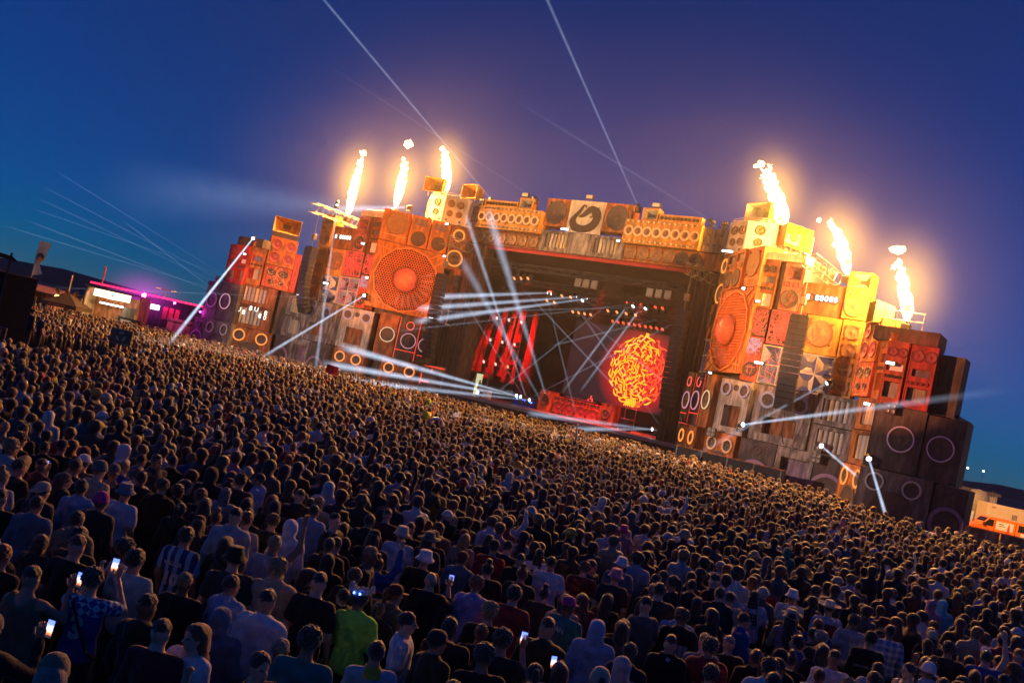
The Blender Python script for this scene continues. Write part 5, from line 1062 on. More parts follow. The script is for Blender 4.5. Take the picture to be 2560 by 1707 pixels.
for i in range(4): obj('vent', MB().box(2.4 + .13 * i, 2.46 + .13 * i, -.02, 0, 1.7, 2.2), CABLE, tk)
obj('mark', MB().box(.35, .75, -.015, -.005, 2.45, 2.58), mat('mark_orange', (.5, .2, .08), .5), tk)
for x in (5.6, 6.5): obj('wheel', MB().lathe([(.001, -.1), (.4, -.1), (.42, .1)], 16), CABLE, tk, loc=(x, .1, .42))
lw = wob('work_lamp', MB().tube([(0, 0, 0), (0, 0, 1.25)], .04, 6), STEEL, (47.4, 82.6, 0), 0, 'small bright work lamp behind the van', 'lamp'); obj('bulb', blob(.1, 4), emis('work_bulb', (1, .9, .7), 20), lw, loc=(0, 0, 1.3), smooth=True)
point((46.6, 76.5, 5.5), 800, (1.0, .74, .42), .2, 0)
tkk = wob('storage_tank', MB().lathez([(.95, 1.2), (1.15, 1.6), (1.22, 2.2), (1.2, 2.7), (1.05, 3.3), (.7, 3.75), (.01, 3.9)], 20), mat('tank_grey', (.30, .30, .31), .5, var=.15), (51.9, 100, 0), 0, 'grey domed storage tank at the right', 'tank', True)
for i in range(3): obj('leg', MB().tube([(.8 * math.cos(i * 2.09), .8 * math.sin(i * 2.09), 0), (.8 * math.cos(i * 2.09), .8 * math.sin(i * 2.09), 1.3)], .08, 6), STEEL, tkk)
obj('ladder', MB().tube([(1.3, -.5, 0), (1.35, -.5, 3.6), (1.1, -.5, 4.0)], .04, 5).tube([(1.6, -.5, 0), (1.65, -.5, 3.6), (1.4, -.5, 4.0)], .04, 5), STEEL, tkk)
cn_ = wob('site_cabin', MB().bbox(0, 6, 0, 2.5, 0, 3.4, .04), mat('cabin_white', (.55, .55, .55), .5, var=.1), (53.2, 110, 0), R(-3), 'white site cabin with flat silver roof behind the tank', 'cabin'); obj('roof', MB().box(-.2, 6.2, -.3, 2.7, 3.4, 3.75), STEEL, cn_); obj('door', MB().box(1.2, 2.1, -.03, 0, .1, 2.2), CONC, cn_)
wb_ = wob('utility_box', MB().bbox(0, 1.1, 0, 1.0, .1, 1.95, .03), mat('cabin_white', (.55, .55, .55)), (42.9, 85, 0), R(-4), 'white utility box left of the van', 'utility box'); obj('mark', MB().box(.5, .8, -.02, -.005, 1.2, 1.4), CABLE, wb_)
for i, (x, y, z) in enumerate(((420, 885, 18.5), (452, 900, 16.5), (470, 905, 16.8))):
    o = wob('street_lamp', MB().tube([(0, 0, -14), (0, 0, 0)], .12, 5), STEEL, (x, y, z), 0, 'tiny bright street lamp on the far hill, ' + ['left', 'middle', 'right'][i] + ' of three', 'street lamp'); obj('bulb', blob(.7, i), emis('street_bulb', (.9, .95, 1.0), 12), o, smooth=True)

# ================================================================== PEOPLE: bodies grown as one continuous surface from an implicit figure
def caps(P, a, b, ra, rb):
    a = np.array(a, float); b = np.array(b, float); d = b - a
    t = np.clip(((P - a) @ d) / (d @ d), 0, 1)
    return np.linalg.norm(P - a - t[..., None] * d, axis=-1) - (ra + (rb - ra) * t)
def ell(P, c, r):
    r = np.array(r, float); q_ = (P - np.array(c)) / r; k0 = np.linalg.norm(q_, axis=-1); k1 = np.linalg.norm(q_ / r, axis=-1)
    return k0 * (k0 - 1) / np.maximum(k1, 1e-6)
def smin(a, b, k):
    h = np.clip(.5 + .5 * (b - a) / k, 0, 1); return b * (1 - h) + a * h - k * h * (1 - h)
def uni(L, k):
    r = L[0]
    for x in L[1:]: r = smin(r, x, k)
    return r
def grid(x, y, z, h):
    X = np.arange(x[0], x[1] + h, h); Y = np.arange(y[0], y[1] + h, h); Z = np.arange(z[0], z[1] + h, h)
    return np.stack(np.meshgrid(X, Y, Z, indexing='ij'), -1), (x[0], y[0], z[0])
POSES = {  # per arm: shoulder, elbow, wrist   (x right, y forward)
    'down': (((.19, -.01, 1.41), (.25, -.03, 1.13), (.26, .06, .89)), ((-.19, -.01, 1.41), (-.25, -.03, 1.13), (-.26, .06, .89))),
    'front': (((.19, 0, 1.41), (.26, .02, 1.14), (.10, .27, 1.13)), ((-.19, 0, 1.41), (-.26, .02, 1.14), (-.08, .27, 1.16))),
    'phone': (((.19, .01, 1.42), (.26, .22, 1.27), (.16, .40, 1.52)), ((-.19, -.01, 1.41), (-.25, -.03, 1.13), (-.24, .08, .90))),
    'both': (((.19, .01, 1.42), (.28, .24, 1.34), (.09, .42, 1.60)), ((-.19, .01, 1.42), (-.28, .24, 1.34), (-.09, .42, 1.60))),
    'high': (((.19, .0, 1.44), (.30, .10, 1.66), (.26, .16, 1.93)), ((-.19, -.01, 1.41), (-.25, -.03, 1.13), (-.24, .08, .90))),
    'desk': (((.19, .0, 1.41), (.28, .10, 1.17), (.26, .38, 1.12)), ((-.19, 0, 1.41), (-.28, .10, 1.17), (-.24, .40, 1.10))),
}
def head_sdf(P):
    return uni([ell(P, (0, -.008, 1.655), (.076, .094, .093)), ell(P, (0, .030, 1.590), (.056, .062, .078)), caps(P, (0, .10, 1.635), (0, .116, 1.605), .010, .014),
                ell(P, (.077, -.006, 1.622), (.011, .02, .03)), ell(P, (-.077, -.006, 1.622), (.011, .02, .03)), caps(P, (0, -.028, 1.44), (0, -.008, 1.58), .060, .056)], .022)
def torso_sdf(P, w=1.0):
    return uni([ell(P, (0, -.005, 1.27), (.172 * w, .112, .19)), ell(P, (0, 0, 1.08), (.145 * w, .105, .2)), ell(P, (0, -.005, .94), (.16 * w, .118, .13)), caps(P, (-.15 * w, -.015, 1.415), (.15 * w, -.015, 1.415), .065, .065), caps(P, (0, -.025, 1.40), (0, -.02, 1.50), .095, .058)], .06)
def arms_sdf(P, pose, inflate=0., fore=True, cut=1.0):
    L = []
    for (s, e, w_) in POSES[pose]:
        s, e, w_ = np.array(s), np.array(e), np.array(w_)
        L.append(caps(P, s, s + (e - s) * cut, .056 + inflate, .047 + inflate * (1 if cut == 1 else 1.5)))
        if fore: L.append(caps(P, e, w_ - (w_ - e) * (.12 if inflate else 0), .045 + inflate, .030 + inflate))
    return uni(L, .03)
def legs_sdf(P, inflate=0.):
    L = []
    for sg in (1, -1):
        L += [caps(P, (sg * .085, 0, .92), (sg * .105, .02, .50), .088 + inflate, .060 + inflate), caps(P, (sg * .105, .02, .50), (sg * .11, -.015, .10), .058 + inflate, .040 + inflate * 1.6)]
    return uni(L, .03)
def hand_mesh(e, w_, side, curl, mb):
    """palm and five bent fingers of different lengths; thumb leaves the side of the palm near its base"""
    e, w_ = Vector(e), Vector(w_); d = (w_ - e).normalized(); up = Vector((0, 0, 1)); sdv = d.cross(up).normalized() if abs(d.z) < .9 else Vector((1, 0, 0)); nrm = sdv.cross(d).normalized()
    if curl > .8: d, nrm = (d * .55 + nrm * .8).normalized(), (nrm * .55 - d * .8).normalized()
    pc = w_ + d * .045
    V = []
    for t, hw, ht in ((-.05, .024, .020), (-.02, .030, .018), (.03, .040, .016), (.055, .038, .013)):
        for cx, cy in ((-1, -.5), (-.5, -1), (.5, -1), (1, -.5), (1, .5), (.5, 1), (-.5, 1), (-1, .5)): V.append(tuple(pc + d * t + sdv * cx * hw + nrm * cy * ht))
    F = [(r_ * 8 + i, r_ * 8 + (i + 1) % 8, r_ * 8 + 8 + (i + 1) % 8, r_ * 8 + 8 + i) for r_ in range(3) for i in range(8)] + [tuple(range(7, -1, -1)), tuple(range(24, 32))]
    mb.add(V, F)
    for i, (off, L) in enumerate(((-.028, .064), (-.010, .076), (.009, .080), (.027, .072))):
        b = pc + d * .048 + sdv * off; k1 = .35 + .5 * curl; dirs = [d, (d * math.cos(k1) - nrm * math.sin(k1)), (d * math.cos(2 * k1) - nrm * math.sin(2 * k1))]
        pts = [b]
        for q_, fr in zip(dirs, (.45, .32, .26)): pts.append(pts[-1] + q_ * L * fr)
        mb.tube(pts, .008, 5, True, [.0095, .009, .008, .006])
    b = pc - d * .02 + sdv * (-side) * .03; t1 = (d * .7 - sdv * side * .75 - nrm * .3).normalized(); t2 = (d * .9 - sdv * side * .1 - nrm * .5).normalized()
    mb.tube([b, b + t1 * .035, b + t1 * .035 + t2 * .03, b + t1 * .035 + t2 * .052], .01, 5, True, [.012, .011, .010, .007])
def fold(P, seed, amp):
    x, y, z = P[..., 0], P[..., 1], P[..., 2]
    return amp * (np.sin(z * 21 + 9 * x + seed) * np.sin(x * 17 - y * 11 + z * 6 + seed * 2) + .6 * np.sin(z * 38 + x * 23 * np.sin(seed) + y * 30))
def npmesh(name, V, Q, smooth=True):
    me = bpy.data.meshes.new(name)
    me.from_pydata(V.tolist() if hasattr(V, 'tolist') else V, [], Q.tolist() if hasattr(Q, 'tolist') else Q)
    if smooth: me.shade_smooth()
    me.update(); return me
PX, PY, PZ = (-.44, .44), (-.26, .56), (-.02, 2.02)
HB = .016
PM = {}
def body_mesh(pose):
    if ('body', pose) in PM: return PM['body', pose]
    P, o = grid(PX, PY, PZ, HB)
    F = uni([head_sdf(P), torso_sdf(P, .97), arms_sdf(P, pose)], .03); F = smin(F, legs_sdf(P, -.008), .03)
    for sg in (1, -1): F = smin(F, ell(P, (sg * .11, .05, .045), (.05, .135, .05)), .02)
    V, Q = surface(F, o, HB)
    mb = MB(); mb.v = [tuple(v) for v in V]; mb.f = [tuple(int(i) for i in q_) for q_ in Q]
    for i, (s, e, w_) in enumerate(POSES[pose]): hand_mesh(e, w_, 1 if i == 0 else -1, .9 if pose in ('phone', 'both') and (i == 0 or pose == 'both') else .35, mb)
    me = npmesh('person', mb.v, mb.f)
    # skin tone detail: eyes, brows, mouth, shoes
    col = me.color_attributes.new('tone', 'FLOAT_COLOR', 'POINT'); co = np.array(mb.v); a = np.ones((len(co), 4), np.float32)
    for sg in (1, -1):
        d = np.linalg.norm((co - (sg * .032, .088, 1.637)) / (.018, .03, .011), axis=1); a[d < 1, :3] = .12
        d = np.linalg.norm((co - (sg * .032, .092, 1.660)) / (.024, .03, .008), axis=1); a[d < 1, :3] = .3
    d = np.linalg.norm((co - (0, .09, 1.562)) / (.024, .03, .008), axis=1); a[d < 1, :3] *= (.75, .45, .45)
    a[co[:, 2] < .1, :3] = .12
    col.data.foreach_set('color', a.ravel()); PM['body', pose] = me; return me
def top_mesh(style, pose):
    if (style, pose) in PM: return PM[style, pose]
    P, o = grid(PX, PY, (.74, 2.02), HB); z = P[..., 2]
    long_ = style != 'tee'; inf = .026 if style in ('hoodie', 'hoodup', 'jacket') else .021
    F = torso_sdf(P, 1.0) - inf - .012 * np.clip((1.15 - z) / .3, 0, 1)
    A = arms_sdf(P, pose, inf * .8) if long_ else arms_sdf(P, pose, .02, False, .62)
    if style == 'vest': A = F * 0 + 9; F = F + .004
    F = smin(F, A, .035)
    if style == 'hoodie': F = smin(F, ell(P, (0, -.085, 1.47), (.115, .075, .07)), .04)
    if style == 'jacket': F = smin(F, caps(P, (-.06, -.04, 1.50), (.06, -.04, 1.50), .05, .05), .03)
    if style == 'hoodup':
        Hd = uni([ell(P, (0, -.025, 1.668), (.103, .122, .122)), ell(P, (0, -.03, 1.55), (.095, .11, .12)), caps(P, (0, -.09, 1.74), (0, -.13, 1.70), .04, .03)], .05)
        Hd = np.maximum(Hd, -ell(P, (0, .14, 1.63), (.068, .11, .1)))
        F = smin(F, Hd, .03)
    F = F + fold(P, len(style) + len(pose), .0055 if style != 'tee' else .004)
    F = np.maximum(F, (.80 if long_ else .84) - z + .01 * np.sin(P[..., 0] * 20))
    if style != 'hoodup': F = np.maximum(F, -(head_sdf(P) - .010) if style != 'vest' else np.maximum(-(head_sdf(P) - .01), -ell(P, (0, .02, 1.5), (.11, .2, .13))))
    if style == 'vest': 
        for sg in (1, -1): F = np.maximum(F, -ell(P, (sg * .24, 0, 1.42), (.085, .2, .16)))
    if style in ('tee', 'long'): F = np.maximum(F, z - (1.492 - .30 * P[..., 1]))
    V, Q = surface(F, o, HB); PM[style, pose] = npmesh('top', V, Q); return PM[style, pose]
def trouser_mesh():
    if 'tr' in PM: return PM['tr']
    P, o = grid((-.3, .3), (-.22, .22), (.02, 1.02), .02)
    F = smin(legs_sdf(P, .012), ell(P, (0, -.005, .93), (.165, .122, .11)), .05) + fold(P, 3, .004); F = np.maximum(F, .07 - P[..., 2])
    V, Q = surface(F, o, .02); PM['tr'] = npmesh('trousers', V, Q); return PM['tr']
def wavy(P, f, amp, seed=0):
    x, y, z = P[..., 0] * f, P[..., 1] * f, P[..., 2] * f
    return amp * (np.sin(x + 1.7 * np.sin(z + seed)) * np.sin(y + 1.3 * np.sin(x * .8)) + .7 * np.sin(2.1 * z + 1.9 * np.sin(y * 1.3 + seed)) * np.sin(1.8 * x + seed))
def hair_mesh(st_):
    if ('hair', st_) in PM: return PM['hair', st_]
    h = .0095
    P, o = grid((-.2, .2), (-.26, .17), (1.05 if st_ in ('long', 'tail', 'braids') else 1.44, 1.86), h); x, y, z = P[..., 0], P[..., 1], P[..., 2]
    skull = ell(P, (0, -.008, 1.655), (.076, .094, .093)); line = 1.585 + np.clip((y + .02) * 1.0, -.01, .115)   # hairline rises to the forehead
    if st_ == 'short': F = ell(P, (0, -.014, 1.668), (.086, .1, .098)) + wavy(P, 90, .004); F = np.maximum(F, line - z)
    elif st_ == 'fade': F = np.maximum(ell(P, (0, -.005, 1.69), (.078, .096, .088)) + wavy(P, 80, .005), 1.655 + np.clip(y * .7, -.065, .1) - z)
    elif st_ == 'curly': F = ell(P, (0, -.02, 1.69), (.105, .115, .105)) + wavy(P, 70, .013, 1); F = np.maximum(F, line - .005 - z)
    elif st_ == 'bushy': F = ell(P, (0, -.02, 1.675), (.098, .112, .112)) + wavy(P, 55, .009, 2); F = np.maximum(F, line - .03 - z)
    elif st_ in ('long', 'tail', 'braids', 'bun'):
        F = ell(P, (0, -.018, 1.665), (.09, .106, .1)) + wavy(P, 75, .004); F = np.maximum(F, line - .01 - z)
        if st_ == 'long':
            L = uni([caps(P, (0, -.08, 1.66), (0, -.14, 1.22), .09, .085), caps(P, (.06, -.06, 1.62), (.08, -.1, 1.28), .045, .04), caps(P, (-.06, -.06, 1.62), (-.08, -.1, 1.28), .045, .04)], .04)
            L = L + .012 * np.sin(x * 75 + 8 * np.sin(z * 9)) * np.clip((1.68 - z) * 4, 0, 1); F = smin(F, L, .03)
        elif st_ == 'tail': F = uni([F, ell(P, (0, -.13, 1.70), (.035, .04, .035)), caps(P, (0, -.15, 1.68), (.02, -.17, 1.36), .038, .018) + wavy(P, 60, .004)], .015)
        elif st_ == 'bun': F = smin(F, ell(P, (0, -.05, 1.79), (.05, .05, .045)) + wavy(P, 90, .005), .012)
        else:
            for q_ in range(7):
                a = -1.5 + q_ * .5; F = smin(F, caps(P, (.07 * math.sin(a), -.06 - .03 * math.cos(a), 1.62), (.1 * math.sin(a), -.13 - .03 * math.cos(a), 1.18), .02, .014) + .005 * np.sin(z * 110), .008)
    F = np.maximum(F, -(skull + .004)) if st_ != 'long' else F
    face = ell(P, (0, .09, 1.6), (.066, .075, .105)); F = np.maximum(F, -face)
    V, Q = surface(F, o, h); PM['hair', st_] = npmesh('hair', V, Q); return PM['hair', st_]
def ring_profile(mb, prof, n=24, cx=0, cy=-.012, sy=1.18, wob=0.0, back=0.0):
    V = []; F = []
    for r, z in prof:
        for j in range(n):
            t = 2 * math.pi * j / n; w_ = 1 + wob * math.sin(3 * t + z * 30)
            V.append((cx + r * w_ * math.cos(t), cy + r * w_ * sy * math.sin(t), z + (.012 * math.sin(2 * t) if wob and r > .11 else 0)))
    for i in range(len(prof) - 1):
        for j in range(n): k = (j + 1) % n; F.append((i * n + j, i * n + k, (i + 1) * n + k, (i + 1) * n + j))
    return mb.add(V, F)
def hat_mesh(kind):
    if ('hat', kind) in PM: return PM['hat', kind]
    mb = MB()
    if kind == 'bucket': ring_profile(mb, [(.001, 1.775), (.06, 1.775), (.078, 1.768), (.086, 1.70), (.093, 1.672), (.128, 1.628), (.131, 1.626), (.095, 1.668), (.085, 1.67)], wob=.03)
    elif kind in ('cap', 'capback'):
        ring_profile(mb, [(.001, 1.772), (.03, 1.770), (.06, 1.755), (.079, 1.72), (.086, 1.68), (.087, 1.655), (.08, 1.655)]); V = []; sg = 1 if kind == 'cap' else -1
        for i in range(9):
            t = math.pi * (i / 8); V += [(.078 * math.cos(t), sg * (.045 + .045 * math.sin(t)) - .01, 1.664), (.074 * math.cos(t), sg * (.06 + .125 * math.sin(t)) - .01, 1.650 - .006 * math.sin(t)), (.074 * math.cos(t), sg * (.06 + .122 * math.sin(t)) - .01, 1.644 - .006 * math.sin(t))]
        mb.add(V, [(3 * i, 3 * i + 1, 3 * i + 4, 3 * i + 3) for i in range(8)] + [(3 * i + 1, 3 * i + 2, 3 * i + 5, 3 * i + 4) for i in range(8)])
    elif kind == 'beanie': ring_profile(mb, [(.001, 1.79), (.03, 1.785), (.06, 1.768), (.082, 1.73), (.09, 1.69), (.092, 1.665), (.094, 1.66), (.094, 1.632), (.086, 1.63)], wob=.01)
    elif kind == 'cowboy': 
        ring_profile(mb, [(.001, 1.795), (.045, 1.80), (.07, 1.79), (.082, 1.73), (.09, 1.69), (.13, 1.682), (.175, 1.70), (.18, 1.715), (.174, 1.705), (.13, 1.678), (.085, 1.68)], sy=1.25)
    elif kind == 'sunhat': ring_profile(mb, [(.001, 1.785), (.05, 1.782), (.078, 1.765), (.09, 1.69), (.17, 1.665), (.172, 1.66), (.09, 1.68)], wob=.02)
    PM['hat', kind] = mb.mesh('hat', True); return PM['hat', kind]
# ---- people materials
def skin(i, c):
    m, n, l = newmat(f'skin_{i}'); b = n['Principled BSDF']; b.inputs['Roughness'].default_value = .55
    at_ = n.new('ShaderNodeVertexColor'); at_.layer_name = 'tone'; mx = n.new('ShaderNodeMix'); mx.data_type = 'RGBA'; mx.blend_type = 'MULTIPLY'; mx.inputs['Factor'].default_value = 1; mx.inputs['A'].default_value = (*c, 1)
    l.new(at_.outputs['Color'], mx.inputs['B']); l.new(mx.outputs['Result'], b.inputs['Base Color']); return m
SKINS = [skin(0, (.50, .31, .22)), skin(1, (.42, .24, .16)), skin(2, (.30, .165, .10)), skin(3, (.14, .07, .045)), skin(4, (.55, .36, .27))]
HAIRC = {'black': (.012, .010, .009), 'dark brown': (.032, .018, .011), 'brown': (.075, .038, .02), 'blond': (.30, .19, .085), 'ginger': (.22, .06, .018), 'grey': (.22, .21, .20)}
def hairmat(c): return mat('hair_' + c.replace(' ', '_'), HAIRC[c], .5, var=.45, scale=30, bump=.6, bscale=90, sheen=.5)
CLOTH = {'black': (.012, .012, .014), 'charcoal': (.035, .035, .04), 'dark grey': (.07, .07, .075), 'navy': (.015, .022, .06), 'brown': (.07, .042, .028), 'olive': (.05, .055, .028), 'burgundy': (.12, .015, .022), 'khaki': (.19, .16, .10),
         'grey': (.20, .20, .21), 'blue': (.04, .09, .30), 'red': (.38, .025, .03), 'white': (.72, .72, .74), 'light grey': (.42, .42, .44), 'pale blue': (.36, .46, .62), 'beige': (.46, .38, .28), 'pink': (.55, .22, .30), 'teal': (.03, .20, .19),
         'lavender': (.42, .38, .66), 'neon green': (.36, 1.05, .10), 'magenta': (.52, .04, .22), 'cyan': (.12, .55, .68), 'slate blue': (.13, .19, .26), 'yellow': (.6, .42, .04), 'orange': (.65, .17, .02), 'cream': (.60, .53, .42), 'mint': (.40, .60, .56)}
def clothmat(c): return mat('cloth_' + c.replace(' ', '_'), [v * (.9 if max(CLOTH[c]) > .3 or max(CLOTH[c]) - min(CLOTH[c]) > .08 else .5) for v in CLOTH[c]], .88, var=.18, scale=9, bump=.35, bscale=26, sheen=.25)
PHONE_SCREEN = None
def phone(label, parent_loc, rz, pose='phone', sc=1.0, glow=(.75, .5, .6)):
    """a phone held up in front of the face, screen towards its owner"""
    c_, s_ = math.cos(rz), math.sin(rz); lx, ly, lz = (.13, .50, 1.60) if pose == 'phone' else (0.0, .50, 1.70)
    loc = Vector(parent_loc) + Vector((c_ * lx - s_ * ly, s_ * lx + c_ * ly, lz)) * sc
    o = obj('phone', shared(('phone', 1), lambda: MB().bbox(-.038, .038, -.004, .004, -.078, .078, .003)), BLACK, loc=loc, rot=(R(-8), 0, rz)); tag(o, label, 'phone')
    global PHONE_SCREEN
    if PHONE_SCREEN is None:
        m, n, l = newmat('phone_screen'); b = n['Principled BSDF']; b.inputs['Base Color'].default_value = (0, 0, 0, 1); tc = n.new('ShaderNodeTexCoord'); sp = n.new('ShaderNodeSeparateXYZ'); l.new(tc.outputs['Generated'], sp.inputs[0])
        nz = n.new('ShaderNodeTexNoise'); nz.inputs['Scale'].default_value = 60; l.new(tc.outputs['Object'], nz.inputs['Vector'])
        ad = n.new('ShaderNodeMath'); ad.operation = 'MULTIPLY_ADD'; ad.inputs[1].default_value = .3; l.new(nz.outputs['Fac'], ad.inputs[0]); l.new(sp.outputs['Z'], ad.inputs[2])
        rp = n.new('ShaderNodeValToRGB'); e = rp.color_ramp.elements; e[0].position = .28; e[0].color = (.02, .015, .02, 1); e[1].position = .95; e[1].color = (.12, .2, .8, 1)
        q_ = rp.color_ramp.elements.new(.42); q_.color = (1, .25, .1, 1); q_ = rp.color_ramp.elements.new(.58); q_.color = (1, .7, .6, 1); q_ = rp.color_ramp.elements.new(.75); q_.color = (.45, .45, .95, 1)
        l.new(ad.outputs[0], rp.inputs['Fac']); l.new(rp.outputs['Color'], b.inputs['Emission Color']); b.inputs['Emission Strength'].default_value = 2.6; PHONE_SCREEN = m
    obj('phone_screen', shared(('phone_screen', 1), lambda: MB().quad((-.034, -.0052, -.072), (.034, -.0052, -.072), (.034, -.0052, .072), (-.034, -.0052, .072))), PHONE_SCREEN, o)
    o.scale = (sc,) * 3
    return o
STN = {'tee': 't-shirt', 'long': 'sweatshirt', 'hoodie': 'hoodie', 'hoodup': 'hoodie', 'jacket': 'jacket', 'vest': 'vest top'}
PART = {'tee': 't_shirt', 'long': 'sweatshirt', 'hoodie': 'hoodie', 'hoodup': 'hoodie', 'jacket': 'jacket', 'vest': 'vest'}
def person(label, x, y, rz, pose='down', top=('tee', 'black'), hair=('short', 'black'), hat=None, sk=0, sc=1.0, tr='charcoal', z=0.0, lean=0.0, group=None):
    o = obj('person', body_mesh(pose), SKINS[sk], loc=(x, y, z), rot=(lean, random.uniform(-.03, .03), rz)); o.scale = (sc * random.uniform(.97, 1.06), sc * random.uniform(.97, 1.05), sc)
    tag(o, label, 'person', group)
    if top: obj(PART[top[0]], top_mesh(top[0], pose), clothmat(top[1]), o)
    obj('trousers', trouser_mesh(), clothmat(tr), o)
    if hair and not (top and top[0] == 'hoodup'): obj('hair', hair_mesh(hair[0]), hairmat(hair[1]), o)
    if hat: obj({'bucket': 'bucket_hat', 'cap': 'cap', 'capback': 'cap', 'beanie': 'beanie', 'cowboy': 'cowboy_hat', 'sunhat': 'sun_hat'}[hat[0]], hat_mesh(hat[0]), clothmat(hat[1]), o, loc=(0, .0, .014)).scale = (1.11, 1.11, 1.0)
    return o

# ================================================================== CROWD
def view(x, y, z):
    """picture position (in 2560 x 1707 units) and depth of a point, to know what the photo shows"""
    v = Vector((x, y, z - CAMZ)); d = v.dot(f0)
    return (1280 + LENS_PX * v.dot(cr) / d, 853.5 - LENS_PX * v.dot(cu) / d, d) if d > .5 else (-9999, -9999, d)
def to_sk(x, y):
    dx, dy = x - OX, y - OY; return dx * DX + dy * DY, dx * NX + dy * NY
KS = [0, 13, 16, 21, 28, 31, 34, 40.5]; KK = [9.5, 9.5, 9.8, 10.8, 11.5, 12.4, 14.8, 14.8]
def allowed(x, y):
    s, k = to_sk(x, y); a = abs(s)
    if a < 40.5:
        if k < float(np.interp(a, KS, KK)): return False
    elif s > 0: return x < 25.5 or y < 48.5
    elif k < 3 or y > 96: return False
    if x < -18.6 and 37.5 < y < 52 and x > -60 and x < -17.5 - (y - 40) * .12: return False
    if x > 22.5 + max(0, 40 - y) * .5 and y > 40: return False
    return True
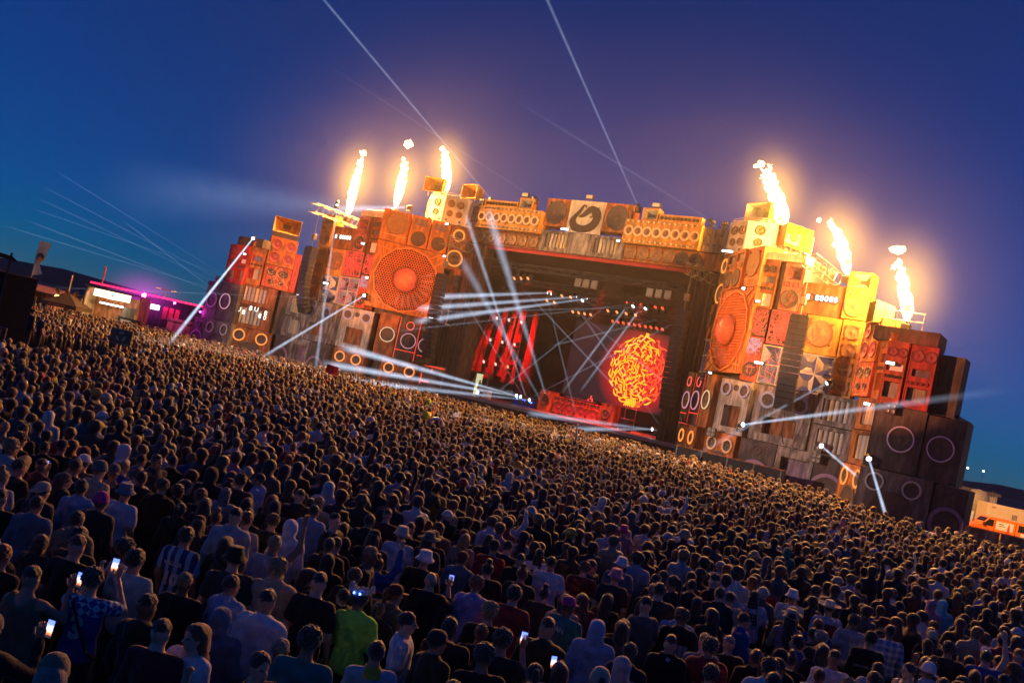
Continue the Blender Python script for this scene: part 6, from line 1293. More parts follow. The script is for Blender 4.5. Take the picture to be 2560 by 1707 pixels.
LANDMARKS = [
    ('blue football shirt', 'man with curly brown hair in blue football shirt with number 3, filming', 'both', 'tee', 'blue', 'curly:brown', None, 0, 14, -3.58, 9.53),
    ('bare backed man', 'bare backed man with cropped hair and shoulder strap holding up a lit phone', 'phone', 'vest', 'khaki', 'fade:dark brown', None, 1, 0, -4.0, 9.17),
    ('grey cap', 'man in grey cap and black jacket holding a bright phone, bottom left', 'phone', 'jacket', 'black', 'short:black', 'capback:grey', 1, 0, -3.56, 7.66),
    ('mint mesh shirt', 'person in pale mint mesh t-shirt with dark hair', 'down', 'tee', 'mint', 'bushy:black', None, 1, 0, -3.53, 10.59),
    ('maroon sweatshirt', 'man with cropped fair hair in a maroon sweatshirt, nearest at bottom left', 'down', 'long', 'burgundy', 'fade:brown', None, 4, 0, -2.45, 8.46),
    ('auburn haired woman', 'woman with long auburn hair in a white t-shirt facing the camera', 'front', 'tee', 'white', 'long:ginger', None, 4, 160, -2.24, 8.58),
    ('striped number ten shirt', 'person in blue and white striped football shirt with number 10 and headband', 'down', 'tee', 'pale blue', 'bushy:dark brown', None, 1, 0, -3.56, 12.19),
    ('slate blue hoodie', 'man with short black hair in a slate blue hoodie at the far left', 'down', 'hoodie', 'slate blue', 'short:black', None, 1, 10, -5.51, 12.16),
    ('blue bucket hat', 'person in blue bucket hat and white shirt with red number', 'down', 'tee', 'white', 'short:black', 'bucket:slate blue', 1, 0, -5.16, 14.11),
    ('mauve beanie', 'person in mauve beanie and dark hoodie beside the blue bucket hat', 'down', 'hoodie', 'charcoal', 'short:black', 'beanie:magenta', 2, 0, -5.09, 13.11),
    ('neon green jacket', 'person in neon green jacket wearing a glowing crown', 'front', 'jacket', 'neon green', 'curly:black', None, 2, 0, -1.05, 10.95),
    ('white t-shirt man', 'dark haired man in white printed t-shirt turned to the right', 'down', 'tee', 'white', 'short:black', None, 4, -75, -0.46, 10.55),
    ('lavender hoodie', 'ginger haired person in a lavender hoodie', 'front', 'hoodie', 'lavender', 'curly:ginger', None, 0, 0, 0.2, 13.07),
    ('pale blue hoodie', 'dark haired person in a pale blue hoodie with hood down', 'down', 'hoodie', 'pale blue', 'short:black', None, 1, 0, -2.65, 15.89),
    ('white raised hood', 'person with white hood raised next to the pale blue hoodie', 'down', 'hoodup', 'white', None, None, 1, 0, -2.61, 14.11),
    ('cream bucket hat', 'person in cream bucket hat and white printed shirt', 'down', 'tee', 'white', 'short:brown', 'bucket:cream', 0, 10, -1.12, 15.58),
    ('tan sun hat', 'person in wide tan sun hat and dark top', 'down', 'tee', 'dark grey', 'long:brown', 'sunhat:khaki', 0, -10, -0.63, 15.58),
    ('white bucket hat by the phone', 'person in white bucket hat beside a lit phone', 'front', 'tee', 'black', 'short:black', 'bucket:white', 1, 0, -0.58, 14.02),
    ('red sweatshirt', 'person in red sweatshirt and dark cap', 'down', 'long', 'red', 'short:black', 'capback:charcoal', 1, 0, 0.41, 16.23),
    ('red football shirt', 'man in dark red football shirt with short brown hair', 'down', 'tee', 'burgundy', 'fade:brown', None, 0, 0, -1.49, 17.09),
    ('bald man', 'bald man in black sweatshirt with hand raised holding a phone', 'phone', 'long', 'black', None, None, 0, 0, -0.35, 12.78),
    ('broad man in black', 'broad man in plain black t-shirt left of the neon jacket', 'down', 'tee', 'black', 'fade:dark brown', None, 0, 0, -1.61, 10.95),
    ('green headed cap', 'man in olive cap and black jacket at the bottom centre', 'down', 'jacket', 'olive', 'short:black', 'cap:charcoal', 1, -40, -0.06, 9.96),
    ('pale shirt with yellow scarf', 'person in pale blue shirt with yellow scarf, bottom centre', 'down', 'long', 'pale blue', 'short:black', None, 1, 20, -0.64, 9.25),
    ('magenta cap', 'man in magenta cap and teal football jersey', 'front', 'tee', 'teal', 'short:black', 'cap:magenta', 3, -30, 1.51, 13.06),
    ('grey blue raised hood', 'person with grey blue hood raised near the bottom', 'down', 'hoodup', 'pale blue', None, None, 1, 0, 1.82, 12.04),
    ('white bucket hat mid crowd', 'person in white bucket hat and blue shirt in front of long blond hair', 'down', 'tee', 'slate blue', 'short:brown', 'bucket:white', 1, 0, 2.82, 17.34),
    ('black hoodie with pale print', 'person in black hoodie with large pale back print', 'down', 'hoodie', 'black', 'curly:brown', None, 2, 0, 3.28, 13.86),
    ('pale blue t-shirt', 'person in bright pale blue t-shirt right of the black printed hoodie', 'down', 'tee', 'pale blue', 'braids:black', None, 3, 0, 5.27, 17.01),
    ('blue jacket', 'man with glasses in blue jacket bending to the right', 'front', 'jacket', 'blue', 'short:dark brown', None, 0, -80, 4.45, 14.69),
    ('white t-shirt couple', 'person in white t-shirt with black scarf beside olive cap', 'down', 'tee', 'white', 'short:black', None, 1, 0, 1.47, 15.92),
    ('pink bucket hat', 'person in pink bucket hat behind the grey blue hood', 'down', 'tee', 'dark grey', 'short:brown', 'bucket:pink', 0, 0, 2.56, 16.0),
    ('magenta bucket hat', 'person in magenta bucket hat further back', 'down', 'tee', 'pink', 'short:brown', 'bucket:magenta', 0, 0, 3.5, 21.99),
    ('knotted neckerchief', 'person with cropped hair and pale neckerchief at the bottom', 'down', 'jacket', 'black', 'fade:brown', None, 0, 0, 2.8, 12.14),
    ('cowboy hat', 'person in pale cowboy hat with red and blue backpack', 'down', 'tee', 'pale blue', 'short:black', 'cowboy:cream', 1, 0, 6.82, 17.49),
    ('white bucket hat and phone', 'person in white bucket hat and white shirt holding up a phone', 'phone', 'tee', 'white', 'short:black', 'bucket:white', 2, 0, 6.22, 17.95),
    ('plaid shirt', 'person in pale blue plaid shirt with black hair', 'down', 'long', 'pale blue', 'short:black', None, 2, 0, 7.52, 16.52),
    ('lettered black sweatshirt', 'person in olive beanie and black sweatshirt with lettering', 'down', 'long', 'black', 'short:black', 'beanie:olive', 1, 0, 6.67, 15.34),
    ('grey sweater', 'person in wide grey sweater with dark hair', 'down', 'long', 'grey', 'short:dark brown', None, 1, 10, 8.84, 21.31),
    ('teal raised hood', 'person with teal hood raised near the right wing', 'down', 'hoodup', 'teal', None, None, 1, 0, 8.19, 24.83),
    ('cyan raised hood', 'person with bright cyan hood raised at the right', 'down', 'hoodup', 'cyan', None, None, 1, 0, 10.67, 21.19),
    ('pink raised hood', 'person with pale pink hood raised beside the cyan hood', 'down', 'hoodup', 'pink', None, None, 1, 0, 10.19, 20.76),
    ('white hard cap', 'person in white cap and pale shirt filming at the right', 'phone', 'tee', 'light grey', 'short:black', 'cap:white', 1, 20, 18.01, 36.08),
    ('white t-shirt by backpack', 'person in white t-shirt with afro hair right of the cowboy hat', 'down', 'tee', 'light grey', 'curly:black', None, 2, 0, 6.92, 16.66),
    ('orange haired woman', 'woman with loose orange hair in dark top at the right', 'down', 'tee', 'black', 'long:ginger', None, 4, 0, 12.14, 23.46),
    ('blue jacket at right edge', 'person in blue jacket at the right edge', 'down', 'jacket', 'blue', 'long:brown', None, 1, 0, 10.83, 18.49),
]
def pattern(name, c1, c2, sx, sz, kind):
    if name in MATS: return MATS[name]
    m, n, l = newmat(name); b = n['Principled BSDF']; b.inputs['Roughness'].default_value = .85
    tc = n.new('ShaderNodeTexCoord'); sp = n.new('ShaderNodeSeparateXYZ'); l.new(tc.outputs['Object'], sp.inputs[0])
    def sq(o_, f):
        a = n.new('ShaderNodeMath'); a.operation = 'MULTIPLY'; a.inputs[1].default_value = f; l.new(o_, a.inputs[0])
        s = n.new('ShaderNodeMath'); s.operation = 'SINE'; l.new(a.outputs[0], s.inputs[0]); g = n.new('ShaderNodeMath'); g.operation = 'GREATER_THAN'; g.inputs[1].default_value = .1; l.new(s.outputs[0], g.inputs[0]); return g.outputs[0]
    if kind == 'stripes': fac = sq(sp.outputs['X'], sx)
    elif kind == 'plaid':
        ad = n.new('ShaderNodeMath'); ad.operation = 'ADD'; l.new(sq(sp.outputs['X'], sx), ad.inputs[0]); l.new(sq(sp.outputs['Z'], sz), ad.inputs[1]); mu = n.new('ShaderNodeMath'); mu.operation = 'MULTIPLY'; mu.inputs[1].default_value = .5; l.new(ad.outputs[0], mu.inputs[0]); fac = mu.outputs[0]
    else:
        ch = n.new('ShaderNodeTexChecker'); ch.inputs['Scale'].default_value = sx; mp = n.new('ShaderNodeMapping'); mp.inputs['Rotation'].default_value = (0, .78, 0); l.new(tc.outputs['Object'], mp.inputs['Vector']); l.new(mp.outputs[0], ch.inputs['Vector'])
        gt = n.new('ShaderNodeMath'); gt.operation = 'GREATER_THAN'; gt.inputs[1].default_value = 1.33; l.new(sp.outputs['Z'], gt.inputs[0]); mu = n.new('ShaderNodeMath'); mu.operation = 'MULTIPLY'; l.new(gt.outputs[0], mu.inputs[0]); l.new(ch.outputs['Fac'], mu.inputs[1]); fac = mu.outputs[0]
    mx = n.new('ShaderNodeMix'); mx.data_type = 'RGBA'; mx.inputs['A'].default_value = (*c1, 1); mx.inputs['B'].default_value = (*c2, 1); l.new(fac, mx.inputs['Factor']); l.new(mx.outputs['Result'], b.inputs['Base Color'])
    MATS[name] = m; return m
def setm(o, m):
    o.material_slots[0].link = 'OBJECT'; o.material_slots[0].material = m
def face_stage(x, y):
    t = SK(0, -2); return math.atan2(-(t.x - x), t.y - y)
placed = []; used = set(); PEOPLE = 0
for (lm, lab, pose, stl, colr, hair, hat, sk_, turn, x, y) in LANDMARKS:
    rz = face_stage(x, y) + R(turn) - R(8)
    hr = tuple(hair.split(':')) if hair else None; ht = tuple(hat.split(':')) if hat else None
    o = person(lab, x, y, rz, pose, (stl, colr), hr, ht, sk_, 1.0 if 'broad' not in lab else 1.06); used.add(lab); placed.append((x, y, lm)); PEOPLE += 1
    ch = {c.name.split('.')[0]: c for c in o.children}
    shirt = ch.get(PART[stl])
    PRINT = clothmat('cyan') if lm == 'blue football shirt' else clothmat('light grey')
    if lm == 'blue football shirt':
        setm(shirt, pattern('football_blue', (.03, .06, .26), (.35, .60, .66), 16, 0, 'check')); text('number_print', '3', .30, clothmat('mint'), shirt, (0, -.152, 1.20), (R(90), 0, 0), .004, .012)
        obj('strap', MB().tube([(-.16, .05, 1.5), (-.10, -.13, 1.44), (.02, -.172, 1.25), (.15, -.15, 1.0), (.2, -.02, .9)], .016, 5), clothmat('black'), o)
    if lm == 'striped number ten shirt':
        setm(shirt, pattern('football_stripes', (.03, .05, .14), (.26, .45, .60), 48, 0, 'stripes')); text('number_print', '10', .22, clothmat('white'), shirt, (0, -.152, 1.12), (R(90), 0, 0), .004, .010); text('name_print', 'VALDER', .07, clothmat('white'), shirt, (0, -.16, 1.32), (R(84), 0, 0), .004)
        obj('headband', ring_profile(MB(), [(.086, 1.69), (.09, 1.67), (.087, 1.655)], 20), clothmat('slate blue'), o)
    if lm == 'blue bucket hat': text('number_print', '2', .26, clothmat('burgundy'), shirt, (0, -.152, 1.15), (R(90), 0, 0), .004, .01)
    if lm == 'plaid shirt': setm(shirt, pattern('plaid_blue', (.12, .2, .34), (.5, .6, .72), 55, 55, 'plaid'))
    if lm == 'lettered black sweatshirt': text('lettering', 'CREATIVE STUDIO', .055, clothmat('light grey'), shirt, (0, -.172, 1.24), (R(88), 0, 0), .004)
    if lm == 'magenta cap': text('name_print', 'NAN', .10, clothmat('mint'), shirt, (0, -.16, 1.34), (R(82), 0, 0), .004, .004)
    if lm == 'black hoodie with pale print': obj('back_print', MB().quad((-.02, -.176, 1.02), (.15, -.165, 1.02), (.15, -.168, 1.30), (-.02, -.178, 1.30)), pattern('poster_print', (.25, .3, .33), (.04, .05, .06), 90, 0, 'plaid'), shirt)
    if lm == 'cowboy hat': 
        bp = obj('backpack', MB().bbox(-.15, .15, -.32, -.13, .98, 1.40, .04), clothmat('burgundy'), o)
        for sx in (-1, 1): obj('strap', MB().tube([(sx * .11, -.15, 1.38), (sx * .12, -.02, 1.49), (sx * .12, .12, 1.40)], .022, 5), clothmat('slate blue'), bp)
    if lm == 'auburn haired woman':
        for i, tx in enumerate(('STAR', 'CITY', 'DREAM')): text('lettering', tx, .055, clothmat('charcoal'), shirt, (0, .142, 1.30 - .065 * i), (R(90), 0, R(180)), .004)
    if lm == 'knotted neckerchief': obj('neckerchief', ring_profile(MB(), [(.068, 1.52), (.085, 1.49), (.10, 1.45), (.09, 1.44)], 18, 0, -.025, 1.1), clothmat('light grey'), o)
    if lm == 'pale shirt with yellow scarf': obj('scarf', ring_profile(MB(), [(.07, 1.53), (.10, 1.49), (.125, 1.43), (.11, 1.42)], 18, 0, -.025, 1.1), clothmat('yellow'), o)
    if lm == 'neon green jacket':
        cr_ = obj('glowing_crown', ring_profile(MB(), [(.098, 1.74), (.102, 1.76), (.098, 1.765)], 20), mat('crown_plastic', (.6, .55, .5), .2), o); pet = mat('crown_petal', (.62, .55, .50), .15, var=.3, scale=30)
        for i in range(13):
            t = math.pi * (-.1 + 1.2 * i / 12) + math.pi; orb = shared(('petal', 1), lambda: blob(.026, 3), True); obj('petal', orb, pet, cr_, loc=(.125 * math.cos(t), .02 + .12 * math.sin(t), 1.79 + .03 * math.sin(i * 1.9)))
        for i in (-1, 1): obj('lamp', shared(('bluebulb', 1), lambda: blob(.011, 1), True), emis('blue_bulb', (.05, .12, 1.0), 20), cr_, loc=(.035 * i, -.125, 1.755))
    if lm == 'mauve beanie': pass
    if pose in ('phone', 'both'):
        phone('lit phone held up by the ' + {'blue football shirt': 'person in blue football shirt', 'bare backed man': 'bare backed man', 'grey cap': 'man in grey cap', 'bald man': 'bald man in black', 'white bucket hat and phone': 'person in white bucket hat', 'white hard cap': 'person in white cap'}.get(lm, 'person'), (x, y, 0), rz, pose)
# ---- the other nearest people, each one its own object
HSTY = ['short', 'short', 'short', 'fade', 'curly', 'bushy', 'long', 'long', 'tail', 'bun', 'braids']
HDESC = {'short': 'short {}-haired', 'fade': 'cropped {}-haired', 'curly': 'curly {}-haired', 'bushy': 'shaggy {}-haired', 'long': 'long {}-haired', 'tail': 'ponytailed {}-haired', 'bun': 'topknotted {}-haired', 'braids': 'braided {}-haired'}
TOPC = ['black'] * 9 + ['charcoal'] * 6 + ['dark grey'] * 4 + ['navy'] * 4 + ['brown'] * 2 + ['olive'] * 2 + ['burgundy'] * 2 + ['grey'] * 2 + ['khaki', 'slate blue', 'white', 'white', 'light grey', 'pale blue', 'beige', 'red', 'blue', 'pink', 'teal']
TOPS = ['tee'] * 5 + ['long'] * 3 + ['hoodie'] * 4 + ['jacket'] * 3 + ['vest']
pts = []; cell = {}
LS = random.Random(3)
while len(pts) < 7300:
    # people stand at random but never closer than an arm's breadth; the throng thins out a little further back
    dd = 5.5 + 112 * LS.random() ** .62; xx = LS.uniform(-.66, .62) * dd; y2 = dd
    px, py, d = view(xx, y2, 1.65)
    if not (-130 < px < 2690 and py < 1707 + 9000 / d) or y2 < 7.0 or not allowed(xx, y2): 
        LS_fail = True; continue
    gx, gy = int(xx // .5), int(y2 // .5); md = .44 if d < 45 else .47 if d < 60 else .56
    if LS.random() < .45 * max(0, noise.noise(Vector((xx * .4, y2 * .4, 0)))): continue
    if any(math.hypot(q_[0] - xx, q_[1] - y2) < md for i in range(-1, 2) for j in range(-1, 2) for q_ in cell.get((gx + i, gy + j), ())):
        MISS = globals().get('MISS', 0) + 1
        if MISS > 90000: break
        continue
    cell.setdefault((gx, gy), []).append((xx, y2)); pts.append((xx, y2, d, px, py))
lmxy = np.array([(p[0], p[1]) for p in placed])
pts = [p for p in pts if np.min(np.hypot(lmxy[:, 0] - p[0], lmxy[:, 1] - p[1])) > .52]
def hides(p):
    for (x, y, _) in placed:
        d = math.hypot(x, y); ux, uy = x / d, y / d; al = (p[0] - x) * ux + (p[1] - y) * uy; la = (p[0] - x) * uy - (p[1] - y) * ux
        if -1.35 < al < 0 and abs(la) < .42 * (1 + al * .12): return True
    return False
pts = [p for p in pts if not (p[2] < 27 and hides(p))]
pts.sort(key=lambda p: p[2])
near, far = pts[:300 - PEOPLE], pts[300 - PEOPLE:]
lmv = [(view(x, y, 1.65), nm) for x, y, nm in placed]
for (x, y, d, px, py) in near:
    # tell where the person stands from the nearest person that stands out
    bi = min(lmv, key=lambda q_: (q_[0][0] - px) ** 2 + (q_[0][1] - py) ** 2); ddx = (px - bi[0][0]) * .977 + (py - bi[0][1]) * .215; ddy = -(px - bi[0][0]) * .215 + (py - bi[0][1]) * .977
    rel = ('right of' if ddx > 0 else 'left of') if abs(ddx) > abs(ddy) * 1.1 else ('in front of' if ddy > 0 else 'behind')
    for t_ in range(400):
        hs = random.choice(HSTY); hc = random.choices(list(HAIRC), [5, 6, 4, 1.6, .7, .4])[0]; tp = random.choice(TOPS); tcx = random.choice(TOPC); hat = None; r_ = random.random()
        if r_ < .16: hat = (random.choice(['cap', 'capback', 'capback', 'bucket', 'beanie', 'sunhat']), random.choice(['black', 'charcoal', 'navy', 'olive', 'khaki', 'beige', 'white', 'grey', 'burgundy']))
        elif r_ < .22: tp = 'hoodup'
        if hat and hat[0] == 'sunhat' and d < 14: hat = None
        if hat and hs in ('curly', 'bushy', 'bun'): hs = 'short'
        if tp == 'hoodup': who = f'person with {tcx} hood raised'
        else:
            who = (f'{hat[1]}-' + {'cap': 'capped', 'capback': 'capped', 'bucket': 'bucket-hatted', 'beanie': 'beanie-wearing', 'sunhat': 'sun-hatted'}[hat[0]] + ' person' if hat else HDESC[hs].format(hc.replace(' ', '-')) + ' person') + f' in {tcx} {STN[tp]}'
        lab = f'{who} {rel} the {bi[1]}'
        if lab not in used and len(lab.split()) <= 16: break
    used.add(lab)
    pose = random.choices(['down', 'front', 'phone', 'high', 'both'], [7, 5, .35, .3, .12])[0]
    turn = random.gauss(0, 16) if random.random() < .86 else random.uniform(-130, 130)
    sc = random.gauss(1.0, .045) * (.95 if hs in ('long', 'tail', 'bun', 'braids') else 1.0)
    rz = face_stage(x, y) + R(turn) - R(6)
    person(lab, x, y, rz, pose, (tp, tcx), (hs, hc), hat, random.choices(range(5), [4, 4, 3, 1.2, 2])[0], max(.88, min(1.1, sc)), random.choice(['black', 'charcoal', 'navy', 'dark grey', 'khaki']), lean=random.gauss(0, .03), group='people standing in the near part of the crowd')
    if pose in ('phone', 'both') : phone('lit phone held up by the ' + ' '.join(who.split()[:9]), (x, y, 0), rz, pose, max(.88, min(1.1, sc)))
# ---- everyone further back: too many to count, one mesh
def coarse(h, hair, hat, pose, zlo):
    P, o = grid((-.42, .42), (-.3, .5), (zlo, 2.0), h)
    hd = head_sdf(P) - .004; tp = uni([torso_sdf(P, 1.02) - .02, arms_sdf(P, pose, .014)], .04); lg = legs_sdf(P, .012)
    hr = ell(P, (0, -.018, 1.68), (.108, .124, .116))
    if hair == 'long': hr = smin(hr, caps(P, (0, -.08, 1.62), (0, -.13, 1.28), .085, .08), .03)
    if hair == 'curly': hr = ell(P, (0, -.02, 1.70), (.132, .142, .128))
    hr = hr + wavy(P, 48, .011 if hair != 'curly' else .016, 1)
    if hair == 'none': hr = hr + .5
    hr = np.maximum(hr, -ell(P, (0, .1, 1.59), (.07, .085, .10)))
    if hair == 'hood': hr = uni([ell(P, (0, -.02, 1.665), (.108, .125, .125)), ell(P, (0, -.03, 1.53), (.11, .11, .1))], .05); hr = np.maximum(hr, -ell(P, (0, .15, 1.62), (.07, .1, .1)))
    if hat: hr = np.minimum(hr, np.maximum(ell(P, (0, -.012, 1.70), (.105, .118, .095)), 1.665 - P[..., 2])); hr = np.minimum(hr, np.maximum(np.hypot(P[..., 0], (P[..., 1] + .012) / 1.15) - .14, np.abs(P[..., 2] - 1.665) - .022))
    F = np.minimum(np.minimum(hd, tp), np.minimum(hr, lg)); V, Q = surface(F, o, h)
    def smp(D_):
        i = np.clip(np.rint((V - np.array(o)) / h).astype(int), 0, np.array(D_.shape) - 1); return D_[i[:, 0], i[:, 1], i[:, 2]]
    cl = np.argmin(np.stack([smp(hd), smp(hr) - .006, smp(tp), smp(lg)]), 0)
    return V.astype(np.float32), Q.astype(np.int32), cl
def columns(V, Q, cl, zlo):
    """what the people in front hide: a plain body column down to the ground"""
    W_ = []; F = []; o = len(V); rings = ((0, .13, .10), (.8, .17, .13), (zlo + .03, .19, .125))
    for z, rx, ry in rings:
        for q_ in range(7): W_.append((rx * math.cos(q_ * .8976), ry * math.sin(q_ * .8976), z))
    for g in (0, 7):
        for q_ in range(7): F.append((o + g + q_, o + g + (q_ + 1) % 7, o + g + 7 + (q_ + 1) % 7, o + g + 7 + q_))
    return np.concatenate([V, np.array(W_, np.float32)]), np.concatenate([Q, np.array(F, np.int32)]), np.concatenate([cl, np.array([3] * 7 + [3] * 7 + [2] * 7)])
VAR = [('short', 0, 'down'), ('short', 0, 'front'), ('curly', 0, 'down'), ('long', 0, 'down'), ('hood', 0, 'down'), ('short', 1, 'down'), ('none', 0, 'front'), ('long', 0, 'front'), ('short', 0, 'high'), ('short', 0, 'phone')]
VP = np.array([7, 6, 3, 4, 2.2, 2.6, .8, 2, .9, .9]); VP = VP / VP.sum()
LOD = {'mid': [columns(*coarse(.043, *v, 1.2), 1.2) for v in VAR], 'far': [columns(*coarse(.06, *v, 1.3), 1.3) for v in VAR], 'vfar': [columns(*coarse(.073, *v, 1.33), 1.33) for v in VAR]}
print('LODTRIS', {k: [len(q_[1]) * 2 for q_ in v] for k, v in LOD.items()})
def crowd(points, lod, off=0):
    Vs, Qs, Cs = [], [], []
    tops = np.array([CLOTH[c] for c in TOPC + ['white', 'light grey', 'pale blue', 'grey', 'light grey', 'beige', 'red', 'yellow', 'white']], np.float32); hairs = np.array([(.05, .03, .02), (.09, .045, .022), (.13, .065, .03), (.17, .085, .04), (.2, .1, .05), (.3, .19, .09), (.25, .09, .03), (.07, .04, .025)], np.float32)
    skins = np.array([(.29, .18, .12), (.25, .14, .095), (.2, .11, .07), (.14, .07, .045), (.28, .18, .13)], np.float32); hatc = np.array([CLOTH[c] for c in ('white', 'beige', 'black', 'light grey', 'navy', 'khaki', 'cream', 'red', 'yellow')], np.float32)
    for (x, y, d, px, py) in points:
        vi = rng.choice(len(VAR), p=VP); V, Q, cl = LOD[lod][vi]
        sc = np.clip(rng.normal(1, .06), .84, 1.14); rz = face_stage(x, y) + (rng.normal(0, .35) if rng.random() < .9 else rng.uniform(-2, 2)); c_, s_ = math.cos(rz), math.sin(rz); ln = rng.normal(0, .04); l2 = rng.normal(0, .04)
        U = V * (sc * rng.uniform(.95, 1.12), sc * rng.uniform(.95, 1.1), sc)
        X = U[:, 0] + l2 * U[:, 2]; Y = U[:, 1] + ln * U[:, 2]
        Vs.append(np.stack([x + X * c_ - Y * s_, y + X * s_ + Y * c_, U[:, 2]], 1)); Qs.append(Q + off); off += len(V)
        tc_ = tops[rng.integers(len(tops))]; hc_ = tc_ if VAR[vi][0] == 'hood' else (hatc[rng.integers(len(hatc))] if VAR[vi][1] else hairs[rng.integers(len(hairs))])
        dk = lambda c_: c_ * (.72 if c_.max() > .3 else .36)
        pal = np.stack([skins[rng.integers(5)] * .85, hc_ * .5 if not (VAR[vi][1] or VAR[vi][0] == 'hood') else dk(hc_), dk(tc_), np.array((.01, .01, .014), np.float32)]); Cs.append(pal[cl])
    return Vs, Qs, Cs, off
def join(Vs, Qs, Cs, name):
    V = np.concatenate(Vs).astype(np.float32); Q = np.concatenate(Qs); Cc = np.concatenate(Cs)
    me = bpy.data.meshes.new(name); me.vertices.add(len(V)); me.vertices.foreach_set('co', V.ravel()); me.loops.add(Q.size); me.loops.foreach_set('vertex_index', Q.ravel().astype(np.int32))
    me.polygons.add(len(Q)); me.polygons.foreach_set('loop_start', np.arange(0, Q.size, 4, dtype=np.int32)); me.polygons.foreach_set('use_smooth', np.ones(len(Q), bool)); me.update(calc_edges=True)
    ca = me.color_attributes.new('tone', 'FLOAT_COLOR', 'POINT'); ca.data.foreach_set('color', np.concatenate([Cc, np.ones((len(Cc), 1))], 1).astype(np.float32).ravel())
    return me
cm, cn, cl_ = newmat('crowd_cloth_and_hair'); cb_ = cn['Principled BSDF']; cb_.inputs['Roughness'].default_value = .65; va = cn.new('ShaderNodeVertexColor'); va.layer_name = 'tone'; cl_.new(va.outputs['Color'], cb_.inputs['Base Color']); cb_.inputs['Sheen Weight'].default_value = .3
nm_ = sum(1 for p in far if p[2] < 30); nf_ = sum(1 for p in far if p[2] < 52)
A_ = crowd(far[:nm_], 'mid'); B_ = crowd(far[nm_:nf_], 'far', A_[3]); V_ = crowd(far[nf_:], 'vfar', B_[3])
mJ = join(A_[0] + B_[0] + V_[0], A_[1] + B_[1] + V_[1], A_[2] + B_[2] + V_[2], 'crowd')
oc = obj('crowd', mJ, cm); tag(oc, 'dense crowd of people filling the field up to the stage', 'crowd', kind='stuff')
print('CROWD', len(near), len(far), nm_, nf_, len(mJ.polygons) * 2)

# ================================================================== CREW, DJ AND SMALL THINGS IN THE CROWD
def at_sk(lab, s, k, z, turn, **kw):
    p = SK(s, k); return person(lab, p.x, p.y, rotz() + math.pi + R(turn), z=z, **kw)
dj = at_sk('performer in black vest and pale cap behind the booth', .8, -7.2, 2.95, 0, pose='desk', top=('vest', 'black'), hair=('short', 'black'), hat=('capback', 'light grey'), sk=4)
st('riser_step', MB().bbox(-1.5, 1.5, 0, 1.2, 0, .9, .02), BLACK, SK(.3, -6.9, 2.06), label='black riser behind the booth', cat='riser')
at_sk('crew member in black beside the lit doorway, left one', -11.6, -3.4, 2.06, 25, pose='front', top=('long', 'black'), hair=('short', 'black'), sk=1)
at_sk('crew member in black beside the lit doorway, right one', -10.9, -3.6, 2.06, -30, pose='down', top=('long', 'black'), hair=('short', 'dark brown'), sk=1)
person('man in dark top standing on the platform, left of the pair', -21.35, 42.4, R(-35), 'down', ('long', 'navy'), ('short', 'black'), ('cap', 'navy'), 1, 1.08, z=1.1)
person('man in dark printed top standing on the platform, right of the pair', -20.65, 42.0, R(-42), 'down', ('tee', 'navy'), ('fade', 'black'), None, 1, 1.0, z=1.1)
person('steward in hi-vis vest and cap by the right wing', 25.6, 49.4, R(20), 'down', ('tee', 'yellow'), ('short', 'black'), ('cap', 'neon green'), 1, 1.0)
person('man in dark jacket standing against the hoarding at the right edge', 29.0, 49.8, R(100), 'front', ('jacket', 'black'), ('short', 'black'), None, 1, 1.05)
# flag, balloons and other bright things held above the heads
def pole_flag(label, x, y, h, m, w=.9):
    o = wob('hand_flag', MB().tube([(0, 0, 1.3), (0, 0, h)], .015, 5), PLYD, (x, y, 0), R(-20), label, 'flag'); mb = MB()
    for i in range(7):
        for z in (h - .6, h - .3, h): mb.v.append((w * i / 6, .09 * math.sin(i * 1.3), z - .05 * i / 6))
    for i in range(6):
        for j in range(2): mb.f.append((i * 3 + j, i * 3 + 3 + j, i * 3 + 4 + j, i * 3 + 1 + j))
    obj('flag_cloth', mb, m, o, smooth=True)
pole_flag('small bright red flag held up in the left of the crowd', -12.3, 66, 2.85, mat('flag_red', (.75, .05, .03), .7, var=.1), .9)
def balloon(label, x, y, z, m, r_=.3):
    o = wob('balloon', blob(r_, x), m, (x, y, z), 0, label, 'balloon', True); obj('string', MB().tube([(0, 0, -r_), (.03, .02, 1.5 - z)], .006, 4), CABLE, o)
YB = mat('balloon_yellow', (.72, .66, .06), .4, var=.1); balloon('round yellow balloon above the middle of the crowd', -3.2, 44, 2.05, YB, .2); balloon('lime balloon nearer the stage', -4.5, 62, 1.95, mat('balloon_lime', (.35, .55, .04), .4), .18)
inf = wob('inflatable_ring', MB().tube([(.3 * math.cos(t), 0, .3 * math.sin(t)) for t in [math.pi * q_ / 10 for q_ in range(11)]], .06, 8), mat('ring_lavender', (.5, .42, .8), .4), (-2.6, 43.6, 1.75), 0, 'lavender inflatable arch beside the yellow balloon', 'inflatable', True)
st_ = wob('foam_stick', MB().tube([(0, 0, 1.7), (-.12, 0, 2.9)], .05, 8), mat('foam_blue', (.10, .12, .4), .6), (4.8, 54, 0), 0, 'blue foam stick held upright in the middle of the crowd', 'foam stick', True)

bar_ = st('crowd_barrier', MB().box(0, 8.6, 0, .12, 0, 2.35), BLACKC, SK(19.3, 11.0), label='long black barrier in front of the right tower', cat='barrier')
for i in range(5): obj('barrier_post', MB().box(.1 + 2.05 * i, .2 + 2.05 * i, -.03, 0, 0, 2.4), BLACK, bar_)
obj('top_rail', MB().box(0, 8.6, -.04, .16, 2.35, 2.42), PLYD, bar_)

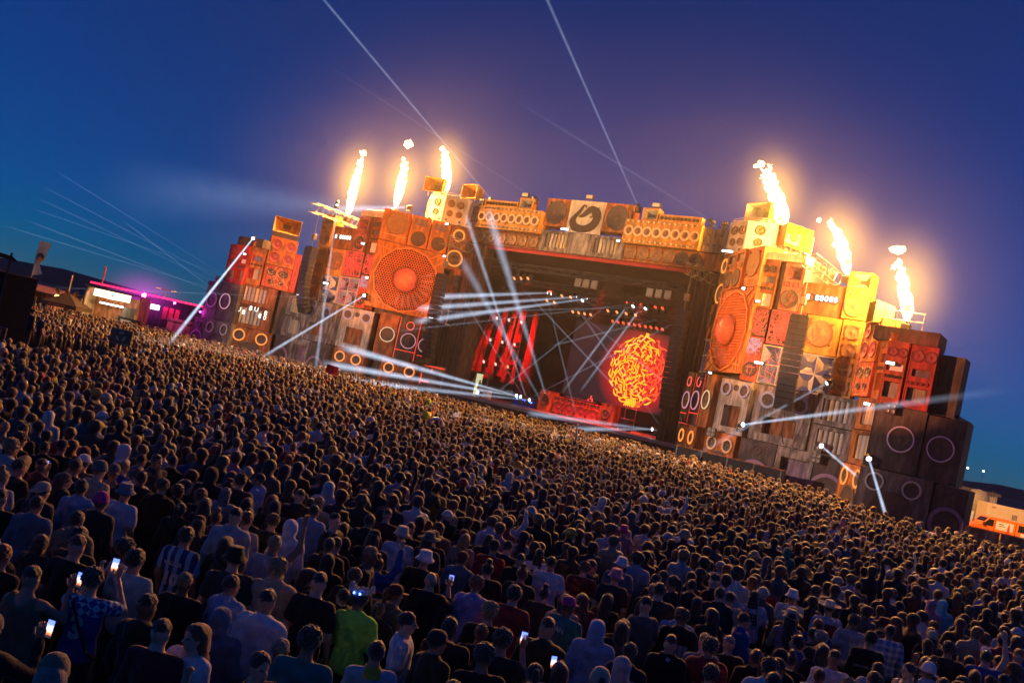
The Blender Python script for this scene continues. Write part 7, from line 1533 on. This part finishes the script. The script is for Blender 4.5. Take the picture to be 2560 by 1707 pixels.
# guard rails and ladders on the roofs of the towers
def guard_rail(label, s, k, z, L, yaw, h=.9):
    o = empty('guard_rail', SK(s, k, z), rotz(yaw)); tag(o, label, 'guard rail')
    for zz in (h, h * .5): obj('rail', MB().tube([(0, 0, zz), (L, 0, zz)], .03, 5), STEEL, o)
    for i in range(int(L / .8) + 1): obj('rail_post', MB().tube([(i * L / int(L / .8), 0, 0), (i * L / int(L / .8), 0, h)], .03, 5), STEEL, o)
guard_rail('steel guard rail behind the horn on the right wing roof', 32.4, 10.9, 13.6, 2.6, 0, 1.2)
guard_rail('steel guard rail on the plinth of the right tower', 21.3, 5.2, 19.0, 3.2, 0, .7)
guard_rail('steel guard rail on the upper roof of the left tower', -24.4, 5.0, 18.4, 2.6, 0, .9)
guard_rail('steel guard rail on the left wing roof', -36.2, 11.2, 12.65, 2.2, 0, .9)
def cable(label, pts, r=.03):
    o = obj('cable', MB().tube([SK(*p) for p in pts], r, 5), CABLE); tag(o, label, 'cable')
cable('black cable hanging under the left outer line array', [(-26.4, 9.4, 7.0), (-26.3, 9.3, 6.0), (-26.2, 9.0, 5.2), (-25.9, 8.4, 4.3)], .04)
cable('black cable hanging under the right outer line array', [(26.4, 9.3, 6.9), (26.5, 9.2, 6.0), (26.4, 8.9, 5.0), (26.5, 8.3, 4.2)], .04)
cable('black cable looped along the top of the pale right tower cabinets', [(20, 6.6, 8.5), (22, 7.3, 8.3), (24, 7.6, 8.45), (26, 7.7, 8.3), (28, 7.7, 8.5)], .035)
cable('black cable looped along the top of the pale left tower cabinets', [(-20, 6.6, 8.5), (-22, 7.3, 8.3), (-24, 7.6, 8.45), (-26, 7.7, 8.3), (-28, 7.7, 8.5)], .035)

# ================================================================== HAZE IN THE AIR
hz, hn, hl = newmat('haze_air'); hn.remove(hn['Principled BSDF'])
pv = hn.new('ShaderNodeVolumePrincipled'); pv.inputs['Color'].default_value = (.95, .95, .97, 1); pv.inputs['Density'].default_value = HAZE; pv.inputs['Anisotropy'].default_value = 0.0
hl.new(pv.outputs[0], hn['Material Output'].inputs['Volume'])
# thicker smoke drifting over the stage from the haze machines
sm, sn_, sl = newmat('stage_smoke_air'); sn_.remove(sn_['Principled BSDF'])
sv = sn_.new('ShaderNodeVolumeScatter'); sv.inputs['Color'].default_value = (.95, .95, .97, 1); sv.inputs['Anisotropy'].default_value = 0.0
tc = sn_.new('ShaderNodeTexCoord'); ln = sn_.new('ShaderNodeVectorMath'); ln.operation = 'LENGTH'; sl.new(tc.outputs['Object'], ln.inputs[0])
mr = sn_.new('ShaderNodeMapRange'); mr.interpolation_type = 'SMOOTHSTEP'; mr.inputs['From Min'].default_value = 1.0; mr.inputs['From Max'].default_value = .25; mr.inputs['To Max'].default_value = SMOKE; sl.new(ln.outputs['Value'], mr.inputs['Value'])
nz = sn_.new('ShaderNodeTexNoise'); nz.inputs['Scale'].default_value = 2.4; nz.inputs['Detail'].default_value = 3; sl.new(tc.outputs['Object'], nz.inputs['Vector'])
mm = sn_.new('ShaderNodeMath'); mm.operation = 'MULTIPLY'; sl.new(mr.outputs[0], mm.inputs[0]); ma = sn_.new('ShaderNodeMath'); ma.operation = 'MULTIPLY_ADD'; ma.inputs[1].default_value = 2.6; ma.inputs[2].default_value = -.3; sl.new(nz.outputs['Fac'], ma.inputs[0]); sl.new(ma.outputs[0], mm.inputs[1])
sl.new(mm.outputs[0], sv.inputs['Density']); sl.new(sv.outputs[0], sn_['Material Output'].inputs['Volume'])
so = obj('stage_smoke', MB().lathez([(max(.004, math.sin(math.pi * q_ / 16)), -math.cos(math.pi * q_ / 16)) for q_ in range(17)], 24), sm, loc=SK(-2, 3, 14), rot=(0, 0, rotz())); so.scale = (54, 26, 30); tag(so, kind='stuff')
ho = obj('haze', MB().box(-260, 260, -60, 420, -1.2, 75), hz); tag(ho, kind='stuff'); ho.display_type = 'BOUNDS'
